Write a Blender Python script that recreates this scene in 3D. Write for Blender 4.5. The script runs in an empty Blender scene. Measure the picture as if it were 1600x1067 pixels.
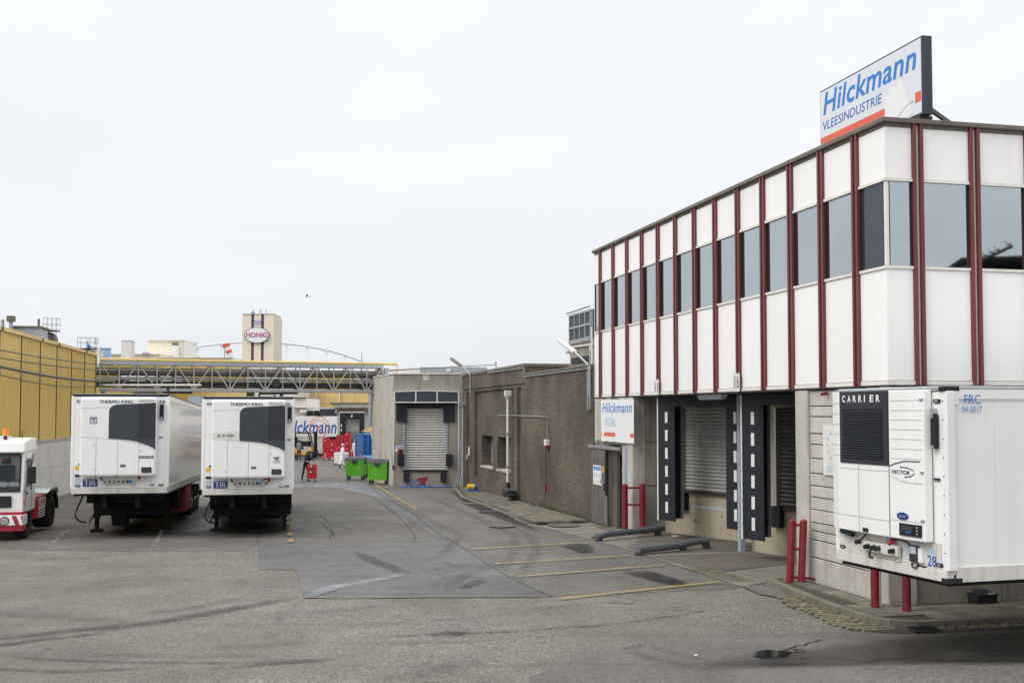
import bpy, bmesh, math, random
from mathutils import Vector, Matrix
from mathutils.geometry import tessellate_polygon
random.seed(7)
scn = bpy.context.scene
COL = scn.collection
R = math.radians

# ------------------------------------------------------------------ camera, sky, sun, exposure
cam = bpy.data.cameras.new('camera')
cam.sensor_width = 36.0
cam.lens = 39.83
cam.shift_y = 0.0212
cam.clip_start = 0.2
cam.clip_end = 6000
camo = bpy.data.objects.new('camera', cam)
COL.objects.link(camo)
camo.location = (0, 0, 3.5)
camo.rotation_euler = (R(92.5), 0, 0)
scn.camera = camo

SUN_EL, SUN_AZ = R(44), R(238)          # azimuth clockwise from +Y: behind the camera, to its left
world = bpy.data.worlds.new('World')
scn.world = world
world.use_nodes = True
wn, wl = world.node_tree.nodes, world.node_tree.links
wn.clear()
wout = wn.new('ShaderNodeOutputWorld')
bg = wn.new('ShaderNodeBackground')
bg.inputs['Strength'].default_value = 0.1
sky = wn.new('ShaderNodeTexSky')
sky.sky_type = 'NISHITA'
sky.sun_disc = False
sky.sun_elevation = SUN_EL
sky.sun_rotation = SUN_AZ
sky.dust_density = 4.0
tc = wn.new('ShaderNodeTexCoord')
sep = wn.new('ShaderNodeSeparateXYZ')
wl.new(tc.outputs['Generated'], sep.inputs[0])
ramp = wn.new('ShaderNodeValToRGB')     # overcast: brighter towards the zenith (units of 20)
cr = ramp.color_ramp
cr.elements[0].position = 0.0
cr.elements[0].color = (0.408, 0.424, 0.446, 1)
cr.elements[1].position = 1.0
cr.elements[1].color = (0.92, 0.935, 0.96, 1)
e = cr.elements.new(0.16); e.color = (0.430, 0.441, 0.457, 1)
e = cr.elements.new(0.36); e.color = (0.455, 0.464, 0.477, 1)
e = cr.elements.new(0.62); e.color = (0.64, 0.65, 0.67, 1)
wl.new(sep.outputs['Z'], ramp.inputs[0])
mp = wn.new('ShaderNodeMapping')
mp.inputs['Scale'].default_value = (1.3, 1.3, 4.5)
wl.new(tc.outputs['Generated'], mp.inputs[0])
nz = wn.new('ShaderNodeTexNoise')
nz.inputs['Scale'].default_value = 1.7
nz.inputs['Detail'].default_value = 5
nz.inputs['Roughness'].default_value = 0.55
nz.inputs['Distortion'].default_value = 0.4
wl.new(mp.outputs[0], nz.inputs['Vector'])
mr = wn.new('ShaderNodeMapRange')
mr.inputs[1].default_value = 0.3; mr.inputs[2].default_value = 0.72
mr.inputs[3].default_value = 17.6; mr.inputs[4].default_value = 19.9
wl.new(nz.outputs['Fac'], mr.inputs[0])
vm = wn.new('ShaderNodeVectorMath'); vm.operation = 'SCALE'
wl.new(ramp.outputs[0], vm.inputs[0]); wl.new(mr.outputs[0], vm.inputs['Scale'])
mixw = wn.new('ShaderNodeMix'); mixw.data_type = 'RGBA'
mixw.inputs[0].default_value = 0.93     # cloud cover over the clear sky
wl.new(sky.outputs[0], mixw.inputs[6]); wl.new(vm.outputs[0], mixw.inputs[7])
wl.new(mixw.outputs[2], bg.inputs['Color'])
wl.new(bg.outputs[0], wout.inputs['Surface'])

sun = bpy.data.lights.new('sun', 'SUN')
sun.energy = 1.35
sun.angle = R(28)
sun.color = (1.0, 0.97, 0.93)
suno = bpy.data.objects.new('sun', sun)
COL.objects.link(suno)
sd = Vector((math.sin(SUN_AZ) * math.cos(SUN_EL), math.cos(SUN_AZ) * math.cos(SUN_EL), math.sin(SUN_EL)))
suno.rotation_euler = (-sd).to_track_quat('-Z', 'Y').to_euler()
suno.location = (-20, -20, 40)

scn.view_settings.view_transform = 'Standard'
scn.view_settings.look = 'None'
scn.view_settings.exposure = 0.22
scn.view_settings.gamma = 1.0
scn.view_settings.use_curve_mapping = False
scn.render.engine = 'CYCLES'
scn.cycles.use_denoising = True
scn.cycles.max_bounces = 7
scn.cycles.diffuse_bounces = 3
scn.cycles.glossy_bounces = 4
scn.cycles.transparent_max_bounces = 8

# ------------------------------------------------------------------ materials
def _n(nt, typ, **kw):
    n = nt.nodes.new(typ)
    for k, v in kw.items():
        setattr(n, k, v)
    return n

def mat(name, col, rough=0.6, metal=0.0, var=0.12, vscale=3.0, fine=0.0, fscale=60.0, streak=0.0, dirt=(0.10, 0.085, 0.07),
        bump=0.0, bscale=40.0, spot=0.0, sscale=1.2, spec=0.5, rand=0.0, coat=0.0, stscale=5.0, seed=0.0):
    """Principled surface with world-space grain: broad tone drift, fine grain, vertical streaks and patches of dirt."""
    m = bpy.data.materials.new(name)
    m.use_nodes = True
    nt = m.node_tree
    L = nt.links.new
    b = nt.nodes['Principled BSDF']
    b.inputs['Roughness'].default_value = rough
    b.inputs['Metallic'].default_value = metal
    b.inputs['Specular IOR Level'].default_value = spec
    b.inputs['Coat Weight'].default_value = coat
    b.inputs['Coat Roughness'].default_value = 0.06
    geo = _n(nt, 'ShaderNodeNewGeometry')
    add = _n(nt, 'ShaderNodeVectorMath', operation='ADD')
    add.inputs[1].default_value = (seed, seed * 1.7, seed * 0.3)
    L(geo.outputs['Position'], add.inputs[0])
    P = add.outputs[0]
    def noise(scale, detail=4, ro=0.6, vec=None):
        t = _n(nt, 'ShaderNodeTexNoise')
        t.inputs['Scale'].default_value = scale
        t.inputs['Detail'].default_value = detail
        t.inputs['Roughness'].default_value = ro
        L(vec or P, t.inputs['Vector'])
        return t.outputs['Fac']
    def rng(v, a, b_, c, d):
        t = _n(nt, 'ShaderNodeMapRange')
        for i, q in enumerate((a, b_, c, d)):
            t.inputs[i + 1].default_value = q
        L(v, t.inputs[0])
        return t.outputs[0]
    def mul(a, b_):
        t = _n(nt, 'ShaderNodeMath', operation='MULTIPLY')
        L(a, t.inputs[0]); L(b_, t.inputs[1])
        return t.outputs[0]
    f = rng(noise(vscale), 0.25, 0.75, 1 - var, 1 + var)
    if fine:
        f = mul(f, rng(noise(fscale, 3, 0.7), 0.25, 0.75, 1 - fine, 1 + fine))
    if rand:
        oi = _n(nt, 'ShaderNodeObjectInfo')
        f = mul(f, rng(oi.outputs['Random'], 0, 1, 1 - rand, 1 + rand))
    sc = _n(nt, 'ShaderNodeVectorMath', operation='SCALE')
    sc.inputs[0].default_value = col[:3]
    L(f, sc.inputs['Scale'])
    c = sc.outputs[0]
    def mixc(c, fac, dcol):
        mx = _n(nt, 'ShaderNodeMix', data_type='RGBA')
        L(fac, mx.inputs[0]); L(c, mx.inputs[6])
        mx.inputs[7].default_value = (*dcol, 1)
        return mx.outputs[2]
    if streak:
        mpn = _n(nt, 'ShaderNodeMapping')
        mpn.inputs['Scale'].default_value = (stscale, stscale, stscale * 0.05)
        L(P, mpn.inputs[0])
        s = rng(noise(1.0, 6, 0.65, mpn.outputs[0]), 0.5, 0.78, 0, streak)
        c = mixc(c, s, dirt)
    if spot:
        s = rng(noise(sscale, 6, 0.65), 0.52, 0.75, 0, spot)
        c = mixc(c, s, dirt)
    L(c, b.inputs['Base Color'])
    if bump:
        bn = _n(nt, 'ShaderNodeBump')
        bn.inputs['Strength'].default_value = bump
        bn.inputs['Distance'].default_value = 0.02
        L(noise(bscale, 4, 0.65), bn.inputs['Height'])
        L(bn.outputs[0], b.inputs['Normal'])
    return m

M = {}
def brick_mat(name, mortar=(0.150, 0.130, 0.103), c1=(0.108, 0.077, 0.052), c2=(0.054, 0.040, 0.030)):
    m = bpy.data.materials.new(name)
    m.use_nodes = True
    nt = m.node_tree; L = nt.links.new
    b = nt.nodes['Principled BSDF']
    b.inputs['Roughness'].default_value = 0.85
    tcn = _n(nt, 'ShaderNodeTexCoord')
    sp = _n(nt, 'ShaderNodeSeparateXYZ'); L(tcn.outputs['Object'], sp.inputs[0])
    ad = _n(nt, 'ShaderNodeMath', operation='ADD'); L(sp.outputs['X'], ad.inputs[0]); L(sp.outputs['Y'], ad.inputs[1])
    cb = _n(nt, 'ShaderNodeCombineXYZ'); L(ad.outputs[0], cb.inputs[0]); L(sp.outputs['Z'], cb.inputs[1])
    br = _n(nt, 'ShaderNodeTexBrick')
    br.inputs['Scale'].default_value = 1.0
    br.inputs['Brick Width'].default_value = 0.22
    br.inputs['Row Height'].default_value = 0.068
    br.inputs['Mortar Size'].default_value = 0.011
    br.inputs['Mortar Smooth'].default_value = 0.2
    br.inputs['Color1'].default_value = (*c1, 1); br.inputs['Color2'].default_value = (*c2, 1)
    br.inputs['Mortar'].default_value = (*mortar, 1)
    L(cb.outputs[0], br.inputs['Vector'])
    nz1 = _n(nt, 'ShaderNodeTexNoise'); nz1.inputs['Scale'].default_value = 0.45; nz1.inputs['Detail'].default_value = 6
    L(tcn.outputs['Object'], nz1.inputs['Vector'])
    mr1 = _n(nt, 'ShaderNodeMapRange'); mr1.inputs[1].default_value = 0.3; mr1.inputs[2].default_value = 0.7
    mr1.inputs[3].default_value = 0.62; mr1.inputs[4].default_value = 1.38
    L(nz1.outputs['Fac'], mr1.inputs[0])
    sc = _n(nt, 'ShaderNodeVectorMath', operation='SCALE'); L(br.outputs['Color'], sc.inputs[0]); L(mr1.outputs[0], sc.inputs['Scale'])
    L(sc.outputs[0], b.inputs['Base Color'])
    bn = _n(nt, 'ShaderNodeBump'); bn.inputs['Strength'].default_value = 0.6; bn.inputs['Distance'].default_value = 0.01; bn.invert = True
    L(br.outputs['Fac'], bn.inputs['Height']); L(bn.outputs[0], b.inputs['Normal'])
    return m

def asphalt_mat(name, base, fleck, stain=0.5, fs=55.0, seed=0.0, warm=(0.128, 0.112, 0.091)):
    """Worn asphalt: stones of several tones in binder, broad traffic wear, long scuffs and oil spots."""
    m = bpy.data.materials.new(name)
    m.use_nodes = True
    nt = m.node_tree; L = nt.links.new
    b = nt.nodes['Principled BSDF']
    geo = _n(nt, 'ShaderNodeNewGeometry')
    add = _n(nt, 'ShaderNodeVectorMath', operation='ADD'); add.inputs[1].default_value = (seed, -seed, 0)
    L(geo.outputs['Position'], add.inputs[0]); P = add.outputs[0]
    vo = _n(nt, 'ShaderNodeTexVoronoi'); vo.inputs['Scale'].default_value = fs; L(P, vo.inputs['Vector'])
    sx = _n(nt, 'ShaderNodeSeparateXYZ'); L(vo.outputs['Color'], sx.inputs[0])
    def noise(scale, detail=5, ro=0.6, vec=None, dist=0.0):
        t = _n(nt, 'ShaderNodeTexNoise'); t.inputs['Scale'].default_value = scale; t.inputs['Detail'].default_value = detail
        t.inputs['Roughness'].default_value = ro; t.inputs['Distortion'].default_value = dist
        L(vec or P, t.inputs['Vector']); return t.outputs['Fac']
    def rng(v, a, b_, c, d):
        t = _n(nt, 'ShaderNodeMapRange')
        for i, q in enumerate((a, b_, c, d)): t.inputs[i + 1].default_value = q
        L(v, t.inputs[0]); return t.outputs[0]
    def mixc(fac, a, b_):
        mx = _n(nt, 'ShaderNodeMix', data_type='RGBA'); L(fac, mx.inputs[0])
        for i, q in ((6, a), (7, b_)):
            if isinstance(q, tuple): mx.inputs[i].default_value = (*q, 1)
            else: L(q, mx.inputs[i])
        return mx.outputs[2]
    c = mixc(rng(sx.outputs['X'], 0.15, 0.95, 0, 1), base, fleck)
    c = mixc(rng(noise(0.16, 5, 0.62), 0.42, 0.62, 0, 0.75), c, warm)
    g = rng(noise(9.0, 4, 0.7), 0.3, 0.7, 0.82, 1.16)
    g2 = rng(noise(0.55, 6, 0.62, dist=0.6), 0.3, 0.7, 0.80, 1.18)
    mu = _n(nt, 'ShaderNodeMath', operation='MULTIPLY'); L(g, mu.inputs[0]); L(g2, mu.inputs[1])
    mpn = _n(nt, 'ShaderNodeMapping'); mpn.inputs['Rotation'].default_value = (0, 0, R(-14)); mpn.inputs['Scale'].default_value = (0.10, 1.7, 1)
    L(P, mpn.inputs[0])
    sc1 = rng(noise(1.0, 6, 0.7, mpn.outputs[0], 0.3), 0.56, 0.74, 1.0, 1 - 0.45 * stain)
    mu2 = _n(nt, 'ShaderNodeMath', operation='MULTIPLY'); L(mu.outputs[0], mu2.inputs[0]); L(sc1, mu2.inputs[1])
    sp = rng(noise(1.25, 7, 0.6, None, 0.8), 0.62, 0.74, 1.0, 1 - 0.6 * stain)
    mu3 = _n(nt, 'ShaderNodeMath', operation='MULTIPLY'); L(mu2.outputs[0], mu3.inputs[0]); L(sp, mu3.inputs[1])
    sc = _n(nt, 'ShaderNodeVectorMath', operation='SCALE'); L(c, sc.inputs[0]); L(mu3.outputs[0], sc.inputs['Scale'])
    L(sc.outputs[0], b.inputs['Base Color'])
    L(rng(noise(0.9, 4), 0.3, 0.7, 0.62, 0.9), b.inputs['Roughness'])
    b.inputs['Specular IOR Level'].default_value = 0.35
    bn = _n(nt, 'ShaderNodeBump'); bn.inputs['Strength'].default_value = 0.5; bn.inputs['Distance'].default_value = 0.006
    L(vo.outputs['Distance'], bn.inputs['Height']); L(bn.outputs[0], b.inputs['Normal'])
    return m

def worn_mat(name, col, cover=0.75, scale=9.0, rough=0.8, soft=0.12, seed=0.0):
    """Paint, rubber, wet or painted-shade film that the asphalt shows through where it has worn away."""
    m = bpy.data.materials.new(name)
    m.use_nodes = True
    nt = m.node_tree; L = nt.links.new
    b = nt.nodes['Principled BSDF']
    b.inputs['Base Color'].default_value = (*col, 1); b.inputs['Roughness'].default_value = rough
    geo = _n(nt, 'ShaderNodeNewGeometry')
    add = _n(nt, 'ShaderNodeVectorMath', operation='ADD'); add.inputs[1].default_value = (seed, seed, 0)
    L(geo.outputs['Position'], add.inputs[0])
    t = _n(nt, 'ShaderNodeTexNoise'); t.inputs['Scale'].default_value = scale; t.inputs['Detail'].default_value = 7; t.inputs['Roughness'].default_value = 0.7
    L(add.outputs[0], t.inputs['Vector'])
    mrn = _n(nt, 'ShaderNodeMapRange')
    lo = 0.72 - 0.44 * cover
    mrn.inputs[1].default_value = lo - soft; mrn.inputs[2].default_value = lo + soft; mrn.inputs[3].default_value = 0; mrn.inputs[4].default_value = min(1, cover + 0.1)
    L(t.outputs['Fac'], mrn.inputs[0])
    at = _n(nt, 'ShaderNodeAttribute', attribute_name='wear')
    ml = _n(nt, 'ShaderNodeMath', operation='MULTIPLY'); L(mrn.outputs[0], ml.inputs[0]); L(at.outputs['Fac'], ml.inputs[1])
    L(ml.outputs[0], b.inputs['Alpha'])
    return m

WHITE = (0.80, 0.80, 0.79)
M['asphalt'] = asphalt_mat('old_asphalt', (0.090, 0.081, 0.069), (0.255, 0.232, 0.198), 0.95, 46)
M['asphalt_new'] = asphalt_mat('patch_asphalt', (0.110, 0.108, 0.105), (0.175, 0.171, 0.165), 0.95, 60, 13.0, (0.105, 0.103, 0.099))
M['asphalt_mid'] = asphalt_mat('dock_asphalt', (0.094, 0.087, 0.077), (0.195, 0.181, 0.160), 0.85, 50, 31.0, (0.115, 0.105, 0.090))
M['apron'] = mat('apron_concrete', (0.190, 0.170, 0.136), 0.85, var=0.22, vscale=1.0, fine=0.14, fscale=26, spot=0.6, sscale=1.1, bump=0.3, bscale=30)
M['apron_dark'] = mat('oily_concrete', (0.125, 0.106, 0.084), 0.75, var=0.25, vscale=1.2, fine=0.15, fscale=30, spot=0.75, sscale=0.9, bump=0.3, bscale=30)
M['conc'] = mat('cast_concrete', (0.46, 0.43, 0.38), 0.85, var=0.13, vscale=1.6, fine=0.10, fscale=22, streak=0.55, spot=0.45, sscale=1.3, bump=0.25, bscale=25, dirt=(0.14, 0.12, 0.095))
M['conc_dock'] = mat('dock_wall_concrete', (0.40, 0.345, 0.255), 0.85, var=0.14, vscale=1.3, fine=0.10, fscale=22, streak=0.55, spot=0.45, sscale=1.2, bump=0.25, bscale=25, dirt=(0.20, 0.165, 0.115))
M['conc_grey'] = mat('grey_concrete', (0.285, 0.26, 0.222), 0.85, var=0.15, vscale=1.2, fine=0.12, fscale=20, streak=0.75, spot=0.5, sscale=0.8, bump=0.25, bscale=22, dirt=(0.10, 0.09, 0.075))
M['conc_light'] = mat('pale_concrete', (0.60, 0.575, 0.53), 0.85, var=0.12, vscale=1.0, fine=0.10, fscale=18, streak=0.4, spot=0.2, sscale=0.7, bump=0.2, bscale=22, dirt=(0.26, 0.225, 0.175))
M['plank'] = mat('precast_plank', (0.50, 0.47, 0.42), 0.85, var=0.12, vscale=2.0, fine=0.10, fscale=30, streak=0.45, spot=0.35, sscale=1.5, rand=0.07, bump=0.25, bscale=30, dirt=(0.16, 0.135, 0.10))
M['kerb'] = mat('kerb_concrete', (0.165, 0.148, 0.112), 0.9, var=0.2, vscale=3, fine=0.15, fscale=40, spot=0.6, sscale=3, rand=0.12, bump=0.3, dirt=(0.08, 0.075, 0.05))
M['paver'] = mat('concrete_paver', (0.158, 0.139, 0.106), 0.9, var=0.18, vscale=3, fine=0.16, fscale=40, spot=0.55, sscale=2.2, rand=0.26, bump=0.3, dirt=(0.06, 0.054, 0.036))
M['cobble'] = mat('mossy_cobble', (0.165, 0.145, 0.096), 0.85, var=0.25, vscale=4, fine=0.18, fscale=40, spot=0.5, sscale=3, rand=0.22, bump=0.35, dirt=(0.075, 0.075, 0.035))
M['joint'] = mat('joint_soil', (0.055, 0.05, 0.035), 0.95, var=0.3, vscale=6)
M['panel'] = mat('white_facade_panel', (0.84, 0.835, 0.82), 0.35, var=0.02, vscale=1.2, streak=0.13, dirt=(0.5, 0.46, 0.4), rand=0.022, stscale=4)
M['red'] = mat('oxide_red_mullion', (0.145, 0.030, 0.031), 0.40, var=0.10, vscale=2.5, streak=0.2, dirt=(0.2, 0.07, 0.055), stscale=9)
M['coping'] = mat('weathered_coping', (0.15, 0.135, 0.11), 0.7, var=0.25, vscale=3, spot=0.5, dirt=(0.045, 0.04, 0.03))
M['lip'] = mat('white_trim', (0.72, 0.70, 0.65), 0.45, var=0.08, vscale=3, streak=0.3, dirt=(0.3, 0.26, 0.2))
M['glass'] = mat('reflective_glazing', (0.44, 0.485, 0.515), 0.02, metal=1.0, bump=0.004, bscale=0.7, var=0.05, vscale=0.8)
M['glass_blind'] = mat('glazing_over_blinds', (0.085, 0.10, 0.135), 0.05, metal=0.8, var=0.05)
M['glass_dark'] = mat('dark_glazing', (0.02, 0.024, 0.03), 0.05, var=0.05, spec=0.6)
M['black'] = mat('black_rubber', (0.016, 0.017, 0.020), 0.65, var=0.2, vscale=2, spec=0.3)
M['navy'] = mat('shelter_curtain', (0.014, 0.017, 0.023), 0.6, var=0.15, vscale=1.5, spec=0.35)
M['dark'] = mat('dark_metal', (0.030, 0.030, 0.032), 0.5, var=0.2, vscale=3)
M['chassis'] = mat('chassis_black', (0.009, 0.009, 0.010), 0.75, var=0.25, vscale=3, spot=0.2, dirt=(0.03, 0.026, 0.02), spec=0.25)
M['tyre'] = mat('tyre_rubber', (0.022, 0.021, 0.021), 0.85, var=0.2, vscale=6, spot=0.4, sscale=5, dirt=(0.08, 0.07, 0.06))
M['galv'] = mat('galvanized_steel', (0.42, 0.44, 0.455), 0.45, metal=0.7, var=0.14, vscale=5, spot=0.3, dirt=(0.2, 0.17, 0.13))
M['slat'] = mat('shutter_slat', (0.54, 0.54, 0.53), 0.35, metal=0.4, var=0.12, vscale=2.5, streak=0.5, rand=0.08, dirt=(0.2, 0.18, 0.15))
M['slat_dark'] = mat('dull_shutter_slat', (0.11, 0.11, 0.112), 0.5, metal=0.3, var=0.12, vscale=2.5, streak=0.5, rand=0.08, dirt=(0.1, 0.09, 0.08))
M['slat_pale'] = mat('pale_shutter_slat', (0.52, 0.505, 0.475), 0.5, metal=0.2, var=0.08, vscale=2.0, streak=0.45, rand=0.05, dirt=(0.25, 0.21, 0.17))
M['steel'] = mat('stained_steel', (0.20, 0.185, 0.165), 0.5, metal=0.5, var=0.25, vscale=1.6, streak=0.75, spot=0.5, sscale=1.5, dirt=(0.06, 0.05, 0.04), stscale=7)
M['steel_blue'] = mat('blue_grey_steel', (0.30, 0.35, 0.42), 0.5, var=0.1, vscale=3, streak=0.3, dirt=(0.2, 0.2, 0.2))
M['pipe_steel'] = mat('scuffed_pipe', (0.135, 0.15, 0.17), 0.5, metal=0.3, var=0.25, vscale=4, spot=0.55, sscale=4, dirt=(0.10, 0.075, 0.05))
M['bollard'] = mat('chipped_red_paint', (0.195, 0.007, 0.017), 0.38, var=0.15, vscale=5, spot=0.6, sscale=7, dirt=(0.20, 0.09, 0.075), coat=0.2)
M['truck'] = mat('trailer_white', (0.83, 0.83, 0.82), 0.28, var=0.025, vscale=1.5, streak=0.16, dirt=(0.45, 0.42, 0.37), stscale=4, coat=0.35)
M['truck_dirty'] = mat('grimy_white', (0.66, 0.64, 0.59), 0.4, var=0.10, vscale=3, streak=0.55, spot=0.4, sscale=3, dirt=(0.26, 0.22, 0.17))
M['truck_side'] = mat('glossy_side_panel', (0.78, 0.78, 0.77), 0.20, var=0.03, vscale=1.0, streak=0.25, dirt=(0.5, 0.48, 0.44), coat=0.45)
M['plastic'] = mat('slate_plastic', (0.034, 0.043, 0.056), 0.5, var=0.08, vscale=3, fine=0.15, fscale=120)
M['plastic_dark'] = mat('dark_slate_plastic', (0.020, 0.024, 0.031), 0.5, var=0.10, vscale=3, fine=0.2, fscale=120)
M['plastic_grey'] = mat('grey_window_board', (0.15, 0.155, 0.165), 0.5, var=0.1, vscale=2)
M['seam'] = mat('panel_joint_grey', (0.40, 0.395, 0.38), 0.6, var=0.05)
_g = bpy.data.materials.new('clear_windscreen'); _g.use_nodes = True
_b = _g.node_tree.nodes['Principled BSDF']
_b.inputs['Base Color'].default_value = (0.03, 0.04, 0.045, 1); _b.inputs['Roughness'].default_value = 0.03; _b.inputs['Alpha'].default_value = 0.30
M['clear'] = _g
M['ink'] = mat('dark_lettering', (0.022, 0.022, 0.05), 0.5, var=0.02)
M['blue'] = mat('blue_lettering', (0.008, 0.185, 0.56), 0.45, var=0.04)
M['blue2'] = mat('deep_blue_lettering', (0.005, 0.105, 0.42), 0.45, var=0.04)
M['paleblue'] = mat('faded_blue_lettering', (0.28, 0.47, 0.68), 0.5, var=0.05)
M['tir'] = mat('plate_blue', (0.012, 0.045, 0.22), 0.35, var=0.06)
M['orange'] = mat('orange_red_band', (0.72, 0.115, 0.055), 0.5, var=0.05)
M['yellow'] = mat('yellow_sticker', (0.75, 0.48, 0.01), 0.4, var=0.05)
M['label'] = mat('grey_blue_label', (0.45, 0.53, 0.60), 0.5, var=0.25, vscale=30)
M['white'] = mat('white_sign', (0.78, 0.79, 0.80), 0.4, var=0.02)
M['dash'] = mat('worn_white_dash', (0.72, 0.72, 0.70), 0.5, var=0.06, vscale=8, streak=0.3, spot=0.4, sscale=9, dirt=(0.30, 0.29, 0.27))
M['truss'] = mat('weathered_truss_steel', (0.44, 0.415, 0.36), 0.6, var=0.2, vscale=3, spot=0.4, dirt=(0.2, 0.16, 0.11))
M['signwhite'] = mat('aged_sign_face', (0.66, 0.69, 0.74), 0.35, var=0.03, vscale=0.8)
M['signpale'] = mat('peeled_sign_face', (0.76, 0.765, 0.765), 0.5, var=0.03, vscale=3)
M['navyframe'] = mat('navy_sign_case', (0.028, 0.038, 0.056), 0.45, var=0.12, vscale=2)
M['cladding'] = mat('yellow_cladding', (0.68, 0.475, 0.135), 0.5, var=0.06, vscale=0.5, streak=0.22, dirt=(0.30, 0.20, 0.06), rand=0.05, stscale=3)
M['cladding2'] = mat('pale_yellow_cladding', (0.68, 0.50, 0.19), 0.5, var=0.06, vscale=0.5, streak=0.2, dirt=(0.4, 0.28, 0.1), rand=0.05, stscale=2)
M['cream'] = mat('cream_cladding', (0.76, 0.69, 0.55), 0.6, var=0.04, vscale=0.3, streak=0.15, dirt=(0.5, 0.43, 0.32), rand=0.03, stscale=1)
M['purple'] = mat('purple_stripe', (0.13, 0.06, 0.14), 0.6, var=0.1)
M['magenta'] = mat('magenta_lettering', (0.42, 0.07, 0.19), 0.5, var=0.05)
M['arch'] = mat('pale_arch_steel', (0.70, 0.75, 0.80), 0.5, var=0.03)
M['cable'] = mat('grey_cable', (0.07, 0.07, 0.072), 0.6, var=0.1)
M['green'] = mat('lime_green_plastic', (0.115, 0.42, 0.026), 0.4, var=0.07, vscale=3, spot=0.2, dirt=(0.05, 0.16, 0.02))
M['lid'] = mat('dark_grey_lid', (0.045, 0.048, 0.056), 0.45, var=0.12, vscale=4)
M['lidblue'] = mat('blue_lid', (0.06, 0.21, 0.48), 0.45, var=0.08)
M['bluecage'] = mat('blue_plastic', (0.012, 0.135, 0.46), 0.45, var=0.10, vscale=3, rand=0.08)
M['bluepale'] = mat('faded_blue_plastic', (0.09, 0.17, 0.36), 0.5, var=0.12, vscale=4)
M['crate'] = mat('red_crate_plastic', (0.52, 0.018, 0.035), 0.42, var=0.08, vscale=4, rand=0.14)
M['redpaint'] = mat('red_vehicle_paint', (0.36, 0.016, 0.030), 0.45, var=0.12, vscale=4, spot=0.3, dirt=(0.12, 0.04, 0.03))
M['forkyellow'] = mat('forklift_yellow', (0.68, 0.36, 0.012), 0.4, var=0.08)
M['hose'] = mat('blue_hose', (0.012, 0.105, 0.38), 0.5, var=0.1)
M['skin'] = mat('skin', (0.45, 0.25, 0.17), 0.55, var=0.05)
M['cloth_dark'] = mat('black_cloth', (0.018, 0.018, 0.022), 0.9, var=0.15, vscale=8)
M['cloth_grey'] = mat('grey_vest', (0.16, 0.16, 0.18), 0.9, var=0.1, vscale=8)
M['cloth_navy'] = mat('navy_trousers', (0.022, 0.028, 0.075), 0.9, var=0.12, vscale=8)
M['cloth_white'] = mat('white_work_coat', (0.74, 0.75, 0.78), 0.85, var=0.05, vscale=8)
M['cloth_blue'] = mat('blue_jacket', (0.02, 0.06, 0.26), 0.85, var=0.1)
M['hairnet'] = mat('blue_hairnet', (0.32, 0.46, 0.60), 0.8, var=0.05)
M['hair'] = mat('dark_hair', (0.02, 0.017, 0.015), 0.7)
M['boot'] = mat('dark_boot', (0.025, 0.022, 0.02), 0.5)
M['amber'] = mat('amber_beacon', (0.80, 0.26, 0.01), 0.2, var=0.03, coat=0.5)
M['lens'] = mat('clear_lens', (0.55, 0.55, 0.53), 0.12, metal=0.6, var=0.05)
M['tank'] = mat('brown_insulated_tank', (0.075, 0.062, 0.05), 0.6, var=0.2, vscale=1.5, spot=0.4, dirt=(0.13, 0.10, 0.075))
M['gull'] = mat('grey_white_feathers', (0.5, 0.5, 0.5), 0.8, var=0.2, vscale=10)
M['weed'] = mat('green_weed', (0.07, 0.12, 0.03), 0.8, var=0.3, vscale=10)
M['brick'] = brick_mat('brown_brick')
M['roof'] = mat('grey_roofing', (0.16, 0.155, 0.15), 0.85, var=0.15)
M['paint_yellow'] = worn_mat('worn_yellow_marking', (0.46, 0.315, 0.075), 0.72, 6, soft=0.16)
M['paint_pale'] = worn_mat('worn_pale_marking', (0.50, 0.49, 0.45), 0.42, 5)
M['rubber_mark'] = worn_mat('tyre_rubber_mark', (0.032, 0.030, 0.029), 0.56, 3.0, 0.75, 0.22)
M['rubber_faint'] = worn_mat('faint_tyre_mark', (0.055, 0.052, 0.050), 0.32, 2.6, 0.75, 0.25, 9)
M['wet'] = worn_mat('damp_and_shade', (0.030, 0.029, 0.028), 0.82, 1.6, 0.35, 0.25)  # damp and oil film, dark enough to paint trailer shade as well
M['puddle'] = mat('wet_oil', (0.018, 0.017, 0.016), 0.08, var=0.1)
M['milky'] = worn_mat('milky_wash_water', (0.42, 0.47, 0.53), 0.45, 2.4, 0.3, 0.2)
M['moss'] = worn_mat('moss_film', (0.075, 0.085, 0.02), 0.5, 5.0, 0.9, 0.2)
M['crack'] = mat('crack_filler', (0.028, 0.027, 0.026), 0.8)

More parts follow.
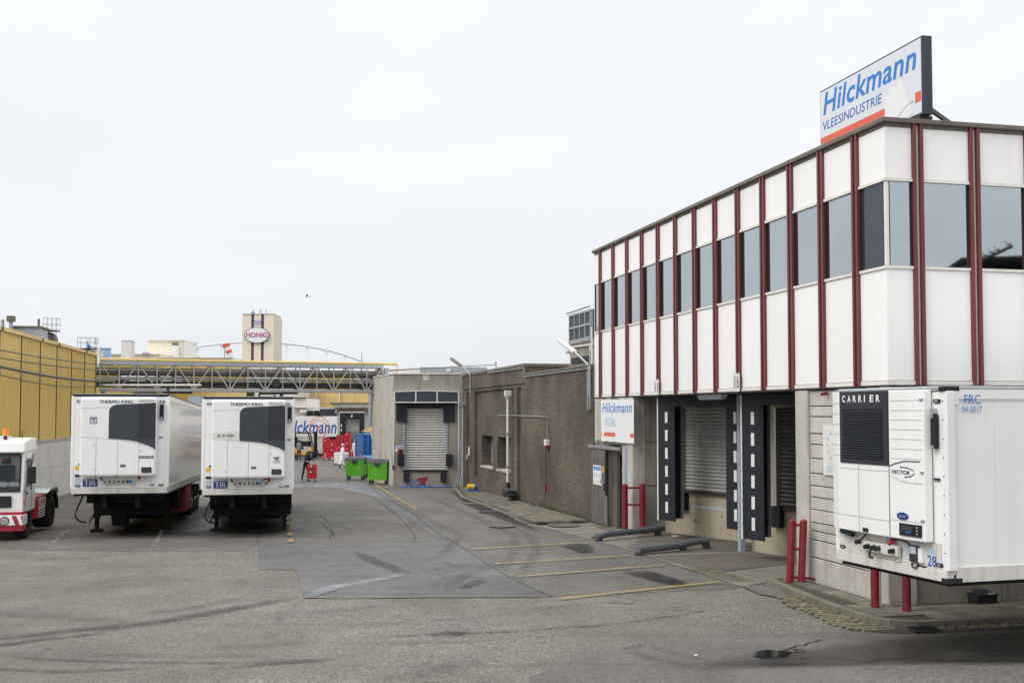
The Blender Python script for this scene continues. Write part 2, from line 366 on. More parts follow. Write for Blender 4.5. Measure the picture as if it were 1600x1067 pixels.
# ------------------------------------------------------------------ mesh helpers
class MB:
    """Collects boxes, prisms, tubes and sheets into one mesh."""
    def __init__(s):
        s.v, s.f, s.mi = [], [], []
    def add(s, vs, fs, m=0):
        o = len(s.v)
        s.v += [tuple(v) for v in vs]
        s.f += [tuple(i + o for i in f) for f in fs]
        s.mi += [m] * len(fs)
        return s
    def box(s, x0, x1, y0, y1, z0, z1, m=0):
        vs = [(x0, y0, z0), (x1, y0, z0), (x1, y1, z0), (x0, y1, z0), (x0, y0, z1), (x1, y0, z1), (x1, y1, z1), (x0, y1, z1)]
        return s.add(vs, [(0, 3, 2, 1), (4, 5, 6, 7), (0, 1, 5, 4), (1, 2, 6, 5), (2, 3, 7, 6), (3, 0, 4, 7)], m)
    def bar(s, p0, p1, w, h=None, m=0, up=(0, 0, 1)):
        """Rectangular bar from p0 to p1, w wide and h high."""
        h = h or w
        p0, p1 = Vector(p0), Vector(p1)
        d = (p1 - p0).normalized()
        u = Vector(up)
        if abs(d.dot(u)) > 0.98: u = Vector((1, 0, 0))
        a = d.cross(u).normalized() * (w / 2)
        b = a.cross(d).normalized() * (h / 2)
        vs = [p + q for p in (p0, p1) for q in (-a - b, a - b, a + b, -a + b)]
        return s.add(vs, [(3, 2, 1, 0), (4, 5, 6, 7), (0, 1, 5, 4), (1, 2, 6, 5), (2, 3, 7, 6), (3, 0, 4, 7)], m)
    def cyl(s, p0, p1, r, n=12, r1=None, m=0, caps=True):
        p0, p1 = Vector(p0), Vector(p1)
        d = (p1 - p0).normalized()
        u = Vector((0, 0, 1)) if abs(d.z) < 0.9 else Vector((1, 0, 0))
        a = d.cross(u).normalized(); b = a.cross(d)
        r1 = r if r1 is None else r1
        vs = [p0 + (a * math.cos(t) + b * math.sin(t)) * r for t in (2 * math.pi * i / n for i in range(n))]
        vs += [p1 + (a * math.cos(t) + b * math.sin(t)) * r1 for t in (2 * math.pi * i / n for i in range(n))]
        fs = [(i, i + n, (i + 1) % n + n, (i + 1) % n) for i in range(n)]
        if caps: fs += [tuple(range(n)), tuple(range(2 * n - 1, n - 1, -1))]
        return s.add(vs, fs, m)
    def tube(s, pts, r, n=8, m=0):
        pts = [Vector(p) for p in pts]
        rings = []
        for i, p in enumerate(pts):
            d = (pts[min(i + 1, len(pts) - 1)] - pts[max(i - 1, 0)]).normalized()
            u = Vector((0, 0, 1)) if abs(d.z) < 0.95 else Vector((1, 0, 0))
            a = d.cross(u).normalized(); b = a.cross(d)
            rings.append([p + (a * math.cos(t) + b * math.sin(t)) * r for t in (2 * math.pi * k / n for k in range(n))])
        vs = [v for q in rings for v in q]
        fs = [(i * n + k, (i + 1) * n + k, (i + 1) * n + (k + 1) % n, i * n + (k + 1) % n) for i in range(len(pts) - 1) for k in range(n)]
        fs += [tuple(range(n)), tuple(range(len(vs) - 1, len(vs) - n - 1, -1))]
        return s.add(vs, fs, m)
    def prism(s, pts, vec, m=0):
        """Polygon pts (3-D) extruded along vec."""
        n = len(pts); v = Vector(vec)
        vs = [Vector(p) for p in pts] + [Vector(p) + v for p in pts]
        fs = [tuple(range(n)), tuple(range(2 * n - 1, n - 1, -1))]
        fs += [(i, i + n, (i + 1) % n + n, (i + 1) % n) for i in range(n)]
        return s.add(vs, fs, m)
    def lathe(s, prof, c, n=20, m=0):
        vs = [(c[0] + r * math.cos(2 * math.pi * k / n), c[1] + r * math.sin(2 * math.pi * k / n), c[2] + z) for r, z in prof for k in range(n)]
        fs = [(i * n + k, i * n + (k + 1) % n, (i + 1) * n + (k + 1) % n, (i + 1) * n + k) for i in range(len(prof) - 1) for k in range(n)]
        return s.add(vs, fs, m)
    def mesh(s, name, mats, smooth=False):
        me = bpy.data.meshes.new(name)
        me.from_pydata(s.v, [], s.f)
        for m in (mats if isinstance(mats, (list, tuple)) else [mats]):
            me.materials.append(M[m] if isinstance(m, str) else m)
        for p, i in zip(me.polygons, s.mi): p.material_index = i
        bm = bmesh.new(); bm.from_mesh(me)
        bmesh.ops.recalc_face_normals(bm, faces=bm.faces)
        if smooth:
            for f in bm.faces: f.smooth = True
            for e_ in bm.edges:
                if len(e_.link_faces) == 2 and e_.calc_face_angle(0) > R(38): e_.smooth = False
        bm.to_mesh(me); bm.free()
        return me
    def build(s, name, mats, parent=None, smooth=False, bevel=0.0, **tags):
        return obj(name, s.mesh(name, mats, smooth), parent, bevel, **tags)

def obj(name, me, parent=None, bevel=0.0, **tags):
    o = bpy.data.objects.new(name, me)
    COL.objects.link(o)
    if parent: o.parent = parent
    if bevel:
        b = o.modifiers.new('edge', 'BEVEL'); b.width = bevel; b.segments = 2; b.limit_method = 'ANGLE'; b.angle_limit = R(40)
    for k, v in tags.items(): o[k] = v
    return o

def thing(name, label, cat, loc=(0, 0, 0), rz=0.0, group=None, rot=None):
    o = bpy.data.objects.new(name, None)
    COL.objects.link(o)
    o.empty_display_size = 0.2
    o.location = loc
    o.rotation_euler = rot or (0, 0, rz)
    o['label'] = label; o['category'] = cat
    if group: o['group'] = group
    return o

def copy_thing(src, loc, rz=None, label=None):
    def rec(o, par):
        c = o.copy(); COL.objects.link(c)
        if par: c.parent = par
        for ch in list(o.children): rec(ch, c)
        return c
    r = rec(src, None)
    r.location = loc
    if rz is not None: r.rotation_euler = (0, 0, rz)
    if label: r['label'] = label
    return r

def text(name, body, m, parent, org, xd, yd, w, h, shear=0.0, bold=0.0, spacing=1.0):
    """Lettering fitted to a w x h rectangle whose lower left corner is org (parent space)."""
    cu = bpy.data.curves.new(name, 'FONT')
    cu.body = body; cu.shear = shear; cu.offset = bold; cu.space_character = spacing; cu.resolution_u = 3
    t = bpy.data.objects.new(name, cu); COL.objects.link(t)
    dg = bpy.context.evaluated_depsgraph_get()
    me = bpy.data.meshes.new_from_object(t.evaluated_get(dg))
    bpy.data.objects.remove(t); bpy.data.curves.remove(cu)
    xs = [v.co.x for v in me.vertices]; ys = [v.co.y for v in me.vertices]
    x0, x1, y0, y1 = min(xs), max(xs), min(ys), max(ys)
    org, xd, yd = Vector(org), Vector(xd).normalized(), Vector(yd).normalized()
    for v in me.vertices:
        v.co = org + xd * ((v.co.x - x0) / (x1 - x0) * w) + yd * ((v.co.y - y0) / max(1e-6, y1 - y0) * h)
    me.materials.clear(); me.materials.append(M[m])
    return obj(name, me, parent)

def gz(y):
    """The yard is level near the camera and falls gently beyond 30 m."""
    return 0.0 if y < 30 else (-0.012 * (y - 30) if y < 70 else -0.48)

def sheet(name, pts, m, lift, parent=None, **tags):
    """Flat patch (outline in world x, y) laid on the yard, split where the yard changes slope."""
    bm = bmesh.new()
    vs = [bm.verts.new((x, y, 0)) for x, y in pts]
    for tri in tessellate_polygon([[Vector((x, y, 0)) for x, y in pts]]):
        try: bm.faces.new([vs[i] for i in tri])
        except ValueError: pass
    for yy in (30, 70):
        g = bm.verts[:] + bm.edges[:] + bm.faces[:]
        bmesh.ops.bisect_plane(bm, geom=g, plane_co=(0, yy, 0), plane_no=(0, 1, 0))
    for v in bm.verts: v.co.z = gz(v.co.y) + lift
    bm.normal_update()
    bmesh.ops.reverse_faces(bm, faces=[f for f in bm.faces if f.normal.z < 0])
    me = bpy.data.meshes.new(name); bm.to_mesh(me); bm.free()
    me.attributes.new('wear', 'FLOAT', 'POINT').data.foreach_set('value', [1.0] * len(me.vertices))
    me.materials.append(M[m])
    return obj(name, me, parent, **tags)

def soft_film(name, rings, m, lift, parent=None, closed=True):
    """Film of dirt, rubber or painted shade that fades out at its rim: rings of (x, y, wear) from the rim inwards, or across a strip."""
    n = len(rings[0]); vs, fs, wr = [], [], []
    for r_ in rings:
        for x, y, q in r_: vs.append((x, y, gz(y) + lift)); wr.append(q)
    for i in range(len(rings) - 1):
        for k in range(n if closed else n - 1):
            fs.append((i * n + k, i * n + (k + 1) % n, (i + 1) * n + (k + 1) % n, (i + 1) * n + k))
    if closed: fs.append(tuple((len(rings) - 1) * n + k for k in range(n)))
    me = bpy.data.meshes.new(name); me.from_pydata(vs, [], fs)
    me.attributes.new('wear', 'FLOAT', 'POINT').data.foreach_set('value', wr)
    bm = bmesh.new(); bm.from_mesh(me); bmesh.ops.recalc_face_normals(bm, faces=bm.faces)
    if sum(f.normal.z for f in bm.faces) < 0: bmesh.ops.reverse_faces(bm, faces=bm.faces)
    bm.to_mesh(me); bm.free()
    me.materials.append(M[m])
    return obj(name, me, parent)

def soft_patch(name, pts, m, lift, parent=None):
    P_ = smooth_path([Vector(p) for p in pts + pts[:1]], 4)[:-1]
    c = sum(P_, Vector((0, 0))) / len(P_)
    P_ = [p.lerp(c, random.uniform(-.05, .10)) for p in P_]
    return soft_film(name, [[(*(c + (p - c) * f), q) for p in P_] for f, q in ((1.12, 0), (.92, .45), (.72, 1), (.4, 1))], m, lift, parent)

def soft_strip(name, pts, w, m, lift, parent=None):
    P_ = smooth_path([Vector(p) for p in pts], 6); n = len(P_) - 1; rows = []
    for f, q in ((-.5, 0), (-.25, 1), (.25, 1), (.5, 0)):
        row = []
        for i, p in enumerate(P_):
            d = (P_[min(i + 1, n)] - P_[max(i - 1, 0)]).normalized(); s_ = Vector((-d.y, d.x))
            e_ = min(1, 4 * min(i, n - i) / n) * (1 if n > 3 else 1)
            row.append((*(p + s_ * w * f * (.5 + .5 * e_)), q * e_))
        rows.append(row)
    return soft_film(name, rows, m, lift, parent, False)

def ribbon(pts, w):
    """Outline of a strip of width w along the polyline pts, with its width tapering to the ends when w is a list."""
    n = len(pts); L_, R_ = [], []
    for i, p in enumerate(pts):
        a, b = Vector(pts[max(i - 1, 0)]), Vector(pts[min(i + 1, n - 1)])
        d = (b - a).normalized(); q = Vector((-d.y, d.x)); ww = w[i] if isinstance(w, (list, tuple)) else w
        L_.append(tuple(Vector(p) + q * ww / 2)); R_.append(tuple(Vector(p) - q * ww / 2))
    return L_ + R_[::-1]

def smooth_path(pts, k=6):
    out = []
    P = [Vector(p) for p in pts]
    for i in range(len(P) - 1):
        p0, p1, p2, p3 = P[max(i - 1, 0)], P[i], P[i + 1], P[min(i + 2, len(P) - 1)]
        for j in range(k):
            t = j / k
            out.append(0.5 * ((2 * p1) + (p2 - p0) * t + (2 * p0 - 5 * p1 + 4 * p2 - p3) * t * t + (3 * p1 - p0 - 3 * p2 + p3) * t ** 3))
    return out + [P[-1]]

# the plant's own axes: s runs along its front, t runs into it
CS, SN = 0.9727, 0.2319
ANG = math.atan2(SN, CS)
def FX(t, s, z=0.0): return (6.71 + CS * t - SN * s, 20.2 + SN * t + CS * s, z)
def fx2(t, s): return FX(t, s)[:2]
# ------------------------------------------------------------------ the yard
g = MB()
ys = [-300, 30, 70, 3500]
for i, y in enumerate(ys):
    g.v += [(-2500, y, gz(y)), (2500, y, gz(y))]
for i in range(3):
    g.f.append((2 * i, 2 * i + 1, 2 * i + 3, 2 * i + 2)); g.mi.append(0)
ground = g.build('ground', 'asphalt', kind='structure')

def rough_edge(pts, amp, step=.35):
    out = []
    for a, b in zip(pts, pts[1:] + pts[:1]):
        a, b = Vector(a), Vector(b); n = max(1, min(60, int((b - a).length / step)))
        for k in range(n):
            p = a.lerp(b, k / n); out.append((p.x + random.uniform(-amp, amp), p.y + random.uniform(-amp, amp)))
    return out
def patch(name, pts, m, lift):
    if name == 'asphalt_repair': pts = rough_edge(pts, .018)
    elif name == 'asphalt_surface': pts = rough_edge(pts, .10)
    return sheet(name, pts, m, lift, ground)
patch('asphalt_surface', [(-40, 32), (-13.3, 29.4), (-9.3, 28.8), (-6.8, 28.9), (-6.78, 30.47), (-5.88, 30.48), (-1.95, 31.33), (-6.52, 51.41), (-9.3, 61.6), (-9.3, 130), (-60, 130)], 'asphalt_mid', .005)
patch('asphalt_surface', [(0.76, 21.78), (-1.17, 29.02), (-2.31, 34.19), (-6.3, 55), (-8.25, 61.59), (-3.2, 61.8), (-2.99, 57.19), (0.9, 35.6), (2.29, 31.33), (3.17, 28.24), (4.62, 22.89), (3.9, 22.5), (2.2, 22.3)], 'asphalt_mid', .005)
patch('asphalt_surface', [(-.2, 14), (.5, 15.6), (1.2, 17), (2.8, 17.8), (5.4, 18.32), (6.3, 18.2), (9, 18.85), (16, 20.4), (16, 8), (0, 8)], 'asphalt_mid', .005)
patch('asphalt_repair', [(-6.78, 30.46), (-5.66, 25.49), (-4.81, 25.38), (-3.93, 21.56), (0.46, 21.63), (0.76, 21.78), (-1.17, 29.02), (-2.31, 34.19), (-6.3, 55), (-8.25, 61.59), (-9.3, 61.6), (-6.5, 51.41), (-1.94, 31.33), (-5.87, 30.48)], 'asphalt_new', .010)

def seam(pts, w=.018):
    patch('crack', ribbon(smooth_path([Vector(p) for p in pts], 4), w), 'crack', .015)
for pts in ([(-3.93, 21.56), (-2.89, 21.50), (-1.45, 21.63), (0.46, 21.65)], [(-5.91, 30.48), (-4.15, 30.81), (-1.94, 31.33)],
            [(0.76, 21.78), (0.02, 24.03), (-1.17, 29.02), (-2.31, 34.19), (-3.76, 41.83), (-7.8, 60.5)], [(-6.89, 30.81), (-7.4, 33.4), (-8.1, 36.4)],
            [(-2.66, 31.33), (-3.17, 35.26), (-5.08, 45.2), (-8.32, 61.0)]):
    seam(pts)
for pts in ([(-6.8, 40.32), (-6.09, 37.62), (-5.96, 35.94), (-5.4, 34.3), (-5.22, 33.18), (-5.07, 31.68)], [(-5.96, 35.94), (-5.5, 36.1), (-5.1, 35.3)],
            [(3.86, 16.62), (4.2, 17.1), (4.44, 17.25), (4.79, 17.64)], [(0.41, 18.41), (1.0, 18.7), (1.47, 18.79), (2.87, 19.73), (3.39, 20.17)], [(-2.5, 32.4), (-2.1, 32.2), (-1.75, 31.6)]):
    p = [Vector(q) for q in pts]; q = []
    for a, b in zip(p, p[1:]):
        for k in range(4): q.append(a.lerp(b, k / 4) + Vector((random.uniform(-.06, .06), random.uniform(-.06, .06))))
    patch('crack', ribbon(q + [p[-1]], [random.uniform(.012, .04) for _ in range(len(q) + 1)]), 'crack', .016)

def mark(pts, w, m, lift=.020):
    soft_strip('tyre_mark', pts, w * 1.35, m, lift, ground)
for i, (w, pts) in enumerate([(.34, [(-10.4, 16.4), (-7.94, 17.74), (-7.01, 18.41), (-6.05, 18.96), (-5.26, 19.98), (-4.48, 21.05), (-3.91, 21.93)]), (.22, [(-9.8, 16.2), (-7.72, 17.25), (-7.3, 17.64), (-6.74, 17.99), (-6.24, 18.57)]),
        (.10, [(-8.6, 16.9), (-6.73, 16.27), (-5.67, 16.11), (-4.84, 16.03), (-3.76, 16.03), (-2.72, 16.23)]), (.13, [(-9, 16.0), (-6.99, 15.63), (-6.06, 15.48), (-5.4, 15.59), (-4.43, 15.87)]),
        (.20, [(-4.3, 15.6), (-3.55, 15.87), (-3.05, 16.07), (-2.46, 16.27)]), (.10, [(-2.6, 17.7), (-1.8, 17.89), (-1.02, 18.14), (0.0, 18.3), (1.04, 18.63)]),
        (.36, [(-4.0, 28.76), (-3.35, 27.14), (-2.71, 25.7), (-2.2, 24.49)]), (.30, [(-1.01, 22.56), (-0.84, 23.14), (-0.6, 23.93)]), (.34, [(2.5, 25.49), (2.75, 24.49), (3.2, 23.75), (3.49, 23.06)]),
        (.26, [(1.19, 30.15), (1.71, 29.02), (2.06, 28.24)]), (.30, [(-1.3, 17.9), (-1.0, 18.1), (-.7, 18.0)])]):
    mark(pts, w, 'rubber_mark', .020 + .0005 * i)
for i, (w, pts) in enumerate([(.16, [(-2.55, 18.96), (-1.29, 19.25), (-0.11, 19.86), (1.17, 20.84), (2.49, 21.19)]), (.2, [(-2.92, 17.39), (-1.56, 17.39), (-0.2, 17.64)]), (.3, [(-3.78, 19.86), (-2.97, 20.37), (-2.1, 20.84)]),
        (.3, [(-6.67, 19.86), (-5.74, 20.5), (-4.92, 21.93)]), (.26, [(-2.16, 26.56), (-1.73, 27.99), (-1.55, 31.33), (-1.54, 34.19)]), (.24, [(-0.35, 25.0), (-0.15, 26.01), (0.0, 27.99), (0.09, 30.48), (-0.1, 34.19)]),
        (.24, [(0.0, 24.0), (0.21, 24.98), (0.46, 27.14), (0.58, 29.71), (0.38, 33.78), (-.3, 37)]), (.3, [(-1.35, 21.93), (-1.08, 24.03), (-0.71, 25.49), (-0.15, 26.56)]), (.3, [(-4.58, 25.49), (-3.81, 26.12), (-2.98, 26.56)]),
        (.22, [(-2.1, 24.98), (-1.58, 25.59), (-0.75, 26.56)]), (.4, [(-9.9, 20.1), (-7.66, 19.55), (-6.47, 19.25)]), (.2, [(-4.73, 16.93), (-3.67, 17.25), (-2.76, 17.64)]),
        (.22, [(1.61, 16.93), (2.0, 16.27), (2.48, 15.87)]), (.2, [(2.02, 17.16), (2.42, 16.62), (2.78, 16.07)]), (.4, [(-1.9, 14.8), (-0.88, 15.67), (-0.36, 16.27)]), (.3, [(-1, 31), (-3, 39), (-6, 52)]), (.3, [(.4, 31), (-1.2, 39), (-4.0, 52)])]):
    mark(pts, w, 'rubber_faint', .026 + .0005 * i)
soft_patch('damp_and_shade', [(2.2, 15.7), (3.2, 16.4), (4.4, 16.9), (5.5, 17.5), (8.49, 18.5), (11.5, 18.9), (12, 16.2), (9, 15.6), (7.0, 15.9), (5.39, 15.9), (3.5, 15.67)], 'wet', .0365, ground)  # damp ground, widened and darkened to paint the shade beside the near trailer
patch('puddle', [(3.46, 16.49), (3.6, 16.68), (3.75, 16.75), (3.95, 16.66), (4.09, 16.62), (3.98, 16.4), (3.85, 16.25), (3.53, 16.25)], 'puddle', .040)
patch('puddle', [(4.09, 16.79), (4.25, 16.84), (4.34, 16.79), (4.15, 16.68)], 'puddle', .040)
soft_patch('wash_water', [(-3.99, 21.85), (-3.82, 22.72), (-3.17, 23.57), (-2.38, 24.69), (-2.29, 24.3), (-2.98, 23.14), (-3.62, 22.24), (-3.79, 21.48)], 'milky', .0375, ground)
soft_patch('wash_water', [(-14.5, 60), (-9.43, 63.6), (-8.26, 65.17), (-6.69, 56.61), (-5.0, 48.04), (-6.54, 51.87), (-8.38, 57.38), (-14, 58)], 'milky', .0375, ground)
soft_patch('oil_and_shade', [(2.57, 24.78), (2.97, 25.18), (3.53, 23.75), (3.49, 23.06), (3.02, 23.4)], 'wet', .0385, ground)
soft_patch('oil_and_shade', [(1.35, 29.99), (1.8, 30.48), (2.14, 29.29), (1.74, 28.24)], 'wet', .0385, ground)
soft_patch('oil_and_shade', [(-3.19, 56.61), (-1.59, 47.09), (-0.23, 40.04), (0.61, 35.94), (0.82, 33.6), (-0.21, 37.62), (-1.78, 45.2)], 'wet', .0385, ground)
soft_patch('oil_and_shade', [(-12.5, 36.5), (-12.0, 33.2), (-10.6, 32.6), (-9.2, 33.4), (-8.6, 36.0), (-9.8, 38.5), (-12.0, 39)], 'wet', .0385, ground)  # stain that also paints the shade under the trailer by the warehouse
soft_patch('oil_and_shade', [(-9.0, 37.5), (-8.6, 33.6), (-7.4, 32.9), (-6.4, 34.0), (-6.9, 37.5), (-8, 39)], 'wet', .0385, ground)  # same under the second trailer: its shade painted into the stain

# painted lines
for a, b in (((-1.06, 29.02), (2.24, 30.65)), ((-.37, 26.23), (2.88, 27.74)), ((.14, 24.21), (3.47, 26.01)), ((.91, 21.34), (4.32, 23.49)), ((-7.4, 61.0), (-3.58, 42.46))):
    patch('painted_line', ribbon([a, ((a[0] + b[0]) / 2, (a[1] + b[1]) / 2), b], .10), 'paint_yellow', .042)
for k in range(10):
    y = 30.7 + 1.85 * k; x = -5.97 - .213 * (y - 30.8)
    patch('painted_dash', ribbon([(x, y), (x - .17, y + .82)], .14), 'paint_yellow', .042)
for a, b in (((-14.6, 31.5), (-16.5, 38)), ((-9.3, 29.6), (-11.6, 38.5)), ((-12.2, 30.2), (-13.4, 34.5)), ((-8.0, 31.3), (-6.0, 31.5)), ((-3.4, 50), (-1.9, 50.3))):
    patch('painted_line', ribbon([a, b], .12), 'paint_pale', .042)
for px, py, rr in ((-.30, 35.7, .62), (1.62, 35.94, .75), (-.9, 41.5, .45), (-1.6, 46, .5)):
    patch('manhole_cover', [(px + rr * .7 * math.cos(k * .393), py + rr * math.sin(k * .393)) for k in range(16)], 'dark' if rr < .5 else 'apron_dark', .044)

# ---- concrete aprons before the docks
def P(l): return [fx2(*q) for q in l]
apron = sheet('apron', P([(-2.15, 16.69), (-1.74, 11.68), (-1.58, 8.64), (-1.41, 3.15), (-.62, 3.6), (-.1, 3.56), (3.2, 3.56), (3.2, 8.3), (1.4, 13.55), (-.02, 13.4), (-.02, 17.4)]), 'apron', .016, None, kind='structure')
def slab(pts, m, lift=.021): return sheet('concrete_slab', P(pts), m, lift, apron)
slab([(-1.5, 8.12), (1.4, 8.12), (1.4, 6.1), (.73, 5.9), (-.84, 5.24), (-1.30, 6.3)], 'apron_dark')
slab([(-1.6, 8.62), (1.9, 8.62), (1.2, 13.3), (-.1, 13.2), (-.6, 11.4), (-1.45, 10.2)], 'apron_dark')
slab([(.80, 5.85), (1.45, 6.0), (2.6, 5.9), (2.8, 3.7), (-.35, 3.9), (-.72, 5.16)], 'apron')
for pts in ([(-1.6, 8.58), (1.06, 8.58)], [(-1.52, 8.16), (1.02, 8.16)], [(-.9, 5.2), (.75, 5.87), (2.6, 5.95)], [(-1.0, 11.3), (.4, 11.0), (1.9, 10.8)], [(-2.1, 16.7), (-.02, 17.38)], [(-1.9, 13.6), (-.02, 14.0)]):
    sheet('joint', ribbon(P(pts), .035), 'crack', .027, apron)
soft_strip('moss_film', P([(1.0, 13.5), (1.6, 11.6), (2.3, 9.2)]), .55, 'moss', .029, apron)
soft_strip('moss_film', P([(-.4, 13.2), (-.3, 15), (-.25, 17)]), .5, 'moss', .029, apron)
soft_strip('moss_film', P([(-1.35, 6.2), (-1.15, 4.6), (-1.0, 3.5)]), .7, 'moss', .029, apron)

# ---- kerb island at the corner, with its pavers
kr = [(-.72, 3.50), (-.80, 2.9), (-.93, 1.8), (-1.04, .55), (-1.06, -.75), (-1.0, -1.15), (-.86, -1.42), (-.6, -1.58), (-.3, -1.62), (1.2, -1.62), (9.5, -1.62)]
def resample(pts, step):
    P_ = [Vector(p) for p in pts]; out = [P_[0]]; acc = 0
    for a, b in zip(P_, P_[1:]):
        L_ = (b - a).length; d = step - acc
        while d < L_:
            out.append(a.lerp(b, d / L_)); d += step
        acc = (acc + L_) % step
    return out + [P_[-1]]
def inset(pts, w, side=1):
    out = []
    for i, p in enumerate(pts):
        a, b = pts[max(i - 1, 0)], pts[min(i + 1, len(pts) - 1)]
        d = (Vector(b) - Vector(a)).normalized(); out.append(Vector(p) + Vector((-d.y, d.x)) * w * side)
    return out
def w3(p, z): return FX(p[0], p[1], z)
pave = MB().prism([w3(p, -.05) for p in [(q[0] + .02, q[1] + .02) for q in kr] + [(9.5, 0.1), (.3, .05), (.02, .05), (.02, 3.5)]], (0, 0, .15)).build('pavement', 'joint', kind='structure')
kr = [(q.x, q.y) for q in smooth_path([Vector(p) for p in kr], 4)]
rs = resample(kr, .45)
ins = inset(rs, .16)
for i in range(len(rs) - 1):
    a, b, c, d = rs[i], rs[i + 1], ins[i + 1], ins[i]
    a, b, c, d = a.lerp(b, .008), b.lerp(a, .008), c.lerp(d, .008), d.lerp(c, .008)
    MB().prism([w3(q, -.03) for q in (a, b, c, d)], (0, 0, .152 + random.uniform(-.003, .003))).build('kerb_stone', 'kerb', pave, bevel=.012)
def inside(p, poly):
    r = False; n = len(poly)
    for i in range(n):
        (x1, y1), (x2, y2) = poly[i], poly[(i + 1) % n]
        if (y1 > p[1]) != (y2 > p[1]) and p[0] < (x2 - x1) * (p[1] - y1) / (y2 - y1) + x1: r = not r
    return r
ipoly = [tuple(q) for q in inset([Vector(q) for q in kr], .20)] + [(9.5, .0), (.0, .0), (.0, 3.45)]
paver_me = {}
def slabs(parent, poly, t0, t1, s0, s1, step, z, name, m, lim=999, h=.03):
    n = 0; key = (step, m)
    if key not in paver_me: paver_me[key] = MB().box(-step / 2 + .006, step / 2 - .006, -step / 2 + .006, step / 2 - .006, -h, h).mesh(name, m)
    s = s0
    while s < s1:
        t = t0
        while t < t1:
            c = (t + step / 2, s + step / 2)
            if all(inside((c[0] + dx, c[1] + dy), poly) for dx in (-step * .42, step * .42) for dy in (-step * .42, step * .42)) and n < lim:
                o = obj(name, paver_me[key], parent); X, Y, _ = FX(*c)
                o.location = (X, Y, (z if not callable(z) else z(Y)) + random.uniform(-.004, .004)); o.rotation_euler = (random.uniform(-.008, .008), random.uniform(-.008, .008), ANG); n += 1
            t += step
        s += step
    return n
slabs(pave, ipoly, -.90, .0, -.02, 3.5, .40, .092, 'paving_slab', 'paver')
slabs(pave, ipoly, -.84, 3.2, -1.45, -.03, .40, .092, 'paving_slab', 'paver')
MB().prism([w3(p, .085) for p in ((3.2, -1.42), (9.4, -1.42), (9.4, -.02), (3.2, -.02))], (0, 0, .03)).build('paving_slab', 'paver', pave)

# cobbled gutter round the island
gut_poly = [(-1.41, 3.1), (-1.50, 2.13), (-1.30, 1.68), (-1.60, .82), (-1.52, .32), (-1.70, -.88), (-1.62, -1.5), (-1.2, -1.80), (-.6, -2.0), (9.5, -1.98), (9.5, -1.63), (-.3, -1.65), (-.62, -1.61), (-.89, -1.44), (-1.03, -1.16), (-1.09, -.75), (-1.07, .55), (-.96, 1.8), (-.83, 2.9), (-.8, 3.3)]
gut = sheet('gutter', P(gut_poly), 'joint', .014, None, kind='structure')
cob = [MB().prism([(-.066 + .006 * a, -.044, 0), (.066, -.046 + .005 * a, 0), (.063, .044, 0), (-.065, .046, 0)], (0, 0, .035)).mesh('cobble', 'cobble') for a in (0, 1)]
row = 0; s = -1.6
while s < 1.75:
    t = -1.75 + (.075 if row % 2 else 0)
    while t < -.9:
        if inside((t, s), gut_poly) and inside((t + .06, s), gut_poly) and random.random() > .04:
            o = obj('cobble', cob[row % 2], gut); X, Y, _ = FX(t, s)
            o.location = (X, Y, .002 + random.uniform(-.012, .008)); o.rotation_euler = (random.uniform(-.05, .05), random.uniform(-.05, .05), ANG + random.uniform(-.07, .07))
        t += .15
    s += .108; row += 1
for r_ in range(2):
    t = -.75 + .1 * r_
    while t < 3.2:
        o = obj('cobble', cob[r_], gut); X, Y, _ = FX(t, -1.70 - .105 * r_)
        o.location = (X, Y, .010 + random.uniform(-.004, .004)); o.rotation_euler = (0, 0, ANG + random.uniform(-.04, .04)); t += .2
sheet('asphalt_cover', P([(-1.36, 3.2), (-1.47, 2.2), (-1.28, 1.75), (-1.0, 1.55), (-.97, 1.8), (-.84, 2.9), (-.8, 3.3)]), 'asphalt_mid', .019, gut)
gr = thing('drain_grate', 'dark iron drain grate in the cobbled gutter by the kerb corner', 'drain grate', FX(-.55, -1.78, .03), ANG)
MB().box(-.22, .22, -.16, .16, 0, .02).build('frame', 'dark', gr)
for k in range(6): MB().box(-.19 + .07 * k, -.16 + .07 * k, -.13, .13, .021, .035).build('bar', 'chassis', gr)

# ---- pavement along the brick wall
kb = [(-2.12, 16.75), (-2.36, 17.71), (-2.13, 23.07), (-1.96, 30.25), (-.86, 38.2), (-.4, 40.5)]
def kz(s): return .02 + .09 * min(1, max(0, (s - 16.8) / 3))
side = MB()
for i in range(len(kb) - 1):
    (t0, s0), (t1, s1) = kb[i], kb[i + 1]
    n = max(2, int((s1 - s0) / 1.5))
    for k in range(n):
        q = [(t0 + (t1 - t0) * (k + j) / n, s0 + (s1 - s0) * (k + j) / n) for j in (0, 1)]
        pts = [q[0], q[1], (.05, q[1][1]), (.05, max(q[0][1], 17.2))]
        side.add([w3(p, gz(FX(*p)[1]) + kz(p[1]) - .025) for p in pts] + [w3(p, -.8) for p in pts], [(0, 1, 2, 3), (0, 4, 5, 1), (1, 5, 6, 2), (2, 6, 7, 3), (3, 7, 4, 0)])
sidewalk = side.build('pavement', 'joint', kind='structure')
rs = resample(kb, .8); ins = inset(rs, .16, -1)
for i in range(len(rs) - 1):
    q = (rs[i].lerp(rs[i + 1], .01), rs[i + 1].lerp(rs[i], .01), ins[i + 1].lerp(ins[i], .01), ins[i].lerp(ins[i + 1], .01))
    MB().prism([w3(p, gz(FX(*p)[1]) - .2) for p in q], (0, 0, .2 + kz(q[0].y) + random.uniform(-.002, .004))).build('kerb_stone', 'kerb', sidewalk, bevel=.012)
wp = [tuple(q) for q in inset([Vector(q) for q in kb], .17, -1)] + [(-.02, 40.5), (-.02, 17.35)]
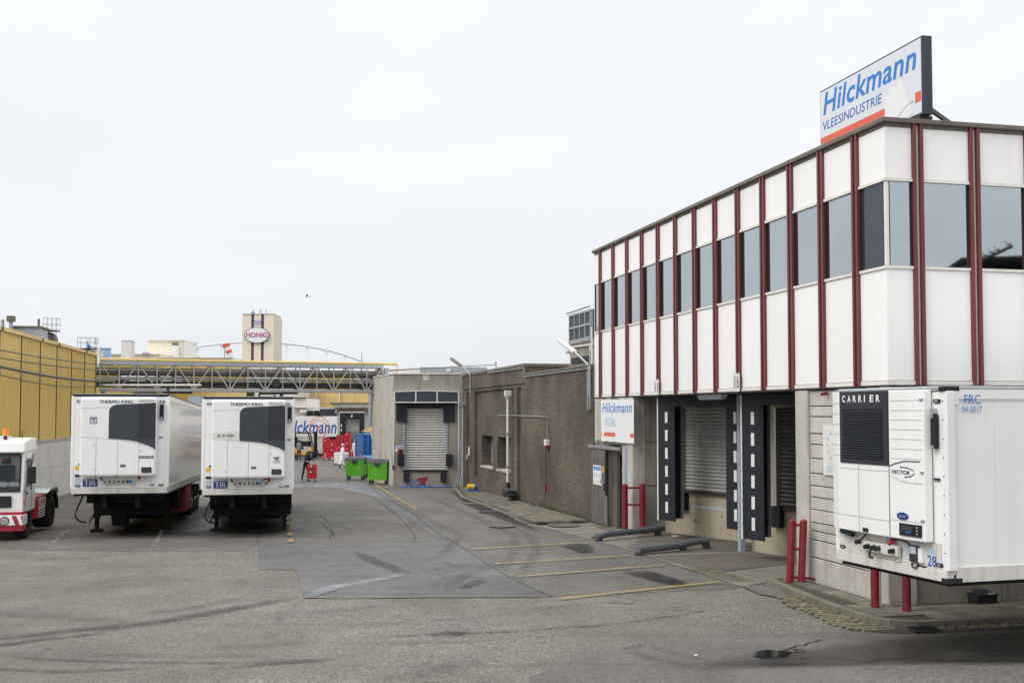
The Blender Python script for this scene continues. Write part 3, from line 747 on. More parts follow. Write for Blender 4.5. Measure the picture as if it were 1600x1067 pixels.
n1 = slabs(sidewalk, wp, -2.35, 0, 16.8, 25.2, .30, lambda y: gz(y) - .012 + .09, 'paving_slab', 'paver', 250)
far = MB(); s = 25.2
while s < 40:
    t = -2.2
    while t < -.05:
        if inside((t + .15, s + .15), wp) and inside((t + .02, s + .02), wp):
            X, Y, _ = FX(t + .15, s + .15); z = gz(Y) + .088 + random.uniform(-.004, .004)
            far.add([w3((t + .006, s + .006), z), w3((t + .294, s + .006), z), w3((t + .294, s + .294), z), w3((t + .006, s + .294), z)], [(0, 1, 2, 3)])
        t += .3
    s += .3
far.build('paving_slab', 'paver', sidewalk, kind='stuff')
# ------------------------------------------------------------------ the panelled office block over the docks
off = thing('office_building', 'white panelled office block with dark red mullions above the loading docks', 'building', FX(0, 0), ANG)
ZB, ZL, ZU, ZT = 3.98, 6.12, 7.68, 8.72           # overhang, sill, window head, panel top
PITCH, S0, S1 = 1.30, .99, 17.25
TP, T0, T1 = 1.17, .64, 9.5
mull_s = [S0 + PITCH * k for k in range(13)]
mull_t = [T0 + TP * k for k in range(8)]
HG = .106                                          # half the gap taken by a mullion pair
# structural box behind the panels
MB().box(.30, T1, .30, S1 - .02, ZB + .02, 8.6).build('core', 'roof', off)
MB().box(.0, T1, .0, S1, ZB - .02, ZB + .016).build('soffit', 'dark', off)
MB().box(.02, T1, .02, S1, 8.60, 8.655).build('roof', 'roof', off)

def bay(a, b, face):
    """Panels, sills, reveal and pane of one bay. a, b along the face; face 's' is the long front, 't' the short one."""
    def bx(mb, u0, u1, d0, d1, z0, z1, m=0):
        if face == 's': mb.box(d0, d1, u0, u1, z0, z1, m)
        else: mb.box(u0, u1, d0, d1, z0, z1, m)
        return mb
    sd = 'panel'
    bx(MB(), a, b, .0, .06, ZB + .10, ZL - .045).build('wall_panel', sd, off, bevel=.006)
    bx(MB(), a, b, .0, .06, ZU + .045, ZT - .075).build('wall_panel', sd, off, bevel=.006)
    bx(MB(), a, b, -.028, .10, ZL - .040, ZL + .012).build('window_sill', 'lip', off)
    bx(MB(), a, b, -.028, .10, ZU - .014, ZU + .040).build('window_head', 'lip', off)
    bx(MB(), a, b, -.022, .06, ZB + .018, ZB + .092).build('base_trim', 'lip', off)
    bx(MB(), a, b, -.010, .06, ZT - .072, ZT - .004).build('top_trim', 'coping', off)
    fr = bx(MB(), a, b, .064, .20, ZL + .013, ZU - .015).build('window', 'black', off)
    for c, d in ((a, a + .02), (b - .02, b)): bx(MB(), c, d, .0, .063, ZL + .013, ZU - .015).build('jamb', 'black', fr)
    blinds = face == 's' and a < .1
    bx(MB(), a + .021, b - .021, .022, .032, ZL + .013, ZU - .015).build('pane', 'glass_blind' if blinds else 'glass', fr)
    if blinds:
        for k in range(30): bx(MB(), a + .03, b - .03, .0195, .0215, ZL + .04 + .05 * k, ZL + .055 + .05 * k).build('blind_slat', 'plastic', fr)
edges = [.0] + mull_s + [S1]
for k in range(len(edges) - 1):
    bay(edges[k] + (HG if k else .062), edges[k + 1] - (HG if k < len(mull_s) else 0), 's')
edges = [.0] + mull_t
for k in range(len(edges) - 1):
    bay(edges[k] + (HG if k else .062), edges[k + 1] - HG, 't')
# folded corner
for z0, z1, nm, mt in ((ZB + .10, ZL - .045, 'corner_panel', 'panel'), (ZU + .045, ZT - .075, 'corner_panel', 'panel')):
    MB().box(.0, .061, .0, .061, z0, z1).build(nm, mt, off)
MB().box(.0, .061, .0, .061, ZL + .013, ZU - .015).build('corner_post', 'lip', off)
for z0, z1 in ((ZL - .040, ZL + .012), (ZU - .014, ZU + .040)): MB().box(-.028, .061, -.028, .061, z0, z1).build('corner_trim', 'lip', off)
MB().box(-.022, .061, -.022, .061, ZB + .018, ZB + .092).build('corner_trim', 'lip', off)
MB().box(-.010, .061, -.010, .061, ZT - .072, ZT - .004).build('corner_trim', 'coping', off)
# mullions: each a pair of red fins with a white strip between
fw = .064
def fin_mesh(face):
    mb = MB()
    if face == 's': mb.box(-.055, .10, -fw / 2, fw / 2, ZB + .002, ZT - .002)
    else: mb.box(-fw / 2, fw / 2, -.055, .10, ZB + .002, ZT - .002)
    return mb.mesh('mullion', 'red')
fs_, ft_ = fin_mesh('s'), fin_mesh('t')
strip_s = MB().box(.015, .06, -.039, .039, ZB + .02, ZT - .02).mesh('mullion_strip', 'lip')
strip_t = MB().box(-.039, .039, .015, .06, ZB + .02, ZT - .02).mesh('mullion_strip', 'lip')
for u in mull_s:
    for d in (-.072, .072): obj('mullion', fs_, off).location = (0, u + d, 0)
    obj('mullion_strip', strip_s, off).location = (0, u, 0)
for u in mull_t:
    for d in (-.072, .072): obj('mullion', ft_, off).location = (u + d, 0, 0)
    obj('mullion_strip', strip_t, off).location = (u, 0, 0)
# roof edge
MB().box(-.085, .12, .121, S1 + .06, ZT + .001, ZT + .085).build('coping', 'coping', off, bevel=.01)
MB().box(-.085, T1, -.085, .12, ZT + .002, ZT + .083).build('coping', 'coping', off, bevel=.01)
MB().box(.0, T1, S1 + .001, S1 + .05, ZB + .02, ZT).build('end_wall', 'panel', off)

# ---- ground floor: concrete frame, precast planks, dock walls
gf = MB()
gf.box(.0, .42, 2.98, 3.52, 0, ZB - .025); gf.build('concrete_pillar', 'conc', off, bevel=.02)
MB().box(-.06, .30, -.02, .24, 0, ZB - .025).build('concrete_pillar', 'conc', off, bevel=.02)
MB().box(.22, .48, -.06, .12, 0, ZB - .026).build('concrete_pillar', 'conc', off, bevel=.02)
MB().box(-.03, .20, .34, .70, 0, ZB - .03).build('concrete_pillar', 'conc', off, bevel=.015)
MB().box(-.02, .40, 13.60, 14.12, -.1, ZB - .025).build('concrete_pillar', 'conc', off, bevel=.03)
zs = [ZB - .03, 3.63, 3.42, 3.08, 2.86, 2.58, 2.28, 2.03, 1.80, 1.55, 1.29, 1.12, .94, .59]
for a, b in zip(zs, zs[1:]):
    MB().box(.05 + random.uniform(-.004, .004), .16, .702, 2.978, b + .010, a - .010).build('wall_plank', 'plank', off, bevel=.012)
MB().box(.10, .30, .6, 3.1, .0, ZB - .03).build('backing_wall', 'joint', off)
MB().box(.035, .16, .702, 2.0, 0, .578).build('plinth_block', 'conc', off, bevel=.01)
MB().box(.035, .16, 2.008, 2.978, 0, .578).build('plinth_block', 'conc', off, bevel=.01)
for k in range(5):
    a = .485 + 1.8 * k
    MB().box(a, a + 1.79, .03, .25, 0, ZB - .03).build('wall_panel', 'conc_grey', off, bevel=.01)
# side return and dock walls (the docks stand askew to the front)
MB().box(.401, 1.02, 13.60, 13.95, -.1, ZB - .025).build('return_wall', 'conc_grey', off)
for zz in (1.35, 2.62): MB().box(.40, 1.0, 13.585, 13.598, zz, zz + .03).build('wall_joint', 'coping', off)
def obox(p, d, u0, u1, n0, n1, z0, z1, mb=None):
    """Box along direction d from p: u along, n into the building."""
    mb = mb or MB(); d = Vector(d).normalized(); n = Vector((-d.y, d.x)); p = Vector(p)
    q = [p + d * u + n * v for u, v in ((u0, n0), (u1, n0), (u1, n1), (u0, n1))]
    return mb.prism([(a.x, a.y, z0) for a in q], (0, 0, z1 - z0))
DW = (.317, -.948)
WA, WB = (1.0, 13.62), (1.38, 8.36)
def dock_wall(p, length, u_door, wd, zdoor, ztop=3.95, sm='slat'):
    obox(p, DW, 0, u_door, 0, .25, -.1, ztop).build('dock_wall', 'conc_dock', off)
    obox(p, DW, u_door + wd, length, 0, .25, -.1, ztop).build('dock_wall', 'conc_dock', off)
    obox(p, DW, u_door, u_door + wd, 0, .25, -.1, zdoor).build('dock_wall', 'conc_dock', off)
    obox(p, DW, u_door + .001, u_door + wd - .001, .001, .25, 3.62, ztop).build('dock_wall', 'conc_grey', off)
    for u in (u_door - .07, u_door + wd): obox(p, DW, u, u + .07, -.05, .01, zdoor - .05, 3.62).build('door_guide', 'galv', off)
    obox(p, DW, u_door, u_door + wd, -.10, -.001, zdoor - .06, zdoor + .01).build('dock_lip', 'dark', off)
    for u, z in ((.35, .55), (.35, 1.6), (.42, 2.6), (u_door + .5, .42), (u_door + .62, .42), (u_door + 1.6, .62), (.35, .95)):
        d_ = Vector(DW).normalized(); n_ = Vector((-d_.y, d_.x)); c_ = Vector(p) + d_ * u
        MB().cyl((c_.x - n_.x * .003, c_.y - n_.y * .003, z), (c_.x + n_.x * .01, c_.y + n_.y * .01, z), .028, 10).build('tie_hole', 'dark', off)
    obox(p, DW, u_door + .4, u_door + wd, -.006, -.001, .80, .85).build('scuff_rail', 'label', off)
    sh = obox(p, DW, u_door, u_door + wd, .12, .14, zdoor, 3.62).build('roller_shutter', 'dark', off)
    z = zdoor + .012; me = None
    while z < 3.6:
        d = Vector(DW).normalized(); n = Vector((-d.y, d.x)); o = Vector(p)
        a, b = o + d * (u_door + .005), o + d * (u_door + wd - .005)
        prof = [(.10, 0), (.075, .02), (.055, .05), (.075, .08), (.10, .098)]
        if me is None:
            mb = MB()
            vs = [(q.x + n.x * f, q.y + n.y * f, zz) for q in (a, b) for f, zz in prof]; k = len(prof)
            mb.add(vs, [(i, i + 1, i + 1 + k, i + k) for i in range(k - 1)])
            me = mb.mesh('slat', sm)
        obj('slat', me, sh).location.z = z
        z += .105
dock_wall(WA, 5.55, .85, 2.55, 1.26)
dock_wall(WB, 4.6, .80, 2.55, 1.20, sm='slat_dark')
obox(WB, (1, 0), 0, 1.45, 0, .2, -.1, 3.95).build('dock_wall', 'conc_grey', off)
MB().box(3.3, 3.5, 3.5, 14, 0, 3.95).build('rear_wall', 'conc_grey', off)
for p, u in ((WA, .78), (WA, 3.12), (WB, .72), (WB, 3.1)):
    obox(p, DW, u, u + .30, -.16, -.002, .70, 1.22).build('dock_bumper', 'black', off, bevel=.015)
MB().box(1.0, 1.14, 8.40, 8.56, 0, ZB - .02).build('steel_post', 'steel_blue', off, bevel=.008)
# doorway with its sliding steel door
MB().box(.30, .50, 13.8, 17.3, -.1, ZB - .025).build('rear_wall', 'conc_grey', off)
MB().box(-.02, .25, 14.12, 14.5, -.1, 2.5).build('concrete_jamb', 'conc', off)
MB().box(-.05, .28, 14.10, 14.24, -.05, 2.46).build('door_post', 'steel_blue', off, bevel=.006)
MB().box(.0, .28, 14.12, 17.3, 2.52, ZB - .025).build('lintel_wall', 'conc_grey', off)
for k, (a, b) in enumerate(((14.12, 14.75), (15.55, 16.05), (16.3, 17.2))): MB().box(-.03, -.001, a, b, 2.6, ZB - .03).build('wall_strip', 'conc', off)
MB().box(.02, .25, 15.95, 17.35, -.1, 2.5).build('concrete_jamb', 'conc_grey', off)
MB().box(.10, .20, 15.35, 15.9, -.1, 2.3).build('inner_jamb', 'steel', off)
MB().box(.14, .2, 14.55, 15.0, -.05, 1.2).build('door_leaf', 'lip', off)
MB().box(.14, .2, 14.55, 15.0, 1.2, 1.7).build('door_leaf', 'dark', off)
MB().prism([(.13, 14.6, 1.7), (.13, 15.0, 1.7), (.13, 14.6, 2.15)], (.03, 0, 0)).build('door_leaf', 'lip', off)
dr = MB().box(-.10, -.05, 15.88, 17.36, -.03, 2.32).build('sliding_door', 'steel', off, bevel=.008)
MB().box(-.115, -.045, 15.865, 15.90, -.02, .9).build('edge_guard', 'galv', dr)
MB().box(-.115, -.045, 15.865, 15.90, .92, 2.32).build('edge_guard', 'dark', dr)
MB().box(-.135, -.101, 15.92, 15.98, 1.05, 1.3).build('handle', 'dark', dr)
for a, b in ((14.55, 15.35), (15.4, 16.2), (16.25, 17.0), (17.05, 17.65)): MB().box(-.13, -.045, a, b, 2.36, 2.46).build('door_track', 'galv', off)
for a in (15.0, 15.8, 16.6): MB().tube([(-.09, a, 2.46), (-.09, a, 2.62), (.0, a, 2.64)], .012, 6).build('track_bracket', 'dark', off)

# ---- notices on the door and walls
nb = thing('safety_notice', 'white safety notice with blue pictograms on the sliding steel door', 'notice', FX(-.104, 16.7, 1.2), ANG)
MB().box(-.008, 0, -.43, .43, 0, .62).build('board', 'white', nb)
for k in range(4):
    pts = [(-.0095, -.30 + .2 * k + .085 * math.cos(a * .524), .52 + .075 * math.sin(a * .524)) for a in range(12)]
    MB().prism(pts, (.001, 0, 0)).build('pictogram', 'blue', nb)
    if k < 3: MB().prism([(-.0095, -.22 + .2 * k, .06), (-.0095, -.08 + .2 * k, .06), (-.0095, -.15 + .2 * k, .17)], (.001, 0, 0)).build('pictogram', 'yellow', nb)
    MB().prism([(-.0095, -.30 + .2 * k + .05 * math.cos(a * .524), .30 + .10 * math.sin(a * .524)) for a in range(12)], (.001, 0, 0)).build('pictogram', 'label', nb)
MB().box(-.0095, -.0085, -.40, -.30, .05, .2).build('pictogram', 'blue', nb)
ty = thing('small_notice', 'small yellow tag beside the safety notice on the steel door', 'notice', FX(-.104, 16.1, 1.6), ANG)
MB().box(-.006, 0, -.07, .07, 0, .2).build('plate', 'yellow', ty)
pt = thing('wall_plate', 'small pale plate on the concrete pillar beside the red barrier', 'plate', FX(-.025, 13.8, 1.45), ANG)
MB().box(-.006, 0, -.09, .09, 0, .3).build('plate', 'label', pt)
sg = thing('retail_sign', 'white wall sign with blue lettering and an orange red band under the overhang', 'sign', FX(-.06, 13.30, 2.60), ANG)
W_, H_ = 3.08, 1.30
MB().box(-.02, .0, 0, W_, 0, H_).build('board', 'white', sg, bevel=.004)
for a in (.3, 2.7): MB().box(.0, .05, a, a + .05, .1, 1.2).build('rail', 'galv', sg)
X_, Z_ = (0, -1, 0), (0, 0, 1)
text('lettering', 'Hilckmann', 'blue', sg, (-.0225, 2.93, .90), X_, Z_, 2.80, .31, .18, .010, 1.04)
text('lettering', 'RETAIL', 'paleblue', sg, (-.0225, 2.62, .48), X_, Z_, 1.02, .25)
for a, b in ((1.66, 2.76), (3.0, W_), (.0, .30)): MB().box(-.0225, -.0215, a, b, .17, .29).build('band', 'orange', sg)

# ---- dock number plates
for s_, t_, body, lab in ((mull_s[8], -.082, '11', 'small white dock number plate with 11 at the foot of a red mullion'), (mull_s[4], -.082, '11b', 'small white dock number plate with 11b at the foot of a red mullion')):
    q = thing('dock_number_plate', lab, 'number plate', FX(t_, s_, ZB + .01), ANG, 'dock number plates on the overhang')
    MB().box(-.006, 0, -.17, .17, 0, .42).build('plate', 'lip', q)
    text('lettering', body, 'ink', q, (-.0075, .13, .07), X_, Z_, .26, .27, 0, .02)
for pts, lab, w in (([(1.0, 8.35), (1.9, 6.3)], 'dusty strip light under the overhang above the docks', 1.5),):
    lp = thing('strip_light', lab, 'light', FX(.35, 8.6, 3.86), ANG)
    MB().box(-.09, .09, -.75, .75, .02, .098).build('housing', 'lip', lp, bevel=.01)
    MB().box(-.07, .07, -.70, .70, -.03, .019).build('diffuser', 'label', lp, bevel=.01)
hn = thing('alarm_horn', 'small red alarm horn under the overhang above the precast wall', 'alarm', FX(-.02, 2.2, 3.84), ANG)
MB().box(-.06, .06, -.05, .05, .0, .12).build('housing', 'bollard', hn, bevel=.01)
MB().cyl((-.06, 0, .05), (-.16, 0, .03), .03, 10, .055).build('horn', 'bollard', hn)
hn.scale = (.6, .6, .6)

# ---- dock shelters with striped curtains
def shelter(p, lab, length=3.57, reverse=False):
    th = thing('dock_shelter', lab, 'dock shelter', FX(p[0], p[1], 0), ANG + math.atan2(-.957, .29), 'dock shelters under the overhang')
    # local x along the dock front from its far end, local y into the building
    zb, zt = .50, 3.93
    for a, b in ((.0, .72), (length - .72, length)):
        c = MB().box(a, b, -.015, .015, zb, zt - .26).build('side_curtain', 'navy', th)
        for k in range(6):
            z = zb + .22 + .50 * k; m = (a + b) / 2
            MB().box(m - .055, m + .055, -.022, -.0155, z, z + .30).build('stripe', 'dash', c)
    MB().box(.0, length, -.018, .018, zt - .255, zt).build('head_curtain', 'navy', th)
    MB().box(.02, .05, .02, .72, zb, zt).build('side_sheet', 'black', th)
    MB().box(length - .05, length - .02, .02, .72, zb, zt).build('side_sheet', 'black', th)
    MB().box(.06, length - .06, .02, .72, zt - .03, zt).build('top_sheet', 'black', th)
    MB().box(-.045, -.002, -.035, .035, zb - .02, zt).build('edge_post', 'lip', th)
    for x in (.10, length - .10):
        for z0, z1 in ((zb + .35, zb + 1.25), (zt - .5, zt - 1.45)):
            MB().bar((x, .06, z1), (x, .70, z0), .03).build('brace', 'dark', th)
        MB().box(x - .03, x + .03, .70, .76, zb, zt).build('wall_frame', 'steel_blue', th)
shelter((.26, 12.13), 'black dock shelter with white dashes on both curtains, dock left of the steel post')
shelter((.50, 7.13), 'black dock shelter right of the steel post, half hidden behind the concrete pillar')

# ---- roof sign
rsn = thing('roof_sign', 'large white roof sign in a dark case with blue lettering on the office roof corner', 'sign', FX(.88, .17, 9.0), ANG)
L_, H_ = 3.71, 1.385
case = MB()
case.box(.0, .20, -.04, L_ + .04, -.04, H_ + .04)
case.build('case', 'navyframe', rsn, bevel=.01)
MB().box(-.012, -.001, .0, L_, 0, H_).build('face', 'signwhite', rsn)
text('lettering', 'Hilckmann', 'blue', rsn, (-.016, L_ - .12, .85), X_, Z_, L_ - .26, .48, .2, .016, 1.04)
text('lettering', 'VLEESINDUSTRIE', 'blue2', rsn, (-.016, L_ - .10, .53), X_, Z_, 2.30, .19, .12)
MB().box(-.0155, -.0135, 1.22, L_ - .01, .26, .39).build('band', 'orange', rsn)
MB().box(-.0155, -.0135, .01, .19, .22, .41).build('band', 'orange', rsn)
pe = [(1.19, .02), (1.21, .62), (1.0, .60), (1.02, .78), (.80, .66), (.72, .80), (.62, .84), (.56, .66), (.40, .40), (.28, .04)]
MB().prism([(-.0155, a, b) for a, b in pe], (.001, 0, 0)).build('peeled_patch', 'signpale', rsn)
arc = [(-.016, .85 - .6 * k / 10, .06 + .22 * math.sin(k / 10 * 1.5)) for k in range(11)]
MB().tube(arc, .006, 4).build('arc_lettering', 'paleblue', rsn)
for y in (.25, 2.2, 3.4):
    MB().box(.02, .14, y - .05, y + .05, -.50, -.042).build('post', 'dark', rsn)
    MB().bar((.15, y, 0.05 if y > 1 else .25), (1.15, y, -.33), .07).build('brace', 'coping', rsn)
MB().box(-.02, .25, .05, 3.6, -.10, -.045).build('rail', 'dark', rsn)
# ------------------------------------------------------------------ brick workshop between the office and dock 10
bw = thing('brick_building', 'brown brick workshop with two boarded windows beside the low pavement', 'building', FX(-.05, 17.3), ANG)
YL = 9.2                                       # far end of the low near part (local y)
MB().box(.0, 6, .0, YL, -.6, 5.02).build('wall', 'brick', bw)
MB().box(-.03, 6, .0, YL + .05, 5.021, 5.10).build('coping', 'coping', bw)
# higher far part: piers, recessed fields, frieze and plinth
YF = 22.6
MB().box(.62, 6, YL + .02, YF, -.8, 5.38).build('wall', 'brick', bw)
MB().box(.14, .619, YL + .02, YF, 2.421, 5.38).build('wall', 'brick', bw)
MB().box(.14, .619, YL + .02, YF, -.8, .879).build('wall', 'brick', bw)
for a, b in ((YL + .02, 12.25), (14.9, 15.75), (18.35, YF)): MB().box(.14, .619, a, b, .88, 2.42).build('wall', 'brick', bw)
MB().box(.0, .139, YL + .001, YF, 4.70, 5.38).build('frieze', 'brick', bw)
MB().box(.05, .138, YL + .001, YF, 4.55, 4.699).build('frieze', 'brick', bw)
for a, b in ((YL + .001, YL + .55), (YL + 1.35, YL + 1.9), (19.4, 20.1), (21.5, YF)): MB().box(.0, .139, a, b, -.8, 4.549).build('pier', 'brick', bw)
MB().box(-.015, .136, YL + 1.92, 19.38, -.8, .38).build('plinth', 'brick', bw)
MB().box(-.05, 6, YL - .03, YF + .02, 5.381, 5.50).build('coping', 'coping', bw)
MB().tube([(-.06, -.0, 4.96), (-.06, YL - .1, 4.96), (-.06, YL - .1, 5.32), (-.06, 16, 5.34)], .022, 6).build('conduit', 'galv', bw)
for a, b in ((12.25, 14.9), (15.75, 18.35)):
    w = MB().box(.56, .618, a, b, .98, 2.42).build('window', 'black', bw)
    for c, d in ((a + .35, a + 1.0), (a + 1.04, a + 1.72), (a + 1.76, b - .25)): MB().box(.535, .559, c, d, 1.06, 2.38).build('board', 'plastic_grey', w)
    MB().box(.50, .534, a + .35, b - .25, .99, 1.07).build('red_strip', 'bollard', w)
    MB().box(.08, .559, a + .002, b - .002, .881, .975).build('sill', 'conc', bw)
for k in (0, 1): MB().box(-.01, .0, 14.2 + .35 * k, 14.3 + .35 * k, -.2, .3).build('lime_stain', 'conc_light', bw)
for n_, y, zt, lab in ((0, 11.75, 4.45, 'white downpipe with hopper on the brick wall right of the boarded windows'), (1, 21.8, 4.1, 'grey downpipe in the corner between brick wall and dock 10')):
    d = thing('downpipe', lab, 'downpipe', FX(-.16, 17.3 + y, 0), ANG, 'downpipes on the brick wall')
    m = 'galv' if n_ else 'lip'
    MB().cyl((0, 0, .5 if not n_ else -.3), (0, 0, zt - .35), .058, 12).build('pipe', m, d, True)
    MB().cyl((0, 0, zt - .36), (0, 0, zt - .22), .08, 12, .16).box(-.13, .13, -.13, .13, zt - .22, zt).build('hopper', m, d)
    if not n_:
        MB().tube([(0, 0, .55), (.05, .02, .35), (.0, 0, .22)], .07, 10).build('elbow', 'black', d)
        MB().cyl((0, 0, -.12), (0, 0, .24), .085, 12).build('boot', 'lip', d)
    for z in (1.2, 2.6): MB().box(-.09, .12, -.09, .09, z, z + .04).build('clip', 'galv', d)
for y, z, w, h, lab in ((20.75, 1.36, .3, .42, 'upper pale notice plate on the brick pier beside the corner downpipe'), (21.2, 1.15, .2, .26, 'lower small pale plate on the brick pier by the corner downpipe')):
    q = thing('wall_plate', lab, 'plate', FX(-.056, 17.3 + y, z), ANG)
    MB().box(-.01, 0, -w / 2, w / 2, 0, h).build('plate', 'label' if w < .25 else 'lip', q)
soc = thing('power_socket', 'white socket box with a red plug and hanging lead on the brick wall', 'socket', FX(-.06, 22.76, 2.28), ANG)
MB().box(-.16, 0, -.14, .14, 0, .22).build('housing', 'lip', soc, bevel=.02)
MB().box(-.15, -.02, -.10, .10, -.12, -.001).build('plug', 'bollard', soc, bevel=.015)
MB().tube([(-.08, 0, .22), (-.05, 0, 1.05), (-.05, 1.0, 1.08), (-.05, 4.3, 1.10), (-.05, 8.3, 1.12)], .018, 6).build('conduit', 'galv', soc)
ld = MB()
ld.tube(smooth_path([(-.12, .05, -.1), (-.10, .12, -.9), (-.10, .15, -1.7), (-.15, .2, -2.2)]), .014, 6)
ld.tube(smooth_path([(-.06, .75, .02), (-.07, .9, -.6), (-.07, .9, -1.5), (-.1, .75, -1.9)]), .012, 6)
ld.tube(smooth_path([(-.12, -.1, -.1), (-.12, -.05, -1.2), (-.14, .0, -1.9), (-.3, .2, -2.2), (-.5, .5, -2.27), (-.45, 1.1, -2.27)]), .014, 6)
ld.build('lead', 'cable', soc)
MB().box(-.16, -.10, -.08, -.0, -1.75, -1.45).build('coupler', 'bollard', soc)
# lamps on bent arms
def wall_lamp(s, lab, z0, arm, head, hm='lip'):
    t = thing('wall_lamp', lab, 'lamp', FX(-.1, s, 0), ANG, 'lamps on bent arms above the brick wall')
    MB().tube(smooth_path([(0, 0, z0 - 1.0), (0, 0, z0), arm], 5) if 0 else [(0, 0, z0 - 1.0), (0, 0, z0 - .1), (-.03, .03, z0 + .08), arm], .035, 8).build('arm', 'galv', t)
    for z in (z0 - .8, z0 - .25): MB().box(-.02, .09, -.05, .05, z, z + .06).build('clamp', 'galv', t)
    a, b = Vector(arm), Vector(head)
    MB().bar(a, b, .18, .09).build('head', hm, t, bevel=.02)
    d = (b - a).normalized(); n = Vector((0, 0, -.062))
    MB().bar(a + n + d * .08, b + n - d * .05, .13, .03).build('diffuser', 'label', t)
wall_lamp(17.55, 'fluorescent wall lamp on a bent arm near the office end of the brick wall', 5.0, (-.3, .62, 5.52), (-.5, 1.9, 6.02))
wall_lamp(37.5, 'weathered fluorescent lamp on a bent arm next to dock 10', 5.35, (-.4, .30, 5.85), (-.7, 1.5, 6.28), 'coping')
dp = thing('drain_pipe', 'thin galvanized pipe at the end of the white panels above the brick wall', 'pipe', FX(-.12, 17.42, 0), ANG)
MB().tube([(0, 0, 5.55), (0, 0, 3.62), (-.0, .25, 3.58), (-.0, .25, 4.9)], .03, 8).build('pipe', 'galv', dp)
MB().tube([(.04, .3, 5.0), (.04, -.08, 5.1), (.04, -.08, 6.3)], .028, 8).build('pipe', 'lip', dp)
# rooftop cooling unit on its plinth
cu_ = thing('cooling_unit', 'grey rooftop condenser with mesh panels on a concrete plinth', 'cooling unit', FX(.3, 18.75, 5.1), ANG)
MB().box(.05, 2.2, -.45, 2.60, -.07, .86).build('plinth', 'conc_grey', cu_)
for k in range(11): MB().box(.02, .049, .1 + .21 * k, .22 + .21 * k, .12, .36).build('louvre_slot', 'dark', cu_)
MB().box(-.03, 1.2, 2.5, 2.85, .55, .63).build('ledge', 'galv', cu_)
MB().box(.12, 1.6, .06, 2.58, .97, 1.88).build('casing', 'dark', cu_)
for y in (0, .62, 1.26, 1.90, 2.56): MB().box(.02, .11, y, y + .08, .95, 1.90).build('frame_post', 'galv', cu_)
for z in (.93, 1.40, 1.86): MB().box(.01, .115, -.01, 2.65, z, z + .075).build('frame_rail', 'galv', cu_)
for i in range(4):
    for j in range(2): MB().box(.05, .10, .09 + .64 * i, .60 + .64 * i, 1.01 + .47 * j, 1.39 + .46 * j).build('mesh_panel', 'plastic', cu_)
MB().box(.116, 1.6, .0, .055, .95, 1.94).build('side_panel', 'navyframe', cu_)
MB().bar((.3, -.03, 1.0), (1.4, -.03, 1.85), .05).build('brace', 'galv', cu_)
MB().tube([(-.03, -.05, 2.02), (-.03, 2.7, 2.0)], .03, 8).build('pipe', 'galv', cu_)
MB().tube([(.0, -.3, .70), (.0, 2.2, .74)], .03, 8).tube([(-.02, -.1, .2), (-.02, -.1, .66)], .04, 8).build('pipe', 'lip', cu_)
MB().box(.01, 1.0, -.1, 2.65, .861, .925).build('base_rail', 'galv', cu_)
nw = thing('notice_board', 'cream oval print notice on the precast wall behind the trailer edge', 'notice', FX(.03, 2.36, 2.28), ANG)
MB().box(-.03, 0, -1.05, 0, 0, .98).build('board', 'lip', nw)
for k in range(14):
    a = k * .449
    MB().box(-.0325, -.0305, -.525 + .36 * math.cos(a) - .03, -.525 + .36 * math.cos(a) + .03, .58 + .30 * math.sin(a) - .02, .58 + .30 * math.sin(a) + .02).build('print', 'paleblue', nw)
text('lettering', 'IK', 'blue', nw, (-.0325, -.40, .50), X_, Z_, .26, .16, 0, .02)
text('lettering', 'GETUIGD', 'paleblue', nw, (-.0325, -.10, .06), X_, Z_, .85, .12)

# ------------------------------------------------------------------ dock 10
d10 = thing('dock_block', 'rough concrete loading dock block numbered 10 with a closed shutter', 'building', (-6.27, 60.0, 0), 0.0)
XW = 3.53
fr = Vector((-.29, .957))
body = [(0, .30), (XW, .30), (XW, 7), (-2.0, 7)]
MB().prism([(0, .26, -1.2), (XW, .26, -1.2), (XW, 7, -1.2), (-1.9, 6.6, -1.2)], (0, 0, 6.74)).build('wall', 'conc_grey', d10)
MB().box(0, XW, 0, .259, 4.02, 5.54).build('lintel', 'conc_grey', d10)
MB().box(0, .56, 0, .259, -1.2, 4.019).build('pier', 'conc_grey', d10)
MB().box(2.80, XW, 0, .259, -1.2, 4.019).build('pier', 'conc_grey', d10)
MB().box(.561, 2.799, 0, .259, -1.2, .46).build('sill_wall', 'conc_grey', d10)
MB().box(.561, 2.799, 0, .259, 3.78, 4.019).build('header', 'navy', d10)
MB().prism([(-.012, .02, -1.2), (-.004, -.002, -1.2), (-1.9, 6.6, -1.2), (-1.95, 6.58, -1.2)], (0, 0, 6.738)).build('side_wall', 'conc', d10)
MB().prism([(-.05, -.05, 5.541), (XW + .02, -.05, 5.541), (XW + .02, 7, 5.541), (-1.98, 6.6, 5.541)], (0, 0, .06)).build('roof_edge', 'lip', d10)
sh = MB().box(.575, 2.785, .16, .20, .46, 3.779).build('roller_shutter', 'dark', d10)
prof = [(.0, 0), (-.03, .02), (-.055, .06), (-.03, .105), (.0, .125)]
mb = MB(); vs = [(x, .16 + f, z) for x in (.58, 2.78) for f, z in prof]
mb.add(vs, [(i, i + 1, i + 6, i + 5) for i in range(4)]); sm = mb.mesh('slat', 'slat_pale')
for k in range(25): obj('slat', sm, sh).location.z = .47 + .131 * k
for x in (.50, 2.77): MB().box(x, x + .10, -.04, -.001, .46, 3.4).build('door_guide', 'steel_blue', d10)
MB().box(.48, 2.9, -.06, -.001, .40, .47).build('dock_lip', 'navy', d10)
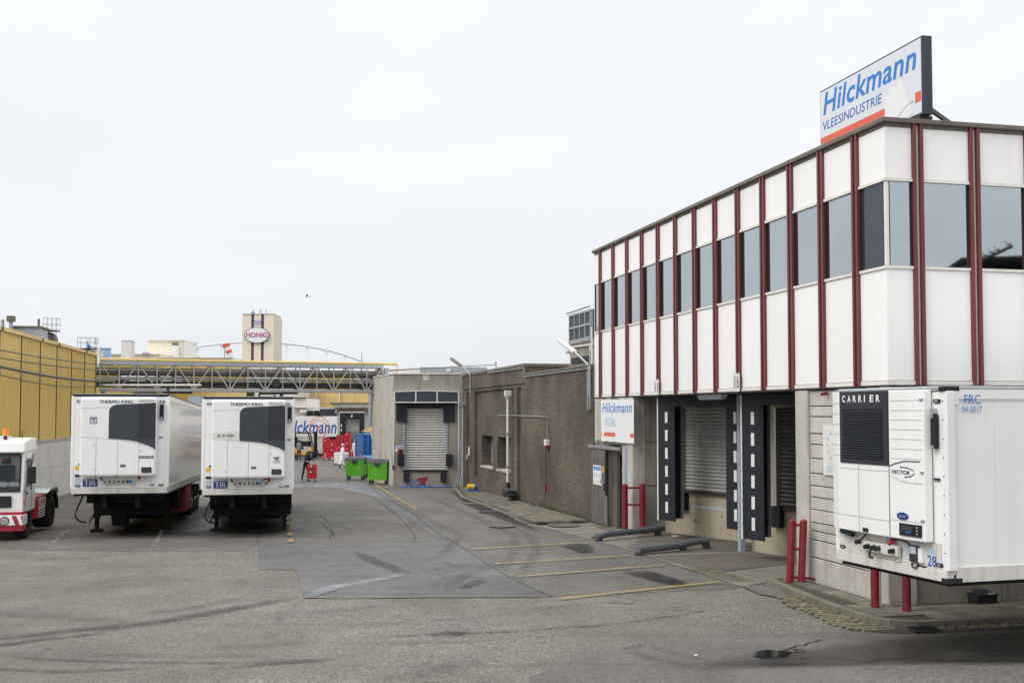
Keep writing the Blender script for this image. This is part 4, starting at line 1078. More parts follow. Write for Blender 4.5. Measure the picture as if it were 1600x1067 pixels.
for x in (.56, 2.50): MB().box(x, x + .29, -.18, -.003, -.12, .40).build('dock_bumper', 'black', d10, bevel=.02)
for x in (.24, 2.79): MB().box(x, x + .33, -.22, -.042, .72, 1.32).build('dock_bumper', 'black', d10, bevel=.02)
for x, w in ((.16, .30), (.48, .26), (2.64, .24), (2.9, .34)): MB().box(x, x + w, -.10, -.045, 2.98 + (.05 if w > .28 else 0), 4.0).build('curtain_flap', 'navy', d10)
# canopy: three dark panels in a white frame
for k in range(3):
    a = .07 + 1.12 * k
    MB().box(a + .05, a + 1.10, -.34, -.02, 4.08, 4.58 + (.03 if k == 1 else 0)).build('canopy_panel', 'navyframe', d10)
for k in range(4): MB().box(.05 + 1.125 * k, .115 + 1.125 * k, -.37, -.015, 4.02, 4.60).build('canopy_frame', 'lip', d10)
MB().box(.116, 3.42, -.371, -.016, 4.02, 4.075).build('canopy_frame', 'lip', d10)
MB().prism([(.116, -.371, 4.585), (1.75, -.371, 4.64), (3.42, -.371, 4.585), (3.42, -.371, 4.63), (1.75, -.371, 4.69), (.116, -.371, 4.63)], (0, .35, 0)).build('canopy_frame', 'lip', d10)
for x in (.03, 3.44): MB().box(x, x + .05, -.37, -.30, .75, 4.015).build('canopy_post', 'lip', d10)
MB().prism([(-.05, -.06, .5), (.03, -.06, .5), (.03, -.06, 2.0)], (0, .05, 0)).build('corner_guard', 'navyframe', d10)
q = thing('dock_number_plate', 'white plate numbered 10 high on the rough concrete dock block', 'number plate', (-6.27 + 1.58, 59.995, 5.24), 0)
MB().box(0, .27, -.012, 0, 0, .36).build('plate', 'lip', q)
text('lettering', '10', 'ink', q, (.035, -.0135, .05), (1, 0, 0), Z_, .20, .26, 0, .015)
q = thing('safety_notice', 'small white and blue safety notice left of the dock 10 shutter', 'notice', (-6.27 + .10, 59.995, 1.45), 0)
MB().box(0, .40, -.012, 0, 0, .30).build('plate', 'white', q)
for k in range(4): MB().cyl((.06 + .095 * k, -.0125, .22), (.06 + .095 * k, -.0155, .22), .04, 10).build('pictogram', 'blue2', q)
q = thing('fire_bucket', 'red bucket on top of the left dock bumper at dock 10', 'bucket', (-6.27 + .37, 59.86, 1.325), 0)
MB().lathe([(0, 0), (.10, 0), (.14, .26), (.12, .26), (.09, .02), (0, .02)], (0, 0, 0), 14).build('body', 'bollard', q)
MB().tube([(-.14, 0, .25), (-.08, 0, .33), (.08, 0, .33), (.14, 0, .25)], .008, 6).build('handle', 'dark', q)
pc = thing('pipe_bundle', 'bundle of grey conduits in the corner right of dock 10', 'pipes', (-2.62, 59.3, 0), 0)
for k in range(5):
    x = -.16 + .08 * k
    MB().tube([(x * 1.6 - .1, -.1 - .03 * k, -.35), (x * 1.3, -.05, .3), (x, 0, .9), (x, .05, 1.5 + .5 * k)], .022, 6).build('conduit', 'steel_blue' if k % 2 else 'galv', pc)
# ------------------------------------------------------------------ yellow warehouse along the left side of the yard
DL = Vector((-.18, 1.0)).normalized()
LANG = math.atan2(.18, 1.0)
def lx(y): return -11.28 - .18 * y - 0.0
yw = thing('yellow_warehouse', 'long warehouse with yellow profiled cladding over a pale concrete base wall', 'building', (lx(41.25), 41.25, 0), LANG)
# local y runs away along the wall, local x into the yard
sc_ = 1 / DL.y
ybays = [31.9, 35.05, 38.2, 41.25, 44.4, 47.55, 50.7, 53.85, 57.0, 60.0]
yl = [(b - 41.25) * sc_ for b in ybays]
MB().box(-14, -.10, yl[0], yl[-1] - .02, -1, 6.58).build('core', 'roof', yw)
for a, b in zip(yl, yl[1:]):
    mb = MB(); n = 14; w = (b - a - .07) / n
    pts = []
    for k in range(n):
        y = a + .035 + k * w
        pts += [(y, -.02), (y + w * .35, -.02), (y + w * .45, .012), (y + w * .9, .012)]
    pts.append((b - .035, -.02))
    vs = [(x, y, z) for z in (2.34, 6.50) for y, x in pts]; m_ = len(pts)
    mb.add(vs, [(i, i + 1, i + 1 + m_, i + m_) for i in range(m_ - 1)])
    mb.build('cladding_panel', 'cladding', yw)
for y in yl[1:-1]:
    MB().box(-.04, .035, y - .03, y + .03, 2.3, 6.52).build('cover_strip', 'dark', yw)
    MB().box(-.02, .08, y - .07, y + .07, 4.9, 5.15).build('bracket', 'galv', yw)
MB().box(-.06, .05, yl[-1] - .06, yl[-1] + .05, -.6, 6.5).build('corner_trim', 'coping', yw)
MB().box(-.3, .10, yl[0], yl[-1] + .06, 6.501, 6.64).build('gutter', 'cladding2', yw)
for k in (3, 5, 6, 8): MB().box(.08, .14, yl[k] - .06, yl[k] + .06, 6.5, 6.62).build('gutter_clip', 'dark', yw)
MB().box(-.10, -.03, yl[0], yl[-1], 2.2, 6.5).build('backing', 'dark', yw)
yy = yl[0]; k = 0
while yy < yl[-1] - .2:
    e_ = min(yy + 4.7, yl[-1])
    for z0, z1 in ((-1, 1.12), (1.13, 2.26)): MB().box(-.12, .06, yy + .008, e_ - .008, z0, z1).build('base_panel', 'conc_light', yw)
    yy = e_
MB().box(-.13, .10, yl[0], yl[-1], 2.262, 2.33).build('ledge', 'conc', yw)
# things on its roof
q = thing('roof_vent', 'grey flue with a square cowl on the yellow warehouse roof', 'vent', (-26.6, 60, 6.58), .18)
MB().cyl((0, 0, 0), (0, 0, 1.75), .10, 12).build('flue', 'galv', q)
MB().box(-.19, .19, -.19, .19, 1.74, 2.05).build('cowl', 'coping', q, bevel=.02)
MB().box(-.5, .5, -.5, .5, -.1, .3).build('curb', 'galv', q)
q = thing('roof_vent', 'thin pale vent pipe at the left end of the yellow roof', 'vent', (-27.05, 60, 6.58), .18)
MB().cyl((0, 0, 0), (0, 0, 1.85), .09, 10).build('flue', 'galv', q)
q = thing('roof_hatch', 'low grey hatch boxes along the yellow roof edge', 'hatch', (-26.2, 61.5, 6.58), .18)
MB().box(-.7, .7, -.9, .9, 0, 1.45).build('curb', 'galv', q)
MB().box(-.85, .8, -1.0, 1.0, 1.45, 1.56).build('lid', 'coping', q)
def railing(par, w, d, h, z):
    for x in (-w / 2, 0, w / 2):
        for y in (-d / 2, d / 2): MB().cyl((x, y, z), (x, y, z + h), .025, 6).build('rail_post', 'steel_blue', par)
    for zz in (h * .55, h):
        MB().tube([(-w / 2, -d / 2, z + zz), (w / 2, -d / 2, z + zz), (w / 2, d / 2, z + zz), (-w / 2, d / 2, z + zz), (-w / 2, -d / 2, z + zz)], .022, 6).build('rail', 'steel_blue', par)
q = thing('storage_tank', 'brown domed tank with a railed platform rising behind the yellow roof', 'tank', (-41.6, 100.0, 2.9), .18)
MB().lathe([(1.35, -4), (1.35, 7.05), (1.3, 7.3), (1.15, 7.52), (.85, 7.68), (.4, 7.75), (0, 7.76)], (0, 0, 0), 28).build('shell', 'tank', q, True)
MB().cyl((-.15, -.5, 7.6), (-.15, -.5, 8.85), .10, 10).build('stack', 'coping', q)
MB().box(-.3, 1.45, -.9, .6, 7.78, 7.86).build('platform', 'dark', q)
rr = MB()
railing_par = q
for x in (.30, .68, 1.06, 1.42):
    for y in (-.85, .55): MB().cyl((x, y, 7.8), (x, y, 8.95), .02, 6).build('rail_post', 'steel_blue', q)
for zz in (8.4, 8.95): MB().tube([(.30, -.85, zz), (1.42, -.85, zz), (1.42, .55, zz), (.30, .55, zz), (.30, -.85, zz)], .018, 6).build('rail', 'steel_blue', q)
for x in (1.30, 1.42): MB().cyl((x, -.9, 6.2), (x, -.9, 7.8), .02, 6).build('ladder_rail', 'steel_blue', q)
q = thing('silver_tank', 'silver vessel with a railed platform behind the far end of the yellow roof', 'tank', (-37.5, 100.0, 2.1), .18)
MB().lathe([(1.35, -3), (1.35, 6.2), (1.2, 6.6), (.8, 6.85), (0, 6.95)], (0, 0, 0), 26).build('shell', 'galv', q, True)
MB().box(-.8, .85, -.8, .8, 6.98, 7.06).build('platform', 'dark', q)
railing(q, 1.45, 1.5, .95, 7.06)
MB().cyl((.1, 0, 7.0), (.1, 0, 7.75), .16, 10).build('motor', 'blue2', q)
MB().box(.62, .85, -.5, -.2, 7.0, 7.9).build('cabinet', 'lip', q)
q = thing('steam_pipe', 'white bent pipe beside the silver vessel at the roof corner', 'pipe', (-31.2, 85.5, 1.2), .18)
MB().tube([(0, 0, 5.8), (0, 0, 7.25), (-.6, .1, 7.35), (-.8, .1, 7.7)], .12, 10).tube([(.25, 0, 5.8), (.25, 0, 7.0)], .06, 8).build('pipe', 'lip', q)
q = thing('roof_cabin', 'blue roof cabin behind the white bent pipe', 'cabin', (-39.5, 110, 9.2), .18)
MB().box(-.30, .42, -.4, .4, -.4, .50).build('body', 'paleblue', q)
MB().box(-.50, -.301, -.4, .4, -.4, .50).build('side', 'steel_blue', q)
MB().box(-.52, .46, -.45, .45, .501, .56).build('roof', 'steel_blue', q)
# overhead cables strung along the warehouse to the bridge
for k, (z0, z1, r, lab) in enumerate(((5.62, 6.02, .022, 'upper overhead cable strung along the yellow cladding'), (5.36, 5.72, .022, 'middle overhead cable strung along the yellow cladding'), (5.28, 5.15, .05, 'thick lowest cable bundle sagging along the yellow cladding'))):
    q = thing('overhead_cable', lab, 'cable', (0, 0, 0), 0)
    a = Vector((lx(31.9) + .35, 31.9, z0 + .1)); b = Vector((-21.3, 60.6, z1)); pts = []
    for i in range(15):
        t = i / 14; p = a.lerp(b, t); p.z -= (.25 + .2 * (k == 2)) * 4 * t * (1 - t) * .6; pts.append(p)
    MB().tube(pts, r, 6).build('cable', 'cable', q)
    if k == 2: MB().tube([p + Vector((.1, 0, -.12 - .25 * math.sin(i / 14 * 3.14))) for i, p in enumerate(pts)], .02, 6).build('cable', 'cable', q)
lm = thing('flat_lamp', 'long flat pale lamp arm reaching from the yellow wall before the pipe bridge', 'lamp', (-20.2, 57.5, 4.85), 0)
MB().box(-.6, 4.4, -.15, .15, 0, .10).build('arm', 'lip', lm, bevel=.02)
MB().box(2.7, 2.8, -.05, .05, -1.2, 0).build('hanger', 'dark', lm)

# ------------------------------------------------------------------ pipe bridge across the yard
pbA, pbB = Vector((-22.05, 60.6, 0)), Vector((-7.55, 66.3, 0))
pl = (pbB - pbA).length
pb = thing('pipe_bridge', 'grey steel truss bridge carrying pipes across the yard behind the trailers', 'bridge', pbA, math.atan2(pbB.y - pbA.y, pbB.x - pbA.x))
ZT_, ZB_ = 6.10, 4.78
for y in (0, 1.3):
    MB().box(0, pl, y - .10, y + .10, ZT_, ZT_ + .19).build('top_chord', 'galv', pb)
    MB().box(0, pl, y - .10, y + .10, ZB_ - .12, ZB_ + .04).build('bottom_chord', 'galv', pb)
    n = 8; st = pl / n
    for k in range(n):
        x0, x1, x2 = k * st, (k + .5) * st, (k + 1) * st
        m_ = 'truss'
        MB().bar((x0 + .05, y, ZT_), (x1 - .06, y, ZB_ + .05), .055).build('diagonal', m_, pb)
        MB().bar((x1 + .06, y, ZB_ + .05), (x2 - .05, y, ZT_), .055).build('diagonal', m_, pb)
        MB().box(x1 - .03, x1 + .03, y - .03, y + .03, ZB_ + .04, ZT_).build('vertical', 'galv', pb)
        MB().box(x0 - .025, x0 + .025, y - .025, y + .025, ZB_ + .04, ZT_).build('vertical', 'galv', pb)
for y, z, r, m_ in ((.35, 5.72, .11, 'coping'), (.75, 5.74, .08, 'galv'), (.4, 5.55, .05, 'dark'), (.35, 5.14, .10, 'dark'), (.8, 5.05, .12, 'coping'), (.35, 4.92, .06, 'dark'), (1.1, 5.35, .07, 'lip'), (1.0, 4.95, .08, 'navyframe'), (.6, 5.42, .03, 'dark'), (.2, 5.30, .03, 'coping'), (.9, 5.85, .05, 'coping'), (.15, 5.62, .025, 'dark'), (.5, 5.92, .03, 'dark')):
    MB().cyl((-.3, y, z), (pl + .1, y, z), r, 10).build('pipe', m_, pb, True)
MB().tube([(0, .2, ZT_ + .26), (pl + .9, .2, ZT_ + .26), (pl + .9, .2, ZT_ - .9)], .075, 8).build('gas_pipe', 'cladding', pb)
for k in range(8): MB().box(k * st + .1, k * st + .16, -.05, .25, ZT_ + .191, ZT_ + .2).build('pipe_shoe', 'dark', pb)
for k in (2, 5): MB().box(k * st - .6, k * st + .9, .1, 1.2, ZB_ - .22, ZB_ - .121).build('cable_tray', 'dark', pb)
v_ = MB().cyl((9.35, .3, 5.18), (9.35, .05, 5.18), .26, 14).build('valve_box', 'dark', pb)
for x, m_ in ((pl - .15, 'coping'), (pl + .25, 'galv')): MB().box(x - .11, x + .11, .1, .4, -1, ZT_ + .02).build('support_post', m_, pb)
MB().box(.05, .3, .1, .4, -1, ZB_ - .125).build('support_post', 'galv', pb)
# ------------------------------------------------------------------ the far end of the yard and the factories beyond it
KF = 1770.0
def sx(u, y): return (u - 800) / KF * y            # survey bearing u at distance y -> metres across
def sz(v, y): return 3.5 + (645 - v) / KF * y
def block(name, mt, par, u0, u1, v0, v1, y, depth, zb=None, mb=None):
    mb = mb or MB()
    z0 = sz(v1, y) if zb is None else zb
    mb.box(sx(u0, y), sx(u1, y), y, y + depth, z0, sz(v0, y))
    return mb.build(name, mt, par) if par is not False else mb
G0 = -.6
# far dock building
fd = thing('far_dock_building', 'low white dock building with dark dock shelters at the far end of the yard', 'building')
Y = 112
block('wall', 'lip', fd, 440, 586, 637, 0, Y, 12, G0)
block('wall', 'lip', fd, 440, 478, 622, 636.9, Y - .5, 8)
block('parapet', 'navyframe', fd, 440, 478, 621, 622, Y - .7, 8.4)
block('canopy_box', 'lip', fd, 469, 478, 640, 645, Y - .9, .8)
block('roof_slab', 'coping', fd, 516, 575, 629, 632, Y - 1.5, 9)
block('fascia', 'lip', fd, 520, 575, 632, 637, Y - 1.2, 8)
for u0, u1 in ((479, 490), (490, 500)): block('window', 'glass_dark', fd, u0 + .5, u1 - .5, 642, 650, Y - .15, .1)
block('dark_panel', 'navyframe', fd, 500, 524, 639, 650.5, Y - .4, .3)
block('light', 'white', fd, 525 - 1, 526, 641, 645, Y - .5, .08)
block('beam', 'conc_grey', fd, 530, 576, 636, 643.5, Y - .6, .5)
ds = thing('far_dock_shelter', 'black dock shelter at the far dock building beside the lettered truck', 'dock shelter')
Y = 110
for u0, u1, v0, v1 in ((532, 540, 645, 692), (562, 569, 645, 692)): block('side_curtain', 'navy', ds, u0, u1, v0, v1, Y, .4)
block('head_curtain', 'navy', ds, 540, 562, 645, 655.5, Y, .4)
block('frame', 'lip', ds, 531, 569.5, 643.6, 645, Y - .05, .5)
block('frame', 'lip', ds, 530.4, 531.2, 645, 692, Y - .05, .5)
for v in (663, 670): block('stripe', 'white', ds, 533, 534.5, v, v + 4, Y - .06, .05)
block('stripe', 'white', ds, 549, 551, 648, 652, Y - .06, .05)
block('shutter', 'slat_pale', ds, 541, 561.5, 656, 674, Y + .6, .1)
block('dock_wall', 'conc_grey', ds, 541, 569, 674.2, 700, Y + .5, .2)
block('bumper', 'black', ds, 532, 547, 677, 688, Y - .3, .25)
# posts and frame by the dock block
q = thing('steel_frame', 'rusty steel frame posts between the pipe bridge and dock 10', 'posts')
Y = 82
for u0, u1, m_ in ((575.5, 578, 'steel_blue'), (579.5, 582, 'coping'), (583, 586.5, 'coping')): block('post', m_, q, u0, u1, 580, 0, Y, .2, G0)
block('beam', 'steel_blue', q, 575, 588, 605, 607, Y - .1, .15)
q = thing('entrance_porch', 'small concrete porch with a pale canopy left of dock 10', 'porch')
Y = 76
block('canopy', 'lip', q, 580.5, 603, 675.5, 685.5, Y - 2.2, 2.6)
block('post', 'lip', q, 581.5, 589, 685, 0, Y - 1.9, .25, G0)
block('post', 'conc', q, 597.5, 602, 685, 0, Y - 1.9, .25, G0)
block('doorway', 'steel', q, 589.5, 597, 690, 722, Y, .2)
block('side_wall', 'lip', q, 588, 602, 668, 675.4, Y - .5, .3)
block('blue_bin', 'lidblue', q, 590, 597, 713, 720, Y - 1, .4)
q = thing('awning', 'small cream awning over the porch left of dock 10', 'awning')
Y = 79
MB().prism([(sx(564, Y), Y, sz(674, Y)), (sx(578, Y), Y, sz(668, Y)), (sx(589, Y), Y, sz(667, Y)), (sx(589, Y), Y, sz(676, Y))], (0, 1.2, .0)).build('sheet', 'cladding2', q)
block('side', 'lip', q, 569, 578, 675, 682, Y + .2, .3)
# yellow hall behind
yh = thing('yellow_hall', 'yellow clad hall behind the pipe bridge and dock building', 'building')
Y = 135
for k in range(6):
    u = 440 + 23 * k
    block('cladding_panel', 'cladding2', yh, u + .15, u + 22.9, 614, 0, Y, 14, G0)
for k in range(4):
    u = 451.5 + 22.5 * k
    block('cladding_panel', 'cladding', yh, u + .1, u + 22.3, 581, 613.9, Y + 2, 12)
block('roof_edge', 'coping', yh, 451, 542, 580, 581, Y + 1.8, 12)
for u in (493.5, 530.5): block('downpipe', 'lip', yh, u - .8, u + .8, 612, 640, Y - .3, .2)
for u0, u1 in ((541.5, 563),): block('side_hall', 'lip', yh, u0, u1, 580, 614, Y + 4, 10)
block('roof_unit', 'galv', yh, 563, 576, 580, 600, Y - 6, 3)
# profiled yellow shed on the left, behind the bridge
ys_ = thing('yellow_shed', 'yellow profiled shed with silver ducts behind the left half of the bridge', 'building')
Y = 96
block('wall', 'cladding', ys_, 140, 342, 566, 0, Y, 10, G0)
mb = MB()
for k in range(66): 
    u = 141 + 3 * k; mb.box(sx(u, Y), sx(u + 1.2, Y), Y - .05, Y - .001, G0, sz(567, Y))
o = mb.build('cladding_rib', 'cladding', ys_); o['kind'] = 'stuff'
block('roof_edge', 'cladding2', ys_, 155, 250, 563, 566, Y - .3, 10)
for v, m_ in ((590, 'galv'), (597, 'lip'), (602, 'galv')): MB().cyl((sx(196, Y), Y - .9, sz(v, Y)), (sx(300, Y), Y - .9, sz(v, Y)), .16, 10).build('duct', m_, ys_, True)
for u in (227, 245, 268, 285): block('duct_stand', 'dark', ys_, u, u + 2, 585, 612, Y - 1.3, .3)
block('brown_door', 'steel', ys_, 209, 243, 610, 640, Y - .2, .15)
block('hopper', 'coping', ys_, 181, 194, 590, 606, Y - 2.5, 1.2)
for k in range(6): block('window', 'lip', ys_, 252 + 8 * k, 257 + 8 * k, 600, 604, Y - .15, .1)
gu = thing('grey_container', 'tilted grey container top between the two refrigerated trailers', 'container')
MB().prism([(sx(294, 88), 88, 3.55), (sx(311, 88), 88, 3.55), (sx(313.5, 88), 88, 4.8), (sx(294.5, 88), 88, 4.8)], (0, 3, 0)).build('body', 'steel_blue', gu)
block('base', 'conc', gu, 288, 316, 630.2, 0, 87, 4, G0)
wb = thing('window_block', 'pale factory block with a dark window band behind the second trailer', 'building')
Y = 124
block('wall', 'lip', wb, 345, 458, 585, 0, Y, 10, G0)
for u0, u1 in ((361, 397), (404, 430), (437, 442)): block('window', 'glass_dark', wb, u0, u1, 612, 622, Y - .15, .1)
block('blind', 'lip', wb, 407, 428, 617, 619, Y - .2, .04)
# cream factory on the horizon
cf = thing('cream_factory', 'long low cream clad factory on the horizon left of the tower', 'building')
Y = 165
for k in range(7):
    u = 150 + 14.3 * k; block('cladding_panel', 'cream', cf, u, u + 14.2, 554, 0, Y, 20, G0)
for k in range(8):
    u = 241 + 15 * k; block('cladding_panel', 'cream', cf, u, u + 14.9, 559.5, 0, Y - 4, 20, G0)
block('roof_edge', 'lip', cf, 150, 250, 553, 554, Y - .3, 20)
block('roof_edge', 'lip', cf, 241, 361, 558.6, 559.5, Y - 4.3, 20)
MB().prism([(sx(360.5, Y - 4), Y - 4, G0), (sx(376, Y - 4), Y, G0), (sx(376, Y - 4), Y, sz(569, Y - 4)), (sx(360.5, Y - 4), Y - 4, sz(559.5, Y - 4))], (0, 14, 0)).build('end_wall', 'lip', cf)
block('roof_unit', 'steel_blue', cf, 221.5, 229, 551, 554, Y - 1, 3)
cb_ = thing('cream_penthouse', 'cream clad roof block with a white duct above the low factory', 'building')
Y = 172
for k in range(4): block('cladding_panel', 'cream', cb_, 229.5 + 13.6 * k, 243 + 13.6 * k, 532, 566, Y, 8)
block('roof_edge', 'lip', cb_, 229, 285, 531.3, 532.2, Y - .3, 8)
block('side', 'lip', cb_, 284, 287, 533, 566, Y + .5, 7)
block('duct', 'lip', cb_, 267, 275.5, 540, 566, Y - 1.6, 1.4)
block('cowl', 'coping', cb_, 268, 275, 535.5, 539.8, Y - 1.2, .8)
block('sign', 'steel_blue', cb_, 276.5, 279, 551, 552, Y - .2, .1)
ch = thing('white_chimney', 'broad white chimney shaft above the low cream factory', 'chimney')
Y = 150
block('shaft', 'lip', ch, 188.5, 204, 533, 0, Y, 1.4, G0)
block('cap', 'galv', ch, 188.2, 204.3, 532.3, 533, Y - .05, 1.5)
dm = thing('dome_roof', 'low grey dome on the horizon between factory and tower', 'dome', (sx(300, 260), 260, 0))
MB().lathe([(1.8, sz(560, 260)), (1.7, sz(557.5, 260)), (1.2, sz(556, 260)), (0, sz(555, 260))], (0, 0, 0), 18).build('roof', 'galv', dm, True)
# windsock
ws = thing('windsock', 'red and white striped windsock hanging from a thin mast', 'windsock')
Y = 120
MB().cyl((sx(350.5, Y), Y, sz(575, Y)), (sx(350.5, Y), Y, sz(537, Y)), .06, 6).build('mast', 'galv', ws)
pts = [(352, 538, .42), (354, 543, .38), (356.5, 548, .34), (358.5, 552, .30), (361, 558.5, .26)]
for k in range(4):
    (u0, v0, r0), (u1, v1, r1) = pts[k], pts[k + 1]
    MB().cyl((sx(u0, Y), Y, sz(v0, Y)), (sx(u1, Y), Y, sz(v1, Y)), r0, 12, r1).build('stripe', 'white' if k % 2 else 'orange', ws, True)
# the tower with its oval emblem
tw = thing('factory_tower', 'tall cream factory tower with two dark stripes and an oval emblem', 'tower', (0, 0, 0))
Y = 260
for a, b in ((377.6, 391.6), (396.2, 407.0), (411.6, 426.6)):
    for v0, v1 in ((490.5, 532), (532.1, 0)): block('wall_panel', 'cream', tw, a, b, v0, v1, Y, 8, G0 if v1 == 0 else None)
for a, b in ((391.6, 396.2), (407.0, 411.6)): block('stripe', 'purple', tw, a, b, 490.5, 0, Y + .25, 7.5, G0)
MB().prism([(sx(426.6, Y), Y + .02, G0), (sx(431.2, Y), Y + 7, G0), (sx(430.2, Y), Y + 7, sz(496, Y)), (sx(426.6, Y), Y + .02, sz(491.5, Y))], (-.6, .8, 0)).build('side_wall', 'cream', tw)
block('side_edge', 'purple', tw, 430.3, 431.4, 499, 0, Y + 7.1, .4, G0)
block('roof_edge', 'lip', tw, 377.3, 426.9, 489.8, 490.6, Y - .2, 8)
block('window', 'steel_blue', tw, 396.3, 406.9, 501, 505.5, Y - .15, .2)
for k in range(4): block('sill', 'white', tw, 397 + 2.6 * k, 398.4 + 2.6 * k, 504, 505.5, Y - .2, .1)
cx, cz = sx(401.2, Y), sz(524, Y); rx, rz = 19.4 / KF * Y, 12.3 / KF * Y
el = lambda s, y0: [(cx + rx * s * math.cos(a * .1963), y0, cz + rz * s * math.sin(a * .1963)) for a in range(32)]
em = MB().prism(el(1.0, Y - .5), (0, .3, 0)).build('emblem', 'navyframe', tw)
MB().prism(el(.95, Y - .53), (0, .02, 0)).build('emblem_face', 'white', em)
text('lettering', 'HONIG', 'magenta', em, (cx - rx * .86, Y - .56, cz - rz * .32), (1, 0, 0), (0, 0, 1), rx * 1.72, rz * .66, 0, .03)
for u, v in ((390, 485), (391.5, 482), (402, 482), (404, 484), (412, 483), (413, 488)):
    MB().cyl((sx(u, Y), Y + 2, sz(490, Y)), (sx(u, Y), Y + 2, sz(v, Y)), .10, 6).build('antenna', 'steel_blue', tw)
block('antenna_base', 'blue2', tw, 391, 396, 488, 490, Y + 1, 1)
# arch bridge on the horizon
ab = thing('arch_bridge', 'pale steel arch of a distant river bridge on the horizon', 'bridge')
Y = 620
mb = MB()
pts = []
for k in range(25):
    u = 292 + (596 - 292) * k / 24; t = (u - 432) / 166
    pts.append((sx(u, Y), Y + (u - 430) * .5, sz(536 + 50 * min(1.3, abs(t) ** 2.1), Y)))
MB().tube(pts, .48, 8).build('arch_rib', 'arch', ab, True)
for k in range(4, 23, 2):
    p = pts[k]
    MB().box(p[0] - .8, p[0] + .8, p[1] - .4, p[1] + .4, p[2] - 1.4, p[2] - .7).build('hanger_node', 'arch', ab)
    for d in (-4, 0, 4): MB().cyl((p[0], p[1], p[2] - 1), (p[0] + d, p[1], 8), .05, 4).build('hanger', 'arch', ab)
MB().bar((sx(285, Y), Y - 72, 8), (sx(600, Y), Y + 85, 8), 6, 1.2).build('deck', 'arch', ab)
for u, v in ((565, 552),):
    q = thing('lamp_mast', 'thin distant mast near the foot of the arch bridge', 'mast')
    MB().cyl((sx(u, 300), 300, 0), (sx(u, 300), 300, sz(v, 300)), .12, 6).build('pole', 'steel_blue', q)
    MB().bar((sx(u, 300) - .8, 300, sz(572, 300)), (sx(u, 300) + .8, 300, sz(572, 300)), .1).build('arm', 'steel_blue', q)
rb = thing('grey_roof_hall', 'pale grey roofed hall seen over dock 10', 'building')
Y = 95
block('roof', 'galv', rb, 656, 760, 574, 590, Y, 12)
block('gable', 'lip', rb, 590, 656, 577, 592, Y + 1, 10)
block('vent', 'lip', rb, 697, 704, 577, 581, Y - .5, .8)
block('wall', 'lip', rb, 600, 760, 590.2, 0, Y + .5, 10, G0)
for k, (a, b) in enumerate((((588, 579.5), (775, 570)), ((588, 581), (715, 573)))):
    q = thing('overhead_cable', ('upper' if k == 0 else 'lower') + ' thin cable running over dock 10 to the brick roof', 'cable')
    MB().cyl((sx(a[0], 70), 70, sz(a[1], 70)), (sx(b[0], 56), 56, sz(b[1], 56)), .02, 6).build('cable', 'cable', q)
q = thing('roof_pole', 'small cable pole on the brick workshop roof', 'pole')
MB().box(sx(774.4, 50), sx(775.6, 50), 50, 50.05, 5.4, sz(566, 50)).box(sx(772, 50), sx(776, 50), 50, 50.05, sz(567.5, 50), sz(566.5, 50)).build('pole', 'dark', q)
bd = thing('flying_gull', 'gull flying in the grey sky above the yard', 'bird', (sx(482.5, 130), 130, sz(465.5, 130)), .4)
MB().add([(0, -.45, .05), (.06, -.2, .09), (0, .45, 0), (-.06, -.2, .09), (0, -.1, -.02)], [(0, 1, 4), (1, 2, 4), (2, 3, 4), (3, 0, 4), (0, 3, 1), (1, 3, 2)]).build('body', 'gull', bd)
for s_ in (-1, 1):
    MB().prism([(0, -.14, .06), (.35 * s_, -.10, .42), (.30 * s_, .75, .62 if s_ > 0 else .1), (.12 * s_, .2, .25), (0, .15, .06)], (0, 0, .02)).build('wing', 'gull' if s_ > 0 else 'dark', bd)
# ------------------------------------------------------------------ refrigerated trailers
# local frame: x to the right seen from the front, y back along the trailer, z up from the yard at the front
def wheel(par, x, y, r=.5, w=.32, out=1, z=None, rim='galv'):
    z = r if z is None else z
    t = MB().lathe([(r * .55, -w / 2), (r * .93, -w / 2), (r, -w * .36), (r, w * .36), (r * .93, w / 2), (r * .55, w / 2), (r * .55, -w / 2)], (0, 0, 0), 24)
    t.v = [(x + v[2], y + v[0], z + v[1]) for v in t.v]
    o = t.build('wheel', 'tyre', par, True)
    h = MB().lathe([(0, .02), (r * .2, .04), (r * .22, -.02), (r * .5, -.08), (r * .55, .0), (r * .55, -w * .9)], (0, 0, 0), 18)
    h.v = [(x + out * (v[2] + w * .42), y + v[0], z + v[1]) for v in h.v]
    h.build('rim', rim, o, True)
    return o

